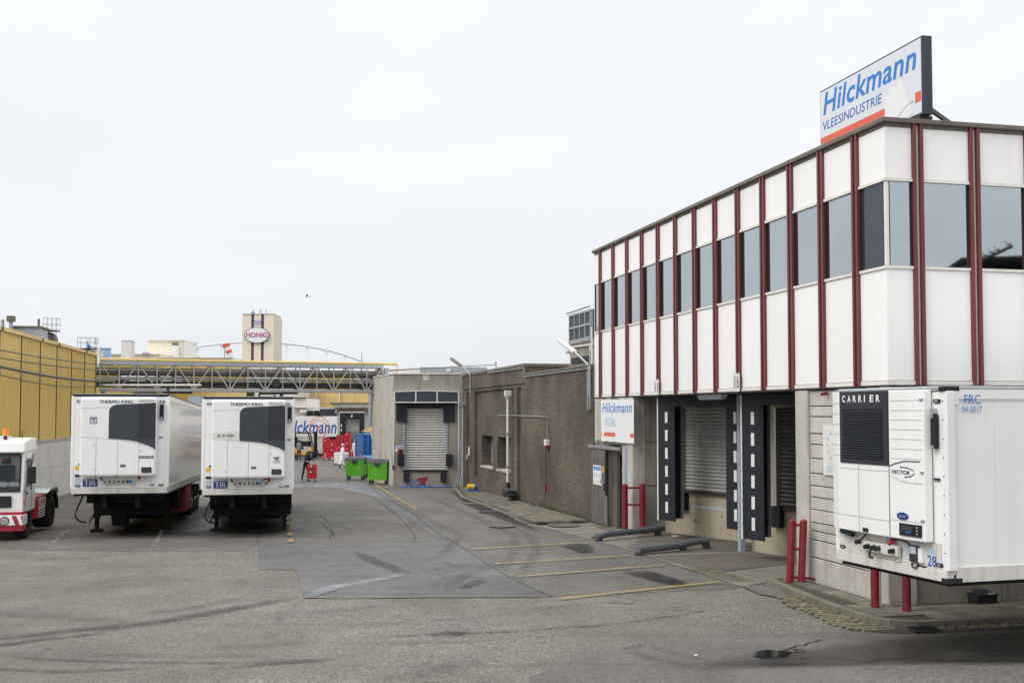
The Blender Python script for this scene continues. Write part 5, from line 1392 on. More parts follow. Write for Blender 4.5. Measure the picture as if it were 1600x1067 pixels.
def trailer(label, loc, rz, pitch, w=2.56, h=2.72, zb=1.25, L=13.6, white='truck', side='truck_side', pallet=True, c0=.3):
    th = thing('refrigerated_trailer', label, 'trailer', loc, group='white refrigerated trailers')
    th.rotation_euler = (pitch, 0, rz)
    hw = w / 2; zt = zb + h
    MB().box(-hw, hw, .02, L, zb + .10, zt - .06).build('body', side, th, bevel=.012)
    MB().box(-hw - .003, hw + .003, 0, .019, zb + .16, zt - .07).build('front_wall', white, th)
    MB().box(-hw - .006, hw + .006, -.03, .10, zb + .0, zb + .155).build('front_sill', 'truck_dirty', th, bevel=.01)
    for s_ in (-1, 1):
        MB().box(s_ * hw - .045, s_ * hw + .045, -.012, .13, zb + .156, zt - .06).build('corner_post', white, th, bevel=.015)
        MB().box(s_ * (hw + .012) - .012, s_ * (hw + .012) + .012, .13, L, zb + .0, zb + .20).build('side_rail', 'truck_dirty', th)
        MB().box(s_ * (hw + .010) - .010, s_ * (hw + .010) + .010, .13, L, zt - .17, zt - .04).build('side_rail', white, th)
        for z in (zb + .22, zt - .20):
            m_ = MB().cyl((s_ * (hw - .16) - .045, -.0, z), (s_ * (hw - .16) - .045, -.022, z), .028, 10).cyl((s_ * (hw - .16) + .045, -.0, z), (s_ * (hw - .16) + .045, -.022, z), .028, 10).box(s_ * (hw - .16) - .045, s_ * (hw - .16) + .045, -.021, 0, z - .028, z + .028)
            o = m_.build('marker_lamp', 'black', th)
            MB().box(s_ * (hw - .16) - .035, s_ * (hw - .16) + .035, -.026, -.0225, z - .014, z + .014).build('lens', 'lens', o)
    MB().box(-hw - .01, hw + .01, -.02, L + .01, zt - .059, zt).build('roof_cap', 'black' if zb > 1.2 else 'galv', th, bevel=.008)
    MB().box(-hw + .02, hw - .02, .03, L, zt + .001, zt + .01).build('roof', white, th)
    MB().box(-hw + .05, hw - .05, .05, L - .05, zb - .06, zb + .099).build('floor_frame', 'chassis', th)
    # chassis
    for s_ in (-1, 1):
        MB().box(s_ * .45 - .07, s_ * .45 + .07, c0, L - .3, zb - .42, zb - .061).build('chassis_beam', 'chassis', th)
        leg = MB().box(s_ * 1.0 - .09, s_ * 1.0 + .09, 2.55, 2.73, .42, zb - .062).build('landing_leg', 'chassis', th)
        MB().box(s_ * 1.0 - .06, s_ * 1.0 + .06, 2.58, 2.70, .10, .419).build('inner_leg', 'chassis', leg)
        MB().box(s_ * 1.0 - .17, s_ * 1.0 + .17, 2.47, 2.81, .02, .10).build('foot', 'chassis', leg, bevel=.02)
        MB().bar((s_ * 1.0, 2.8, .75), (s_ * .5, 3.9, zb - .3), .06).build('leg_brace', 'chassis', th)
        MB().box(s_ * 1.12 - .14, s_ * 1.12 + .10, 3.5, 5.2, zb - .62, zb - .063).build('side_box', 'chassis', th, bevel=.02)
        MB().box(s_ * 1.20 - .02, s_ * 1.20 + .02, 7.0, 8.0, zb - .75, zb - .55).build('side_guard', 'chassis', th)
        for y in (8.9, 10.2, 11.5):
            wheel(th, s_ * 1.02, y, .50, .38, s_, z=.5 if pitch == 0 else .56)
            MB().prism([(s_ * 1.02 - .2, y + .58 * math.cos(a * .35 + .0), .5 + .58 * math.sin(a * .35)) for a in range(10)] + [(s_ * 1.02 - .2, y + .55 * math.cos(a * .35), .5 + .55 * math.sin(a * .35)) for a in range(9, -1, -1)], (.4, 0, 0)).build('mudguard', 'chassis', th)
    MB().box(-1.05, 1.05, 2.3, 2.4, zb - .75, zb - .43).build('leg_crossbeam', 'chassis', th)
    MB().bar((-1, 2.62, zb - .2), (1, 2.62, .72), .05).bar((1, 2.62, zb - .2), (-1, 2.62, .72), .05).build('cross_brace', 'chassis', th)
    MB().box(-.6, .6, 5.4, 6.9, .45, zb - .43).build('tank_box', 'chassis', th, bevel=.06)
    MB().tube(smooth_path([(-hw + .25, .35, zb - .06), (-hw + .05, .4, zb - .55), (-hw + .12, .45, zb - .75), (-hw + .3, .6, zb - .82)]), .025, 6).build('air_hose', 'black', th)
    MB().bar((-1.02, 2.5, .62), (-1.18, 2.3, .30), .03).build('crank_handle', 'chassis', th)
    if pallet:
        MB().box(.72, 1.24, 6.1, 8.0, .38, zb - .07).build('pallet_box', 'redpaint', th)
    if c0 < 1:
        MB().box(-1.0, 1.0, .8, 2.25, zb - .30, zb - .061).build('coupling_plate', 'chassis', th)
        MB().box(-.98, .98, 2.42, 2.50, zb - .62, zb - .061).build('bulkhead', 'chassis', th)
        MB().cyl((-.62, 3.2, .62), (-.2, 3.2, .62), .48, 20).build('spare_wheel', 'tyre', th, True)
        MB().box(-.15, .9, 3.0, 4.2, .36, zb - .43).build('battery_box', 'chassis', th, bevel=.04)
    MB().box(-1.15, 1.15, 8.4, 12.2, .6, .75).build('axle_frame', 'chassis', th)
    MB().box(-1.2, 1.2, L - .12, L - .02, .55, .75).build('rear_bumper', 'chassis', th)
    return th, hw, zt

Xv, Zv = (1, 0, 0), (0, 0, 1)
def slx_unit(th, hw, zt, second):
    """Rounded cooling unit with a swept slate grille on the front wall."""
    o = -hw                       # measurements run from the left edge of the wall
    d0, d1 = -.34, -.02
    x0, x1, z0, z1 = o + .24, o + 2.26, zt - 2.28, zt - .10
    u = MB().box(x0, x1, d0, d1, z0, z1).build('cooling_unit', 'truck', th, bevel=.06)
    f = d0 - .001
    def pan(nm, pts, m_, dep=.006, par=u): return MB().prism([(o + a, f, zt - b) for a, b in pts], (0, -dep, 0)).build(nm, m_, par)
    top = [(1.00, 1.24), (1.00, .46), (1.03, .39), (1.09, .33), (1.20, .30), (1.76, .275), (1.76, 1.33), (1.55, 1.285), (1.25, 1.255)]
    pan('grille', top, 'plastic')
    pan('grille_dark', [(1.763, .275), (2.245, .25), (2.245, 1.26), (1.763, 1.26)], 'plastic_dark')
    pan('grille_tip', [(1.763, 1.263), (2.245, 1.263), (2.245, 1.53), (2.05, 1.43), (1.763, 1.335)], 'plastic')
    for x in (.67, 1.24, 1.80): pan('seam', [(x, 1.30 if x > 1 else 1.22), (x + .012, 1.30 if x > 1 else 1.22), (x + .012, 2.26), (x, 2.26)], 'seam', .002)
    pan('seam', [(.26, 1.18), (1.0, 1.235), (1.0, 1.247), (.26, 1.192)], 'seam', .002)
    pan('seam', [(.26, .40), (.99, .375), (.99, .385), (.26, .41)], 'seam', .002)
    sw = [(1.02, 1.262), (1.3, 1.275), (1.6, 1.32), (1.95, 1.42), (2.25, 1.55)]
    pan('seam', sw + [(a, b + .014) for a, b in sw[::-1]], 'seam', .002)
    for k in (0, .007): text('lettering', 'THERMO KING', 'ink', u, (o + .74 + k, f - .003 - k * .1, zt - .268), Xv, Zv, .88, .09)
    for k in range(4): MB().box(o + 1.79, o + 2.19, f - .003, f, zt - .24 + .024 * k, zt - .228 + .024 * k).build('vent_slot', 'seam', u)
    for a, b in ((1.70, .5), (1.70, .85), (1.70, 1.2), (.62, 1.42), (1.86, 1.6), (.62, 2.1)): MB().cyl((o + a, f, zt - b), (o + a, f - .012, zt - b), .012, 8).build('bolt', 'dark', u)
    lx_, lz_ = (.50, .83) if not second else (1.92, 1.86)
    MB().box(o + lx_, o + lx_ + .19, f - .004, f, zt - lz_, zt - lz_ + .19).build('emblem', 'ink' if not second else 'label', u)
    e_ = MB().box(o + lx_ + .015, o + lx_ + .175, f - .006, f - .0045, zt - lz_ + .015, zt - lz_ + .175).build('emblem_face', 'lip', u)
    text('lettering', 'TK', 'ink' if second else 'blue', u, (o + lx_ + .025, f - .008, zt - lz_ + .03), Xv, Zv, .14, .12, 0, .02)
    MB().box(o + lx_ + .03, o + lx_ + .16, f - .009, f - .0075, zt - lz_ + .13, zt - lz_ + .16).build('emblem_bar', 'ink', u)
    if second:
        MB().prism([(o + .26, f - .002, zt - 1.14), (o + .99, f - .002, zt - 1.20), (o + .99, f - .002, zt - .96), (o + .26, f - .002, zt - 1.02)], (0, -.002, 0)).build('name_band', 'lip', u)
        text('lettering', 'SLX\u2022300', 'ink', u, (o + .39, f - .006, zt - 1.13), Xv, Zv, .46, .08, .2, .02)
    else:
        MB().box(o + 1.81, o + 2.20, f - .003, f, zt - 1.79, zt - 1.72).build('name_plate', 'ink', u)
        text('lettering', 'SLX\u2022300', 'lip', u, (o + 1.84, f - .005, zt - 1.78), Xv, Zv, .33, .045, .15, .01)
    MB().box(o + 1.32, o + 1.46, f - .003, f, zt - 2.02, zt - 1.95).build('sticker', 'coping', u)
    c = MB().box(o + 1.88, o + 2.15, f - .02, f, zt - 2.18, zt - 2.03).build('control_panel', 'black', u, bevel=.01)
    MB().box(o + 1.92, o + 2.11, f - .024, f - .0205, zt - 2.15, zt - 2.06).build('display', 'plastic', c)
    for a in (.67, 1.24, 1.80): MB().box(o + a - .02, o + a + .02, f - .012, f + .05, zt - 2.30, zt - 2.275).build('latch', 'dark', u)
    # front wall fittings beside and below the unit
    hd = MB().box(o + 2.31, o + 2.42, -.07, -.013, zt - .73, zt - .27).build('document_tube', 'black', th, bevel=.02)
    for z in (zt - .30, zt - .73): MB().box(o + 2.335, o + 2.395, -.085, -.02, z, z + .09).build('bracket', 'galv', hd)
    MB().box(o + 2.30, o + 2.40, -.03, -.004, zt - 1.22, zt - 1.19).build('catch', 'dark', th)
    MB().box(o + .08, o + .22, -.006, -.0035, zt - 2.10, zt - 1.99).build('yellow_sticker', 'yellow', th)
    MB().box(o + .16, o + .23, -.006, -.0035, zt - 1.975, zt - 1.92).build('sticker', 'tir', th)
    MB().box(o + .08, o + .23, -.006, -.0035, zt - 2.30, zt - 2.22).build('sticker', 'dark', th)
    MB().box(o + .08, o + .23, -.006, -.0035, zt - 2.50, zt - 2.33).build('sticker', 'label', th)
    p = MB().box(o + .29, o + .68, -.02, -.004, zt - 2.56, zt - 2.35).build('transit_plate', 'tir', th, bevel=.004)
    text('lettering', 'TIR', 'lip', p, (o + .33, -.0235, zt - 2.53), Xv, Zv, .31, .15, 0, .0)
    c = MB().box(o + .83, o + 1.68, -.10, -.03, zt - 2.49, zt - 2.38).build('coupling_panel', 'truck_dirty', th, bevel=.008)
    for k, (a, m_) in enumerate(((.90, 'dark'), (1.02, 'black'), (1.14, 'dark'), (1.26, 'black'), (1.38, 'black'), (1.48, 'black'))):
        MB().cyl((o + a, -.10, zt - 2.435), (o + a, -.17, zt - 2.435 + .02 * (k % 2)), .026, 10).build('coupling', m_, c)
    MB().box(o + 1.50, o + 1.62, -.105, -.101, zt - 2.465, zt - 2.40).build('sticker', 'blue', c)
    MB().tube(smooth_path([(o + .86, -.05, zt - 2.40), (o + .78, -.08, zt - 2.34), (o + .80, -.10, zt - 2.26), (o + .9, -.08, zt - 2.27)]), .02, 6).build('hose', 'black', th)
    for a in (.92, 1.58): MB().box(o + a, o + a + .07, -.05, -.004, zt - 2.57, zt - 2.491).build('bracket', 'truck_dirty', th)
    MB().cyl((o + 1.80, -.05, zt - 2.32), (o + 1.80, -.16, zt - 2.34), .04, 10).build('gladhand', 'redpaint', th)
    MB().cyl((o + 1.88, -.05, zt - 2.33), (o + 1.88, -.14, zt - 2.34), .045, 10).build('gladhand', 'lip', th)
    MB().box(o + 2.08, o + 2.20, -.03, -.004, zt - 2.545, zt - 2.52).build('plate', 'dark', th)
    if second: MB().tube([(o + 1.72 + .07 * math.cos(a * .6), -.08, zt - 2.37 + .07 * math.sin(a * .6)) for a in range(11)], .015, 6).build('cable_loop', 'black', th)

t1, hw, zt = trailer('white refrigerated trailer nearest the yellow warehouse with slate grille and blue square emblem', (-10.91, 31.6, 0.0), R(10.9), -.0225, w=2.53, h=2.76, zb=1.26)
slx_unit(t1, hw, zt, False)
t2, hw, zt = trailer('white refrigerated trailer standing between the other trailer and the dashed yellow line', (-7.41, 31.9, -.03), R(11.1), -.0225, w=2.46, h=2.74, zb=1.24, pallet=False)
slx_unit(t2, hw, zt, True)

# the near trailer at the office corner carries a louvred cooling unit
t3, hw, zt = trailer('large white refrigerated trailer at the office corner with a black louvred cooling unit', (5.567, 16.85, 0), R(-72.5), .0, w=2.62, h=2.68, zb=1.18, side='truck', pallet=False, c0=3.4)
for ch in list(t3.children):
    if ch.name.split('.')[0] in ('crank_handle', 'air_hose'):
        bpy.data.objects.remove(ch); continue
    if ch.name.split('.')[0] in ('landing_leg', 'leg_brace', 'leg_crossbeam', 'cross_brace', 'crank_handle', 'air_hose', 'side_box'):
        ch.location.y += 2.2
o = -hw
prof = [(o + .05, -.02), (o + .08, -.12), (o + .30, -.175), (o + 1.2, -.20), (o + 2.05, -.175), (o + 2.33, -.13), (o + 2.36, -.02)]
u = MB().prism([(a, b, zt - 2.16) for a, b in prof], (0, 0, 2.12)).build('cooling_unit', 'truck', t3, bevel=.012)
def fy(x):
    for (a, b), (c, d) in zip(prof, prof[1:]):
        if a <= x <= c: return b + (d - b) * (x - a) / (c - a)
    return -.02
def fp(nm, m_, x0, x1, z0, z1, dep=.006, n=4, par=None):
    xs = sorted([x0 + (x1 - x0) * k / n for k in range(n + 1)] + [a for a, _ in prof if x0 < a < x1])
    pts = [(x, fy(x) - .0015) for x in xs] + [(x, fy(x) - dep) for x in xs[::-1]]
    return MB().prism([(a, b, z0) for a, b in pts], (0, 0, z1 - z0)).build(nm, m_, par or u)
gx0, gx1, gz0, gz1 = o + .38, o + 1.60, zt - 1.13, zt - .035
gp = fp('grille_surround', 'plastic_dark', gx0, gx1, gz0, gz1, .012)
gi = fp('grille_recess', 'black', gx0 + .07, gx1 - .10, gz0 + .07, gz1 - .26, .014)
for k in range(20):
    z = gz0 + .095 + .036 * k
    if z < gz1 - .30: fp('grille_slat', 'plastic', gx0 + .10, gx1 - .13, z, z + .010, .034, 2, gi)
for a, ch_ in enumerate('CARRIER'):
    x = gx0 + .08 + a * .148
    text('lettering', ch_, 'white', gp, (x, fy(x) - .016, gz1 - .165), (1, (fy(x + .1) - fy(x)) / .1, 0), Zv, .088 if ch_ != 'I' else .03, .105, 0, .03)
for k in range(7): fp('panel_seam', 'seam', o + 1.66, o + 2.30, zt - .19 - .138 * k, zt - .183 - .138 * k, .004)
for k in range(6): fp('panel_seam', 'seam', o + .09, o + .36, zt - .22 - .16 * k, zt - .213 - .16 * k, .004)
fp('panel_seam', 'dark', o + 1.605, o + 1.618, zt - 2.15, zt - .04, .004, 1)
fp('panel_seam', 'seam', o + .86, o + .868, zt - 2.15, zt - 1.14, .004, 1)
fp('panel_seam', 'seam', o + .36, o + 1.6, zt - 1.215, zt - 1.207, .004)
fp('panel_seam', 'seam', o + .15, o + 1.6, zt - 1.93, zt - 1.922, .004)
fp('panel_seam', 'seam', o + 1.62, o + 2.3, zt - 1.90, zt - 1.892, .004)
def strip(nm, m_, pts, wd):
    mb = MB(); q = []
    for (a, b), (c, d) in zip(pts, pts[1:]): q += [(a + (c - a) * k / 6, b + (d - b) * k / 6) for k in range(6)]
    pts = q + [pts[-1]]
    for (a, b), (c, d) in zip(pts, pts[1:]):
        mb.add([(a, fy(a) - .006, b - wd / 2), (c, fy(c) - .006, d - wd / 2), (c, fy(c) - .006, d + wd / 2), (a, fy(a) - .006, b + wd / 2)], [(0, 1, 2, 3)])
    mb.build(nm, m_, u)
strip('swoosh', 'plastic_dark', [(o + 1.62, zt - 1.13), (o + 1.75, zt - 1.09), (o + 1.95, zt - 1.05), (o + 2.25, zt - 1.045)], .016)
strip('swoosh', 'seam', [(o + 1.66, zt - 1.26), (o + 1.85, zt - 1.33), (o + 2.1, zt - 1.35), (o + 2.3, zt - 1.35)], .010)
text('lettering', 'VECTOR', 'ink', u, (o + 1.67, fy(o + 1.67) - .008, zt - 1.235), (1, .029, 0), Zv, .40, .055, .12, .015)
strip('emblem_arc', 'ink', [(o + 1.95, zt - 1.275), (o + 2.08, zt - 1.26), (o + 2.15, zt - 1.22), (o + 2.13, zt - 1.17), (o + 2.02, zt - 1.14), (o + 1.85, zt - 1.135)], .014)
MB().prism([(o + 1.90 + .13 * math.cos(a * .4488), fy(o + 1.9) - .004, zt - 1.83 + .055 * math.sin(a * .4488)) for a in range(14)], (0, -.006, 0)).build('emblem', 'tir', u)
text('lettering', 'Carrier', 'label', u, (o + 1.83, fy(o + 1.9) - .012, zt - 1.85), Xv, Zv, .15, .04, .15)
c = fp('control_panel', 'black', o + 1.84, o + 2.27, zt - 2.10, zt - 1.93, .02)
for a in (.0,): MB().box(o + 1.90, o + 2.14, fy(o + 2.0) - .024, fy(o + 2.0) - .0205, zt - 2.03, zt - 1.96).build('display', 'plastic', c)
for k in range(3): MB().cyl((o + 2.20, fy(o + 2.2) - .018, zt - 1.97 - .045 * k), (o + 2.20, fy(o + 2.2) - .026, zt - 1.97 - .045 * k), .012, 8).build('button', 'label', c)
MB().box(o + 1.98, o + 2.10, fy(o + 2.0) - .024, fy(o + 2.0) - .0205, zt - 2.055, zt - 2.04).build('logo_strip', 'blue', c)
fp('lower_vent', 'black', o + .96, o + 1.10, zt - 2.14, zt - 2.08, .01, 1)
for z in (.16, 1.18, 1.85): MB().box(o + 2.26, o + 2.32, fy(o + 2.3) - .02, fy(o + 2.3), zt - z - .03, zt - z).build('latch', 'galv', u)
hd = MB().box(o + 2.39, o + 2.50, -.08, -.013, zt - .86, zt - .37).build('document_tube', 'black', t3, bevel=.02)
MB().box(o + 2.425, o + 2.465, -.10, -.02, zt - .44, zt - .30).build('bracket', 'galv', hd)
MB().box(o + 2.42, o + 2.47, -.10, -.02, zt - .86, zt - .81).build('bracket', 'galv', hd)
MB().box(o + 2.39, o + 2.50, -.03, -.004, zt - 1.30, zt - 1.265).build('catch', 'dark', t3)
for k in range(10): MB().cyl((o + 2.585, -.013, zt - .2 - .26 * k), (o + 2.585, -.02, zt - .2 - .26 * k), .009, 8).build('rivet', 'dark', t3)
# couplings under the unit
MB().box(o + .08, o + 2.5, -.012, -.0035, 1.34, zt - 2.165).build('lower_wall', 'truck_dirty', t3)
c = MB().box(o + .78, o + 1.66, -.11, -.04, zt - 2.44, zt - 2.29).build('coupling_panel', 'truck_dirty', t3, bevel=.01)
for a in (.82, 1.56): MB().box(o + a, o + a + .07, -.05, -.013, zt - 2.52, zt - 2.441).build('bracket', 'truck_dirty', t3)
for k, (a, r_, m_) in enumerate(((.98, .036, 'black'), (1.14, .036, 'black'), (1.24, .036, 'dark'), (1.58, .036, 'black'))):
    MB().cyl((o + a, -.11, zt - 2.36), (o + a, -.19, zt - 2.37), r_, 12).build('coupling', m_, c)
MB().tube(smooth_path([(o + 1.15, -.19, zt - 2.38), (o + 1.14, -.22, zt - 2.48), (o + 1.2, -.2, zt - 2.51)]), .016, 6).build('hose', 'black', c)
MB().cyl((o + .70, -.04, zt - 2.32), (o + .70, -.15, zt - 2.33), .036, 12).build('gladhand', 'dark', t3)
MB().tube(smooth_path([(o + .74, -.05, zt - 2.34), (o + .80, -.14, zt - 2.30), (o + .86, -.10, zt - 2.22), (o + .90, -.08, zt - 2.17)]), .015, 6).build('hose', 'black', t3)
MB().cyl((o + 1.50, -.03, zt - 2.20), (o + 1.46, -.12, zt - 2.28), .034, 12).build('gladhand', 'redpaint', t3)
MB().tube(smooth_path([(o + 1.52, -.05, zt - 2.20), (o + 1.62, -.12, zt - 2.17), (o + 1.8, -.06, zt - 2.21), (o + 1.85, -.03, zt - 2.25)]), .013, 6).build('hose', 'dark', t3)
MB().cyl((o + .26, -.10, zt - 2.20), (o + .58, -.11, zt - 2.23), .036, 10).build('air_duct', 'black', t3)
mt_ = MB().box(o + 1.86, o + 2.04, -.06, -.013, zt - 2.48, zt - 2.24).build('meter_box', 'dark', t3, bevel=.012)
MB().box(o + 1.88, o + 2.02, -.064, -.0605, zt - 2.36, zt - 2.26).build('meter_face', 'label', mt_)
MB().box(o + 2.05, o + 2.15, -.05, -.013, zt - 2.47, zt - 2.27).build('junction_box', 'truck', t3)
MB().tube(smooth_path([(o + 1.90, -.04, zt - 2.49), (o + 1.92, -.05, zt - 2.545), (o + 2.0, -.05, zt - 2.55), (o + 2.04, -.04, zt - 2.49)]), .012, 6).build('hose', 'dark', t3)
for x0, x1, z0, z1, m_ in ((.12, .28, .30 + 2.0, 2.16, 'label'), (1.28, 1.40, 2.27, 2.18, 'paleblue'), (1.72, 1.80, 2.42, 2.24, 'label'), (2.18, 2.40, 2.36, 2.26, 'label'), (1.98, 2.16, 2.23, 2.175, 'label')):
    MB().box(o + x0, o + x1, -.0145, -.0125, zt - z0, zt - z1).build('sticker', m_, t3)
text('lettering', '28', 'blue2', t3, (o + 2.21, -.016, zt - 2.50), Xv, Zv, .19, .15, 0, .01)
MB().box(o + 2.02, o + 2.20, -.03, -.004, zt - 2.535, zt - 2.51).build('plate', 'dark', t3)
# side lettering and panel joints (the side that faces the yard is local +x)
text('lettering', 'FRC', 'blue', t3, (hw + .024, .30, zt - .235), (0, 1, 0), Zv, .27, .125, 0, .0)
text('lettering', '04-2017', 'blue', t3, (hw + .024, .26, zt - .355), (0, 1, 0), Zv, .33, .085, 0, .0)
for y in (.80, 2.1, 3.4): MB().box(hw, hw + .002, y, y + .012, zt - 2.4, zt - .2).build('panel_joint', 'lip', t3)
MB().box(hw, hw + .026, .132, .20, zt - .25, zt - .03).build('corner_casting', 'truck', t3)
for z0, z1 in ((zt - .062, zt + .004), (zt - 2.70, zt - 2.62)): MB().box(hw - .10, hw + .03, -.035, .22, z0, z1).build('corner_guard', 'black', t3, bevel=.01)

# ------------------------------------------------------------------ terminal tractor
tr = thing('terminal_tractor', 'white cab terminal tractor with red and white striped bumper at the left', 'truck', (-14.58, 31.05, 0), R(10.9))
W2 = 1.15
MB().prism([(-W2, .04, .72), (-W2, .04, 1.33), (-W2, 1.55, 1.33), (-W2, 1.55, .75)], (2 * W2, 0, 0)).build('cab', 'truck', tr, bevel=.03)
MB().box(-W2, W2, 1.50, 1.55, 1.331, 1.62).box(-W2, W2, 1.50, 1.55, 2.22, 2.42).box(-W2, -.85, 1.50, 1.55, 1.62, 2.22).box(.85, W2, 1.50, 1.55, 1.62, 2.22).build('rear_wall', 'truck', tr)
MB().box(-.85, .85, 1.52, 1.53, 1.62, 2.22).build('rear_window', 'clear', tr)
for s_ in (-1, 1):
    MB().prism([(s_ * W2, .05, 1.331), (s_ * W2, .14, 1.331), (s_ * W2, .27, 2.41), (s_ * W2, .17, 2.41)], (-s_ * .09, 0, 0)).build('front_pillar', 'truck', tr)
    MB().prism([(s_ * W2, .14, 1.331), (s_ * W2, .40, 1.331), (s_ * W2, .45, 2.41), (s_ * W2, .27, 2.41)], (-s_ * .03, 0, 0)).build('quarter_panel', 'truck', tr)
    MB().box(s_ * W2 - s_ * .03 - .001 * (s_ < 0), s_ * W2, 1.03, 1.50, 1.331, 2.41).box(s_ * W2 - s_ * .03, s_ * W2, .40, 1.03, 1.331, 1.42).box(s_ * W2 - s_ * .03, s_ * W2, .45, 1.03, 2.22, 2.41).build('door', 'truck', tr)
    MB().box(s_ * .45 - .26, s_ * .45 + .26, .75, 1.1, 1.3, 1.62).box(s_ * .45 - .24, s_ * .45 + .24, 1.05, 1.22, 1.55, 2.02).box(s_ * .45 - .13, s_ * .45 + .13, 1.08, 1.2, 2.04, 2.22).build('seat', 'plastic', tr, bevel=.04)
MB().prism([(-W2 + .04, .09, 1.331), (-W2 + .04, .45, 1.331), (-W2 + .04, .42, 1.46), (-W2 + .04, .13, 1.42)], (2 * W2 - .08, 0, 0)).build('dashboard', 'plastic', tr)
MB().tube([(-.45 + .2 * math.cos(a * .45), .52 + .05 * math.sin(a * .45), 1.58 + .17 * math.sin(a * .45)) for a in range(15)], .014, 6).build('steering_wheel', 'black', tr)
for x, y in ((.55, .25), (.86, .3)): MB().prism([(x - .16, y - .08, 1.47), (x + .14, y - .1, 1.46), (x + .17, y + .08, 1.52), (x - .1, y + .1, 1.55)], (0, .01, .05)).build('paper', 'white', tr)
MB().prism([(-W2 - .02, .02, 2.40), (-W2 - .02, .10, 2.70), (-W2 - .02, .9, 2.80), (-W2 - .02, 1.5, 2.78), (-W2 - .02, 1.58, 2.40)], (2 * W2 + .04, 0, 0)).build('roof_visor', 'truck', tr, bevel=.04)
def slope(z): return .04 + (z - 1.28) * .13 / 1.08
wsn = MB().prism([(-W2 + .10, slope(1.36) - .006, 1.36), (W2 - .10, slope(1.36) - .006, 1.36), (W2 - .10, slope(2.33) - .006, 2.33), (-W2 + .10, slope(2.33) - .006, 2.33)], (0, -.012, 0)).build('windscreen', 'clear', tr)
fr_ = MB()
for (x0, z0), (x1, z1) in (((-W2 + .09, 1.345), (W2 - .09, 1.345)), ((W2 - .09, 1.345), (W2 - .09, 2.345)), ((W2 - .09, 2.345), (-W2 + .09, 2.345)), ((-W2 + .09, 2.345), (-W2 + .09, 1.345))):
    fr_.bar((x0, slope(z0) - .012, z0), (x1, slope(z1) - .012, z1), .035)
fr_.build('windscreen_seal', 'black', tr)
MB().prism([(-.9, slope(2.24) - .02, 2.235), (.62, slope(2.24) - .02, 2.235), (.56, slope(2.32) - .02, 2.325), (-.9, slope(2.32) - .02, 2.325)], (0, -.002, 0)).build('sun_strip', 'tir', wsn)
for x in (.02, .17, .30, .44): MB().box(x, x + .07, slope(2.28) - .0245, slope(2.28) - .0225, 2.25, 2.30).build('strip_mark', 'white', wsn)
MB().box(-.9, .62, slope(2.2) - .024, slope(2.2) - .021, 2.205, 2.222).build('red_line', 'orange', wsn)
for s_ in (-1, 1): MB().bar((s_ * .3, slope(1.40) - .03, 1.40), (s_ * .3 - .45, slope(1.7) - .03, 1.55), .02).build('wiper', 'black', wsn)
MB().box(-.86, .86, -.005, .04, .90, 1.22).build('grille', 'black', tr, bevel=.02)
for k in range(5): MB().box(-.82, .82, -.012, -.006, .94 + .06 * k, .955 + .06 * k).build('grille_slat', 'plastic', tr)
bp = MB().box(-1.20, 1.20, -.12, .40, .42, .70).build('bumper', 'truck', tr, bevel=.02)
for k in range(-5, 6):
    if k in (3,): continue
    x = k * .24 - .06
    a = [max(-1.19, min(1.19, v)) for v in (x + .10, x + .22, x + .12, x)]
    MB().prism([(a[0] + .10 * 0, -.1225, .43), (a[1], -.1225, .43), (a[2], -.1225, .69), (a[3], -.1225, .69)], (0, -.002, 0)).build('stripe', 'redpaint', bp)
for s_ in (-1, 1):
    MB().cyl((s_ * .72, -.12, .55), (s_ * .72, -.14, .55), .105, 18).build('headlight', 'lens', bp)
    MB().cyl((s_ * .72, -.121, .55), (s_ * .72, -.132, .55), .125, 18).build('headlight_ring', 'chassis', bp)
MB().box(-1.18, 1.18, -.08, .4, .26, .415).build('lower_bumper', 'redpaint', tr, bevel=.02)
MB().box(-W2 - .01, W2 + .01, -.02, .5, .704, .78).build('bumper_top', 'redpaint', tr)
# right side of the cab
x = W2 + .001
MB().prism([(x - .015, .41, 1.43), (x - .015, 1.02, 1.43), (x - .015, 1.02, 2.21), (x - .015, .46, 2.21)], (.008, 0, 0)).build('side_window', 'clear', tr)
MB().prism([(x, 1.10, 2.05), (x, 1.45, 2.12), (x, 1.45, 2.36), (x, 1.10, 2.36)], (.008, 0, 0)).build('side_window', 'glass', tr)
for y in (.34, 1.06): MB().box(x, x + .006, y, y + .02, .85, 2.3).build('door_seam', 'dark', tr)
MB().box(x, x + .03, .42, .56, 1.24, 1.29).build('door_handle', 'black', tr)
mr_ = MB().box(x + .10, x + .32, .02, .12, 1.55, 2.02).build('mirror', 'black', tr, bevel=.03)
MB().tube([(x, .2, 2.15), (x + .2, .08, 2.18), (x + .2, .07, 1.40), (x, .2, 1.32)], .016, 6).build('mirror_arm', 'black', mr_)
for y, z, m_ in ((.12, 1.05, 'amber'), (.12, .95, 'redpaint')): MB().box(x, x + .02, y, y + .05, z, z + .07).build('side_lamp', m_, tr)
MB().box(-.6, .6, .8, 1.1, 2.80, 2.84).build('roof_plate', 'truck', tr)
b_ = MB().cyl((.55, .55, 2.76), (.55, .55, 2.86), .05, 10).build('beacon_stand', 'dark', tr)
MB().cyl((.55, .55, 2.86), (.55, .55, 3.06), .085, 14, .075).build('beacon', 'amber', tr, True)
MB().cyl((1.0, .5, 2.79), (1.0, .5, 3.0), .012, 6).build('antenna', 'dark', tr)
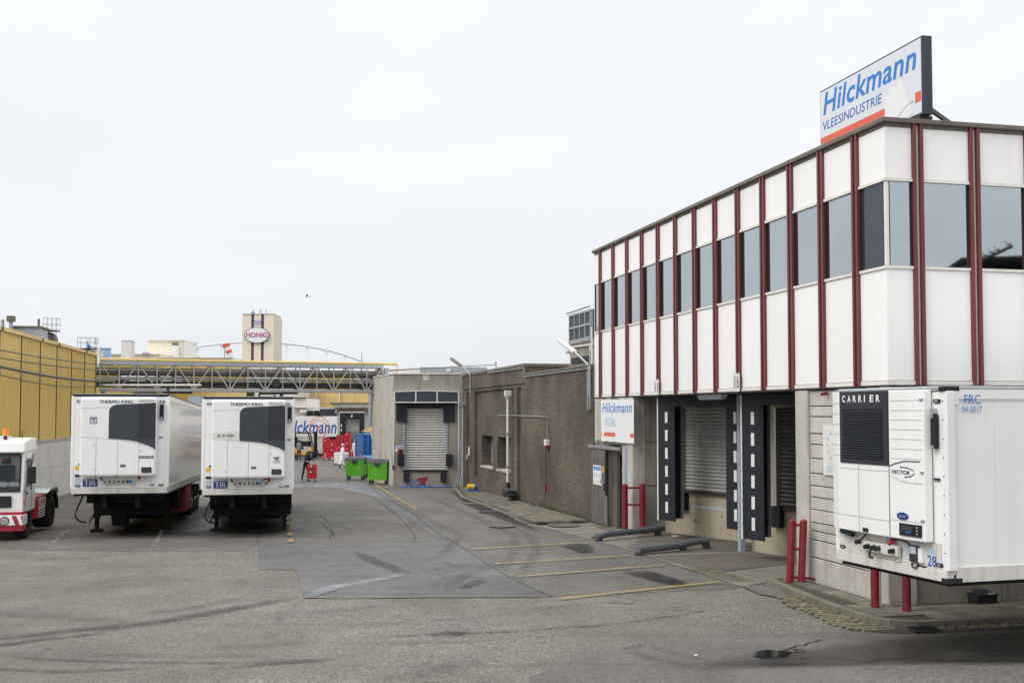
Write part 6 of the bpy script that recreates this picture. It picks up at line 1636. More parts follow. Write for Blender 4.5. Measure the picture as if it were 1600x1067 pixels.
# chassis behind the cab
for s_ in (-1, 1):
    MB().box(s_ * .42 - .06, s_ * .42 + .06, .4, 4.7, .62, .86).build('chassis_beam', 'chassis', tr)
    wheel(tr, s_ * .98, .85, .49, .30, s_, rim='chassis')
    wheel(tr, s_ * .92, 3.75, .50, .52, s_, rim='chassis')
    for a0 in (0,):
        ar = [(s_ * .95 - .3, 3.75 + .62 * math.cos(a * .349), .52 + .62 * math.sin(a * .349)) for a in range(10)]
        MB().prism(ar + [(p[0], 3.75 + (p[1] - 3.75) * .94, .52 + (p[2] - .52) * .94) for p in ar[::-1]], (.6, 0, 0)).build('mudguard', 'chassis', tr)
    bx = MB().box(s_ * 1.0 - .14, s_ * 1.0 + .14, 1.7, 2.1, .42, 1.02).build('side_locker', 'redpaint', tr, bevel=.02)
    tk = MB().box(s_ * 1.0 - .14, s_ * 1.0 + .14, 2.12, 3.0, .42, .72).build('battery_box', 'truck_dirty', tr, bevel=.02)
    for k in range(3): MB().box(s_ * 1.141 - .002, s_ * 1.141 + .002, 2.14, 2.98, .48 + .08 * k, .50 + .08 * k).build('rib', 'chassis', tk)
    st = MB().box(s_ * 1.02 - .12, s_ * 1.02 + .12, 2.12, 3.05, .74, 1.0).build('side_board', 'truck', tr)
    for k in range(4): MB().box(s_ * 1.142 - .002, s_ * 1.142 + .002, 2.18 + .22 * k, 2.29 + .22 * k, .76, .98).build('stripe', 'redpaint', st)
MB().box(-1.1, 1.1, 1.7, 4.7, .862, .90).build('deck', 'chassis', tr)
MB().box(-1.12, 1.12, 1.72, 3.1, 1.021, 1.06).build('deck_plate', 'redpaint', tr)
MB().prism([(-.5, 2.9, 1.07), (.5, 2.9, 1.07), (.45, 4.3, 1.16), (.15, 4.3, 1.16), (0, 3.7, 1.13), (-.15, 4.3, 1.16), (-.45, 4.3, 1.16)], (0, 0, .06)).build('fifth_wheel', 'galv', tr)
MB().prism([(-1.2, 2.95, 1.07), (1.2, 2.95, 1.07), (1.24, 3.3, 1.18), (1.24, 4.25, 1.18), (1.2, 4.6, 1.0), (-1.2, 4.6, 1.0), (-1.24, 4.25, 1.18), (-1.24, 3.3, 1.18)], (0, 0, .03)).build('coupling_bed', 'galv', tr)
# ------------------------------------------------------------------ barriers, bollards and wheel guides by the docks
def post(par, x, y, h, r=.085, lean=(0, 0)):
    MB().cyl((x, y, -.05), (x + lean[0], y + lean[1], h), r, 18).build('post', 'bollard', par, True)
    MB().cyl((x + lean[0], y + lean[1], h + .001), (x + lean[0], y + lean[1], h + .03), r * .98, 18, r * .5).build('cap', 'bollard', par, True)
q = thing('red_barrier', 'red two post barrier with two crossbars by the steel door', 'barrier', (3.30, 33.22, .02), 0)
post(q, 0, 0, 1.38); post(q, .51, .05, 1.38)
for z in (.80, 1.29): MB().cyl((.08, .01, z), (.43, .04, z), .03, 10).build('crossbar', 'bollard', q, True)
q = thing('red_barrier', 'red leaning twin post barrier on the kerb end by the concrete pillar', 'barrier', (5.56, 22.86, .11), 0)
post(q, 0, 0, 1.22, .075, (.075, .03)); post(q, .235, .0, 1.22, .075, (.065, .03))
for z in (.66, 1.14): MB().cyl((.06 + .055 * z, .02, z), (.19 + .055 * z, .02, z), .027, 10).build('crossbar', 'bollard', q, True)
MB().cyl((.05, .02, .10), (.52, .08, .06), .027, 10).build('crossbar', 'bollard', q, True)
for i, (x, y) in enumerate(((6.32, 19.88), (6.73, 19.48))):
    q = thing('bollard', ('red steel bollard under the near trailer, the one nearer the cobbles' if i == 0 else 'red steel bollard under the near trailer, the one nearer the rounded kerb'), 'bollard', (x, y, .10), 0, 'bollards under the near trailer')
    post(q, 0, 0, 1.02 if i else 1.05, .074)
    MB().box(-.12, .12, -.12, .12, -.02, .012).build('base_plate', 'dark', q)
def guide(label, pts, feet):
    g_ = thing('wheel_guide', label, 'wheel guide', (pts[0][0], pts[0][1], .02), 0, 'steel pipe wheel guides before the docks')
    p0 = Vector((pts[0][0], pts[0][1], 0)); loc = [Vector(p) - p0 for p in pts]
    pp = smooth_path(loc, 5)
    MB().tube(pp, .085, 16).build('pipe', 'pipe_steel', g_, True)
    for k in (0, -1):
        d = (pp[k] - pp[1 if k == 0 else -2]).normalized()
        MB().cyl(pp[k], pp[k] + d * .012, .083, 16).build('end_cap', 'pipe_steel', g_, True)
    for t in feet:
        p = pp[int(t * (len(pp) - 1))]
        MB().box(p.x - .09, p.x + .09, p.y - .09, p.y + .09, -.03, p.z - .06).build('foot', 'dark', g_)
guide('scuffed steel pipe wheel guide in front of the red two post barrier', [(2.32, 31.12, .09), (2.6, 31.33, .14), (3.3, 31.92, .15), (4.0, 32.5, .165), (4.34, 32.8, .18)], (.12, .85))
guide('scuffed steel pipe wheel guide nearer the parking lines, bent at its far end', [(3.12, 28.02, .11), (3.4, 28.2, .115), (4.1, 28.7, .13), (4.45, 28.95, .165), (4.75, 29.15, .20), (5.02, 29.26, .20)], (.02, .55, .97))
q = thing('bait_box', 'black plastic rodent bait box on the pavement by the concrete wall', 'bait box', FX(1.68, .02 - .24, .102), ANG)
MB().box(-.20, .20, -.15, .15, 0, .15).build('base', 'black', q, bevel=.02)
MB().prism([(-.21, -.16, .151), (.21, -.16, .151), (.21, .16, .151), (-.21, .16, .151)], (0, 0, .03)).prism([(-.17, -.12, .181), (.17, -.12, .181), (.15, .10, .235), (-.15, .10, .235)], (0, .02, .0)).build('lid', 'black', q, bevel=.01)
MB().box(.04, .16, -.125, -.10, .182, .20).build('label_plate', 'label', q)
q = thing('bait_box', 'dark plastic bait box on the pavement against the brick wall below the downpipe', 'bait box', FX(-.3, 28.2, -.01), ANG)
MB().box(-.2, .2, -.5, .3, 0, .28).build('base', 'black', q, bevel=.03)
MB().box(-.2, .1, -.9, -.52, 0, .16).build('base', 'black', q, bevel=.03)
# yellow reel with blue hose on the pavement
q = thing('hose_reel', 'yellow reel with a tangle of blue hose on the pavement near dock 10', 'hose reel', (-1.85, 53.6, -.20), .2)
q.scale = (.62, .62, .62)
MB().cyl((-.42, 0, .34), (.12, 0, .34), .22, 16).build('drum', 'yellow', q, True)
MB().cyl((.13, 0, .34), (.32, 0, .34), .24, 16).build('flange', 'hose', q, True)
MB().tube([(.45 * math.cos(a) + .15 * math.sin(3 * a), .35 * math.sin(a), .05 + .02 * math.sin(5 * a)) for a in (k * .42 for k in range(40))], .04, 6).build('hose', 'hose', q, True)
MB().box(-.5, .5, -.25, .25, 0, .13).build('base', 'hose', q, bevel=.04)
q = thing('blue_hose', 'long blue hose lying along the foot of dock 10', 'hose', (-6.0, 59.1, -.34), 0)
pts = [(.3, -.5, .06), (1.2, -.45, .06), (1.8, -.6, .06), (1.3, -.5, .08), (1.25, -.45, .28), (.95, -.45, .30), (.85, -.5, .08), (2.4, -.55, .05), (3.0, -.45, .05), (3.6, -.2, .04), (4.0, .1, .05)]
MB().tube(smooth_path(pts, 5), .028, 6).tube(smooth_path([(.2, -.6, .04), (.9, -.75, .04), (1.7, -.5, .04), (2.6, -.68, .04), (3.3, -.3, .04)], 5), .03, 6).build('hose', 'hose', q, True)
MB().box(1.2, 1.75, -.72, -.45, .0, .07).build('hose_mat', 'hose', q, bevel=.02)
q = thing('red_cart', 'small red tipping cart parked beneath the dock 10 shutter', 'cart', (-4.72, 59.3, -.35), 0)
q.scale = (.55, .55, .55)
MB().prism([(-.45, -.25, .62), (.52, -.25, .55), (.62, -.25, .92), (-.30, -.25, .82), (-.5, -.25, .72)], (0, .5, 0)).build('tray', 'bollard', q, bevel=.02)
MB().box(-.2, .35, -.22, .22, .22, .54).build('undercarriage', 'redpaint', q)
MB().bar((-.45, 0, .70), (-.95, 0, .76), .06).build('handle', 'skin', q)
for x in (-.15, .3):
    w_ = MB().cyl((x, -.26, .14), (x, -.20, .14), .14, 14).build('wheel', 'tyre', q, True)

# ------------------------------------------------------------------ green wheeled bins
def bin_(label, loc, rz, lid='lid'):
    b = thing('wheeled_bin', label, 'bin', loc, rz, 'lime green wheeled bins')
    MB().prism([(-.50, -.36, .26), (.50, -.36, .26), (.52, -.44, 1.14), (-.52, -.44, 1.14)], (0, .001, 0)).add(
        [(-.50, -.36, .26), (.50, -.36, .26), (.50, .36, .26), (-.50, .36, .26), (-.53, -.46, 1.14), (.53, -.46, 1.14), (.53, .46, 1.14), (-.53, .46, 1.14)],
        [(0, 1, 2, 3), (0, 1, 5, 4), (1, 2, 6, 5), (2, 3, 7, 6), (3, 0, 4, 7), (4, 5, 6, 7)]).build('body', 'green', b, bevel=.03)
    MB().box(-.56, .56, -.49, .49, 1.13, 1.18).build('rim', 'green', b, bevel=.015)
    for x0, x1 in ((-.52, -.30), (.30, .52)): MB().box(x0, x1, -.475, -.44, 1.0, 1.129).build('rim_block', 'green', b)
    vs = []; n = 8
    for i in range(n + 1):
        a = math.pi * i / n
        for x in (-.57, .57): vs.append((x, -.51 * math.cos(a), 1.182 + .19 * math.sin(a)))
    fs = [(2 * i, 2 * i + 2, 2 * i + 3, 2 * i + 1) for i in range(n)] + [tuple(range(0, 2 * n + 2, 2)), tuple(range(2 * n + 1, 0, -2)), (0, 1, 2 * n + 1, 2 * n)]
    MB().add(vs, fs).build('lid', lid, b, True)
    MB().prism([(-.17, -.52, 1.20), (.17, -.52, 1.20), (.11, -.50, .98), (-.11, -.50, .98)], (0, .05, 0)).build('lid_latch', 'lid', b)
    for s_ in (-1, 1):
        MB().box(s_ * .575 - .03, s_ * .575 + .03, -.08, .08, .95, 1.12).build('trunnion', 'lid', b)
        for y in (-.30, .30):
            c = MB().cyl((s_ * .42 - .03, y, .10), (s_ * .42 + .03, y, .10), .10, 14).build('castor', 'tyre', b, True)
            MB().box(s_ * .42 - .05, s_ * .42 + .05, y - .03, y + .09, .10, .26).build('fork', 'dark', c)
        MB().box(s_ * .46 - .07, s_ * .46 + .03, -.40, -.34, .25, .36).build('foot_block', 'green', b)
    return b
bin_('lime green wheeled bin with dark lid, nearest the left pier of dock 10', (-7.20, 61.6, gz(61.6)), -.10)
bin_('lime green wheeled bin with dark lid, behind and left of the bin at dock 10', (-9.12, 66.4, gz(66.4)), -.08)
bin_('lime green wheeled bin with a blue lid, partly hidden behind two dark lidded bins', (-8.45, 69.0, gz(69)), -.05, 'lidblue')

# ------------------------------------------------------------------ crates
cr_me = {}
def crate_mesh():
    mb = MB(); w, d, h = .30, .20, .155
    mb.box(-w, w, -d, -d + .015, .015, h).box(-w, w, d - .015, d, .015, h).box(-w, -w + .015, -d + .015, d - .015, .015, h).box(w - .015, w, -d + .015, d - .015, .015, h)
    mb.box(-w + .015, w - .015, -d + .015, d - .015, .0, .02)
    mb.box(-w - .012, w + .012, -d - .012, -d - .0001, h - .035, h - .005).box(-w - .012, w + .012, d + .0001, d + .012, h - .035, h - .005)
    mb.box(-w - .012, -w - .0001, -d, d, h - .035, h - .005).box(w + .0001, w + .012, -d, d, h - .035, h - .005)
    return mb.mesh('crate', 'crate')
crate_me = crate_mesh()
label_me = MB().box(-.10, .02, -.2145, -.2125, .03, .10).mesh('label_sticker', 'lip')
grip_me = MB().box(-.09, .09, -.2135, -.2005, .085, .112).mesh('hand_grip', 'chassis')
def crate(label, loc, rz, group, sticker=False, sc=1.0):
    o = obj('crate', crate_me); o.location = loc; o.rotation_euler = (0, 0, rz); o.scale = (sc, sc, 1.0)
    o['label'] = label; o['category'] = 'crate'; o['group'] = group
    obj('hand_grip', grip_me, o)
    if sticker: obj('label_sticker', label_me, o)
    return o
def dolly(label, loc, rz, w=.62, d=.42):
    q = thing('crate_dolly', label, 'dolly', loc, rz, 'dollies under the crate stacks')
    MB().box(-w / 2, w / 2, -d / 2, d / 2, .13, .17).build('deck', 'galv', q)
    for x in (-w / 2 + .1, w / 2 - .1):
        for y in (-d / 2 + .08, d / 2 - .08): MB().cyl((x - .02, y, .065), (x + .02, y, .065), .065, 12).build('castor', 'tyre', q, True)
    return q
nm = ['bottom', 'second', 'third', 'fourth', 'fifth', 'sixth', 'seventh', 'eighth', 'ninth']
mx, my = -11.42, 64.9
dolly('metal dolly under the red crates pushed by the hooded man', (mx, my, gz(my)), .05, .54, .4)
for k in range(5):
    crate(f'red crate, {nm[k]} of the five in the stack the hooded man pushes', (mx + .012 * (k % 2), my, gz(my) + .175 + .157 * k), .05, 'red crates in the stack pushed by the hooded man', k in (2, 4), .86)
st = [(-15.55, 95, 11, ''), (-15.0, 95, 10, ''), (-14.86, 98, 12, ''), (-14.2, 98, 13, ''), (-13.55, 98, 8, '')]
nth = ['bottom', 'second', 'third', 'fourth', 'fifth', 'sixth', 'seventh', 'eighth', 'ninth', 'tenth', 'eleventh', 'twelfth', 'topmost']
where = ['stack left of the walking white coat', 'stack just left of the white coat, next to the leftmost', 'stack directly behind the white coat', 'tall stack right of the white coat', 'low stack nearest the blue containers']
for i, (x, y, n, w_) in enumerate(st):
    dolly('dolly under the red crates, ' + where[i], (x, y, gz(y)), 0)
    for k in range(n):
        crate(f'red crate, {nth[k]} in the {where[i]}', (x + random.uniform(-.015, .015), y, gz(y) + .172 + .157 * k), random.uniform(-.05, .05), 'red crates stacked at the far end of the yard', random.random() < .3, .89)
q = thing('crate_bin', 'low pale grey plastic bin beside the person in the white coat', 'bin', (-13.0, 86.5, gz(86)), 0)
MB().prism([(-.45, -.5, .12), (.45, -.5, .12), (.5, -.5, .95), (-.5, -.5, .95)], (0, 1.0, 0)).build('body', 'lip', q, bevel=.03)
for x in (-.35, .35): MB().cyl((x, -.52, .08), (x, -.46, .08), .08, 12).build('castor', 'tyre', q)
# blue upright containers
for k, (x, w, y, m_, lab) in enumerate(((-10.10, .60, 75.5, 'bluepale', 'faded blue tall roll container, leftmost of the blue row'), (-9.63, .33, 75.6, 'bluecage', 'bright blue tall roll container in the middle of the blue row'), (-9.30, .30, 75.7, 'bluecage', 'bright blue tall roll container beside the porch post'))):
    q = thing('roll_container', lab, 'container', (x, y, gz(y)), 0, 'tall blue roll containers')
    h = 2.52 - .05 * k
    MB().box(-w / 2, w / 2, -.35, .35, .12, h).build('body', m_, q, bevel=.02)
    MB().box(-w / 2 - .02, w / 2 + .02, -.38, .38, h + .001, h + .08).build('top_rail', 'lidblue' if k == 0 else m_, q)
    for s_ in (-1, 1): MB().box(s_ * (w / 2 - .05) - .04, s_ * (w / 2 - .05) + .04, -.39, -.351, .12, h - .05).build('edge_rail', 'bluecage', q)
    MB().box(-w / 2 + .05, w / 2 - .05, -.365, -.352, h * .55, h * .56).build('seam', 'tir', q)
    if k == 0: MB().tube([(.08, -.40, .5), (.08, -.46, .55), (.08, -.46, 1.15), (.08, -.40, 1.2)], .03, 6).build('handle', 'galv', q)
    for x_ in (-w / 2 + .1, w / 2 - .1): MB().cyl((x_ - .03, -.3, .07), (x_ + .03, -.3, .07), .07, 10).build('castor', 'tyre', q)
q = thing('pallet_truck', 'grey hand pallet truck with a tilted handle behind the person in the white coat', 'pallet truck', (-11.15, 81.5, gz(82)), .3)
MB().bar((0, 0, .2), (.35, .1, 1.55), .09).build('handle_bar', 'dark', q)
MB().tube([(.2, -.1, 1.5), (.36, .1, 1.85), (.5, .3, 1.5), (.35, .1, 1.45)], .04, 6).build('handle', 'coping', q)
MB().box(-.9, .1, -.3, -.12, .10, .18).box(-.9, .1, .12, .3, .10, .18).box(-.05, .25, -.3, .3, .10, .45).build('forks', 'tir', q)
MB().cyl((.15, -.12, .10), (.15, .12, .10), .10, 12).build('wheel', 'tyre', q)
MB().box(-.9, .05, -.32, .32, .19, .75).build('load_box', 'lip', q, bevel=.02)

# ------------------------------------------------------------------ lettered delivery truck at the far end
dt = thing('delivery_truck', 'white box truck with large blue lettering and a red stamp parked at the far docks', 'truck', (sx(528, 104), 104, 0), .15)
z0, z1 = 1.36, 3.16; wl = 8.2
MB().box(-wl, 0, 0, 2.5, z0, z1).build('box_body', 'truck', dt, bevel=.02)
MB().box(-wl, .0, -.02, 0, z0 - .06, z0 - .001).build('bottom_rail', 'lip', dt)
MB().prism([(.0, .02, z0), (.12, .02, z0 - .1), (.10, .02, z1 - .1), (.0, .02, z1)], (0, 2.4, 0)).build('rear_frame', 'galv', dt)
MB().box(-3.6, -1.0, .02, 2.4, -.2, z0 - .065).build('side_skirt', 'truck_dirty', dt)
MB().box(-wl, -3.62, .06, 2.4, -.05, z0 - .065).build('underbody', 'chassis', dt)
MB().box(-.98, -.02, .1, 2.4, .35, z0 - .065).build('rear_box', 'chassis', dt)
for x in (-1.6, -2.8, -6.5): wheel(dt, 0, 0, .48, .3, -1).matrix_local = Matrix.Translation((x, .18, -.48)) @ Matrix.Rotation(R(90), 4, 'Z')
text('lettering', 'Hilckmann', 'blue2', dt, (-5.02, -.004, z0 + .22), Xv, Zv, 4.92, 1.22, .2, .016, 1.03)
cx_, cz_ = -1.65, z0 + .86
ring = MB()
for rr_ in (.80, .58):
    el = [(cx_ + rr_ * 1.0 * math.cos(a * .2094) , cz_ + rr_ * 1.12 * math.sin(a * .2094)) for a in range(30)]
    for (a, b), (c, d) in zip(el, el[1:] + el[:1]):
        if rr_ > .7: ring.add([(a, -.008, b), (c, -.008, d), (cx_ + (c - cx_) * 1.07, -.008, cz_ + (d - cz_) * 1.07), (cx_ + (a - cx_) * 1.07, -.008, cz_ + (b - cz_) * 1.07)], [(0, 1, 2, 3)])
ring.build('stamp', 'orange', dt)
for k, ch_ in enumerate('HOLLAND'):
    a = R(150 - 20 * k)
    text('lettering', ch_, 'orange', dt, (cx_ + .52 * math.cos(a) - .06, -.008, cz_ + .62 * math.sin(a) - .08), (math.sin(a), 0, -math.cos(a)), (math.cos(a), 0, math.sin(a)), .13, .2, 0, .03)
text('lettering', 'BV', 'orange', dt, (cx_ - .2, -.008, cz_ - .25), (.9, 0, .3), (-.3, 0, .9), .42, .28, 0, .03)
text('lettering', '8', 'orange', dt, (cx_ + .05, -.008, cz_ - .72), (.9, 0, .3), (-.3, 0, .9), .2, .3, 0, .03)

# ------------------------------------------------------------------ forklift
fl = thing('forklift', 'yellow and black forklift truck parked before the lettered truck', 'forklift', (-17.8, 97.5, gz(97)), 0)
MB().prism([(-1.25, -.5, .35), (-1.35, -.5, .9), (-1.15, -.5, 1.05), (-.55, -.5, 1.05), (-.35, -.5, .62), (.45, -.5, .62), (.62, -.5, 1.05), (.75, -.5, 1.05), (.75, -.5, .35)], (0, 1.0, 0)).build('body', 'forkyellow', fl, bevel=.04)
MB().box(-1.30, -.6, -.46, .46, .25, .36).build('counterweight', 'chassis', fl)
MB().box(-.55, -.1, -.28, .28, .85, 1.0).box(-.65, -.52, -.28, .28, .95, 1.5).build('seat', 'black', fl, bevel=.03)
for y in (-.46, .46):
    MB().bar((-1.05, y, 1.05), (-.85, y, 2.25), .09).bar((.66, y, 1.0), (.38, y, 2.25), .09).bar((-.85, y, 2.25), (.38, y, 2.25), .09).build('guard_frame', 'chassis', fl)
for k in range(6): MB().box(-.82 + .24 * k, -.72 + .24 * k, -.44, .44, 2.24, 2.28).build('guard_bar', 'chassis', fl)
MB().box(-.9, .5, -.43, .43, 1.1, 1.55).build('cab_screen', 'glass_dark', fl)
for y in (-.35, .35): MB().box(.86, 1.02, y - .06, y + .06, .12, 2.35).build('mast_rail', 'chassis', fl)
for z in (.4, 1.3, 2.28): MB().box(.88, 1.0, -.29, .29, z, z + .1).build('mast_beam', 'chassis', fl)
MB().box(1.03, 1.10, -.45, .45, .25, .75).build('carriage', 'chassis', fl)
for y in (-.28, .28): MB().box(1.10, 2.0, y - .06, y + .06, .10, .15).build('fork', 'dark', fl)
for x, r_ in ((-.9, .30), (.55, .36)):
    for y in (-.46, .46):
        t = MB().cyl((x, y - .12, r_), (x, y + .12, r_), r_, 18).build('wheel', 'tyre', fl, True)
        MB().cyl((x, y - .125, r_), (x, y - .1201, r_), r_ * .5, 14).build('rim', 'galv', t)
MB().bar((.35, 0, 1.0), (.12, 0, 1.35), .05).build('steering_column', 'black', fl)

# ------------------------------------------------------------------ people
def person(label, loc, rz, J, skin_m='skin', body_m='cloth_dark', group=None):
    """One continuous skinned body from named joints; hair, coat and boots are its children."""
    p = thing('person', label, 'person', loc, rz, group)
    names = list(J['pos']); idx = {n: i for i, n in enumerate(names)}
    vs = [Vector(J['pos'][n][:3]) for n in names]; rad = [J['pos'][n][3] for n in names]
    es = [(idx[a], idx[b]) for a, b in J['edges']]
    for side in ('l', 'r'):                     # five fingers from each wrist
        w = Vector(J['pos']['hand_' + side][:3]); d = (w - Vector(J['pos']['elbow_' + side][:3])).normalized()
        s_ = d.cross(Vector((0, 1, 0)));  s_ = s_.normalized() if s_.length > .1 else Vector((1, 0, 0))
        for k, (off, ln) in enumerate(((-.035, .075), (-.012, .09), (.012, .085), (.033, .065), (.055, .05))):
            a = w + s_ * off + d * (.05 if k < 4 else .0); b = a + d * ln + Vector((0, .015, -.01)) + (s_ * .03 if k == 4 else Vector())
            i0 = len(vs); vs += [a, b]; rad += [.011, .008]; es += [(idx['hand_' + side], i0), (i0, i0 + 1)]
    me = bpy.data.meshes.new('body'); me.from_pydata(vs, es, [])
    o = bpy.data.objects.new('body', me); COL.objects.link(o); o.parent = p
    sk = o.modifiers.new('skin', 'SKIN'); sk.use_smooth_shade = True
    if not me.skin_vertices: me.skin_vertices.new()
    for i, r_ in enumerate(rad):
        me.skin_vertices[0].data[i].radius = (r_, r_)
    me.skin_vertices[0].data[idx['pelvis']].use_root = True
    o.modifiers.new('smooth', 'SUBSURF').levels = 1
    dg = bpy.context.evaluated_depsgraph_get()
    bm_ = bpy.data.meshes.new_from_object(o.evaluated_get(dg))
    o.modifiers.clear(); o.data = bm_
    bm_.materials.clear()
    for m_ in J['mats']: bm_.materials.append(M[m_])
    for f in bm_.polygons: f.material_index = J['pick'](f.center); f.use_smooth = True
    return p
def ball(par, name, m_, c, r, sq=(1, 1, 1), n=12):
    mb = MB(); prof = [(r * math.sin(a * math.pi / 8), -r * math.cos(a * math.pi / 8)) for a in range(9)]
    mb.lathe(prof, (0, 0, 0), n); mb.v = [(c[0] + v[0] * sq[0], c[1] + v[1] * sq[1], c[2] + v[2] * sq[2]) for v in mb.v]
    return mb.build(name, m_, par, True)
E_ = [('pelvis', 'waist'), ('waist', 'chest'), ('chest', 'neck'), ('neck', 'chin'), ('chin', 'crown'), ('chin', 'nose'), ('chest', 'sh_l'), ('chest', 'sh_r'), ('sh_l', 'elbow_l'), ('sh_r', 'elbow_r'), ('elbow_l', 'hand_l'), ('elbow_r', 'hand_r'),
      ('pelvis', 'hip_l'), ('pelvis', 'hip_r'), ('hip_l', 'knee_l'), ('hip_r', 'knee_r'), ('knee_l', 'ankle_l'), ('knee_r', 'ankle_r'), ('ankle_l', 'toe_l'), ('ankle_r', 'toe_r')]
def pose(**kw):
    d = dict(pelvis=(0, 0, .95, .135), waist=(0, 0, 1.12, .125), chest=(0, 0, 1.33, .145), neck=(0, 0, 1.49, .055), chin=(0, -.01, 1.58, .075), crown=(0, .0, 1.69, .085), nose=(0, -.115, 1.60, .018),
             sh_l=(.18, 0, 1.41, .065), sh_r=(-.18, 0, 1.41, .065), elbow_l=(.24, .02, 1.13, .045), elbow_r=(-.24, .02, 1.13, .045), hand_l=(.24, -.08, .90, .03), hand_r=(-.24, -.08, .90, .03),
             hip_l=(.09, 0, .90, .10), hip_r=(-.09, 0, .90, .10), knee_l=(.10, -.02, .50, .065), knee_r=(-.10, -.02, .50, .065), ankle_l=(.10, .02, .09, .045), ankle_r=(-.10, .02, .09, .045), toe_l=(.11, -.14, .04, .04), toe_r=(-.11, -.14, .04, .04))
    d.update(kw); return d
# local -y is the way a person faces
hood = pose(waist=(0, -.06, 1.10, .14), chest=(0, -.22, 1.25, .16), neck=(0, -.34, 1.35, .065), chin=(0, -.42, 1.38, .08), crown=(0, -.45, 1.49, .085), nose=(0, -.53, 1.38, .018), sh_l=(.19, -.22, 1.32, .08), sh_r=(-.19, -.22, 1.32, .08),
            elbow_l=(.30, -.42, 1.20, .055), elbow_r=(-.27, -.40, 1.18, .055), hand_l=(.26, -.62, 1.16, .035), hand_r=(-.20, -.60, 1.14, .035), knee_l=(.10, -.08, .50, .075), knee_r=(-.11, .10, .50, .075), ankle_l=(.10, .0, .09, .05), ankle_r=(-.11, .30, .12, .05), toe_l=(.10, -.16, .04, .045), toe_r=(-.11, .16, .04, .045))
p = person('hooded person in black and blue leaning on a stack of red crates', (-11.88, 65.5, gz(65)), .62, dict(pos=hood, edges=E_, mats=['cloth_dark', 'cloth_blue', 'skin', 'cloth_navy'],
    pick=lambda c: 2 if (c.y < -.50 and c.z > 1.3 and abs(c.x) < .09) or (c.y < -.585 and c.z < 1.25) else (1 if abs(c.x) > .20 and c.z > 1.12 else (3 if c.z < .8 and abs(c.x) > .02 else 0))))
ball(p, 'hood', 'cloth_dark', (0, -.41, 1.46), .125, (1, 1, 1.1))
vest = pose(elbow_l=(.30, .0, 1.16, .055), elbow_r=(-.30, .0, 1.16, .055), hand_l=(.22, -.20, 1.08, .03), hand_r=(-.22, -.20, 1.08, .03), ankle_l=(.13, .0, .09, .05), ankle_r=(-.13, .0, .09, .05), chest=(0, 0, 1.33, .17), waist=(0, 0, 1.1, .15))
p = person('person in a grey vest and dark trousers standing with their back turned by the forklift', (-17.35, 92.5, gz(92)), math.pi, dict(pos=vest, edges=E_, mats=['cloth_grey', 'cloth_dark', 'skin', 'cloth_navy'],
    pick=lambda c: 2 if c.z > 1.5 or (c.y < -.22 and c.z < 1.2 and c.z > .9) else (3 if c.z < .92 else (1 if abs(c.x) > .19 else 0))))
ball(p, 'hair', 'hair', (0, .02, 1.69), .105)
coat = pose(chest=(0, 0, 1.33, .17), waist=(0, .0, 1.10, .17), pelvis=(0, 0, .93, .18), hip_l=(.10, -.02, .86, .12), hip_r=(-.10, .02, .86, .12), knee_l=(.10, -.16, .52, .085), knee_r=(-.10, .12, .50, .085), ankle_l=(.10, -.34, .12, .055), ankle_r=(-.10, .28, .14, .055), toe_l=(.10, -.50, .07, .045), toe_r=(-.10, .14, .05, .045),
            elbow_l=(.23, -.10, 1.12, .06), elbow_r=(-.23, .06, 1.12, .06), hand_l=(.22, -.34, 1.02, .035), hand_r=(-.22, -.16, .96, .035), sh_l=(.18, 0, 1.41, .08), sh_r=(-.18, 0, 1.41, .08))
p = person('person in a white work coat and blue hairnet walking past the green bins', (-12.05, 80.8, gz(80)), math.pi * .62, dict(pos=coat, edges=E_, mats=['cloth_white', 'skin', 'boot'],
    pick=lambda c: 1 if (c.z > 1.5 or (abs(c.x) > .17 and c.z < 1.05 and c.z > .85 and c.y < -.15)) else (2 if c.z < .32 else 0)))
ball(p, 'hairnet', 'hairnet', (0, .01, 1.70), .112, (1, 1, .9))
MB().lathe([(.20, .62), (.19, .9), (.17, 1.15)], (0, 0, 0), 16).build('coat_skirt', 'cloth_white', p, True)
c2 = pose(sh_l=(.18, 0, 1.41, .08), sh_r=(-.18, 0, 1.41, .08), chest=(0, 0, 1.33, .17), waist=(0, .0, 1.10, .17), pelvis=(0, 0, .93, .18))
p = person('person in white partly hidden behind the leftmost blue container', (-12.98, 94.2, gz(94)), .4, dict(pos=c2, edges=E_, mats=['cloth_white', 'skin', 'boot'], pick=lambda c: 1 if c.z > 1.5 else (2 if c.z < .3 else 0)))
ball(p, 'hairnet', 'hairnet', (0, .01, 1.70), .112, (1, 1, .9))

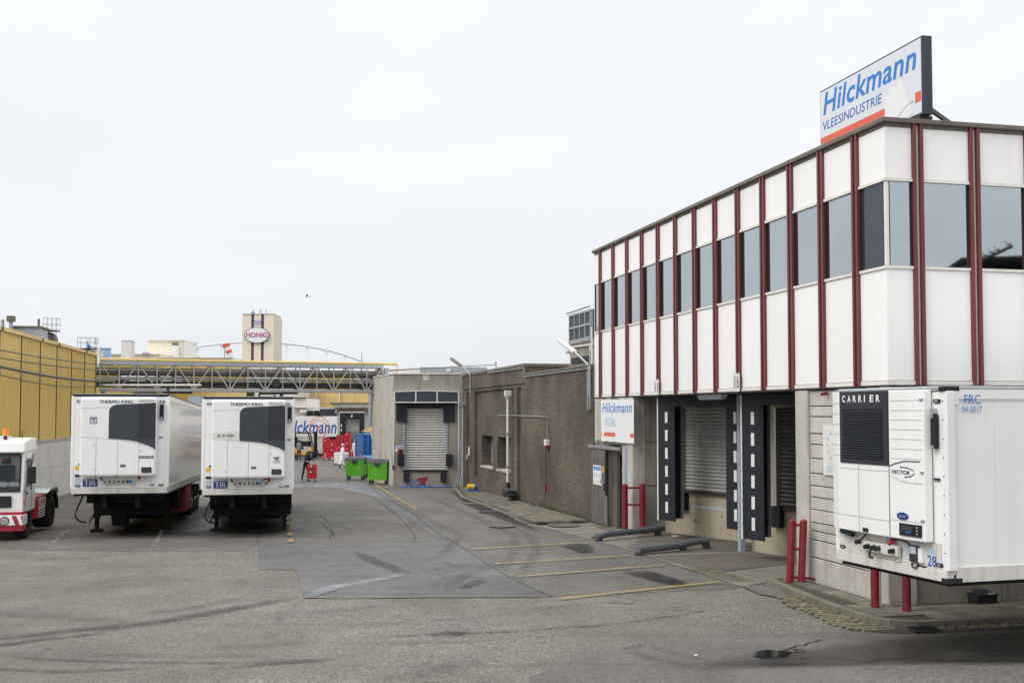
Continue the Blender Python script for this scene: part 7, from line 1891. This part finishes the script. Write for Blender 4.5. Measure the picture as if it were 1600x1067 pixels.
# ------------------------------------------------------------------ litter, weeds and the street lamp behind the viewer that the glazing mirrors
for k, (x, y, m_, lab) in enumerate(((-12.55, 60.2, 'lip', 'scrap of white paper on the wet asphalt, left one'), (-9.35, 60.9, 'label', 'pale plastic scrap on the wet asphalt near the bins'), (2.62, 16.33, 'lip', 'tiny white scrap beside the dark oil puddle'), (4.55, 32.0, 'label', 'small crushed can at the foot of the dock wall'))):
    q = MB().prism([(-.08, -.05, 0), (.09, -.06, .01), (.07, .06, .02), (-.06, .05, .005)], (0, 0, .03)).build('litter', m_, None, label=lab, category='litter')
    q.location = (x, y, gz(y) + .045); q['group'] = 'scraps of litter on the yard'
    if k in (2,): q.scale = (.3, .3, .3)
wd = MB()
for k in range(240):
    s = random.choice([random.uniform(17.6, 29), random.uniform(17.6, 24)]); t = -.06 - abs(random.gauss(0, .04))
    X, Y, _ = FX(t, s); z = gz(Y) + .09; h = random.uniform(.03, .10); a = random.uniform(0, 6.28); b = .03
    wd.add([(X, Y, z - .02), (X + b * math.cos(a), Y + b * math.sin(a), z + h), (X + b * math.cos(a + .9), Y + b * math.sin(a + .9), z + h * .7)], [(0, 1, 2)])
for k in range(90):
    t = random.uniform(-1.75, -1.6); s = random.uniform(11.7, 12.2); X, Y, _ = FX(t, s); a = random.uniform(0, 6.28)
    wd.add([(X, Y, .01), (X + .03 * math.cos(a), Y + .03 * math.sin(a), .07), (X + .03 * math.cos(a + 1), Y + .03 * math.sin(a + 1), .05)], [(0, 1, 2)])
wd.build('weeds', 'weed', None, kind='stuff')
lp = thing('street_lamp', 'tall street lamp with gulls on its head, mirrored in the office glazing', 'street lamp', (38.2, -5.6, 0), 0)
ax = Vector((1.05, .8, .62)).normalized()
h0 = Vector((.58, .55, 11.25))
MB().tube(smooth_path([(-1.2, -1.0, 0), (-1.2, -1.0, 7), (-1.1, -.9, 9.6), (-.5, -.4, 10.6), h0]), .06, 8).build('pole', 'dark', lp, True)
MB().bar(h0, h0 + ax * 1.55, .30, .16).build('head', 'dark', lp, bevel=.04)
for k, t in enumerate((.12, .45, .75, 1.35)):
    p_ = Vector((38.2, -5.6, 0)) + h0 + ax * t + Vector((0, 0, .13))
    b = thing('perched_gull', ['gull perched at the arm end of the street lamp head', 'gull perched second along the street lamp head', 'gull perched third along the street lamp head', 'gull perched at the tip of the street lamp head'][k], 'bird', p_, .6, 'gulls on the street lamp')
    ball(b, 'body', 'gull', (0, 0, .06), .09, (1.8, .9, .9)); ball(b, 'head', 'gull', (-.14, 0, .19), .05); MB().cyl((-.18, 0, .19), (-.25, 0, .18), .014, 6, .003).build('beak', 'forkyellow', b)
hs = thing('street_building', 'dark roofed building across the street, mirrored in the office glazing', 'building', (122, -76, 0), .7)
MB().box(-7, 18, -6, 6, 0, 22.4).build('wall', 'conc_grey', hs)
MB().prism([(-7.5, -6.5, 22.41), (18.5, -6.5, 22.41), (18.5, 0, 25.2), (-3, 0, 25.2)], (0, 1, 0)).build('roof', 'dark', hs)
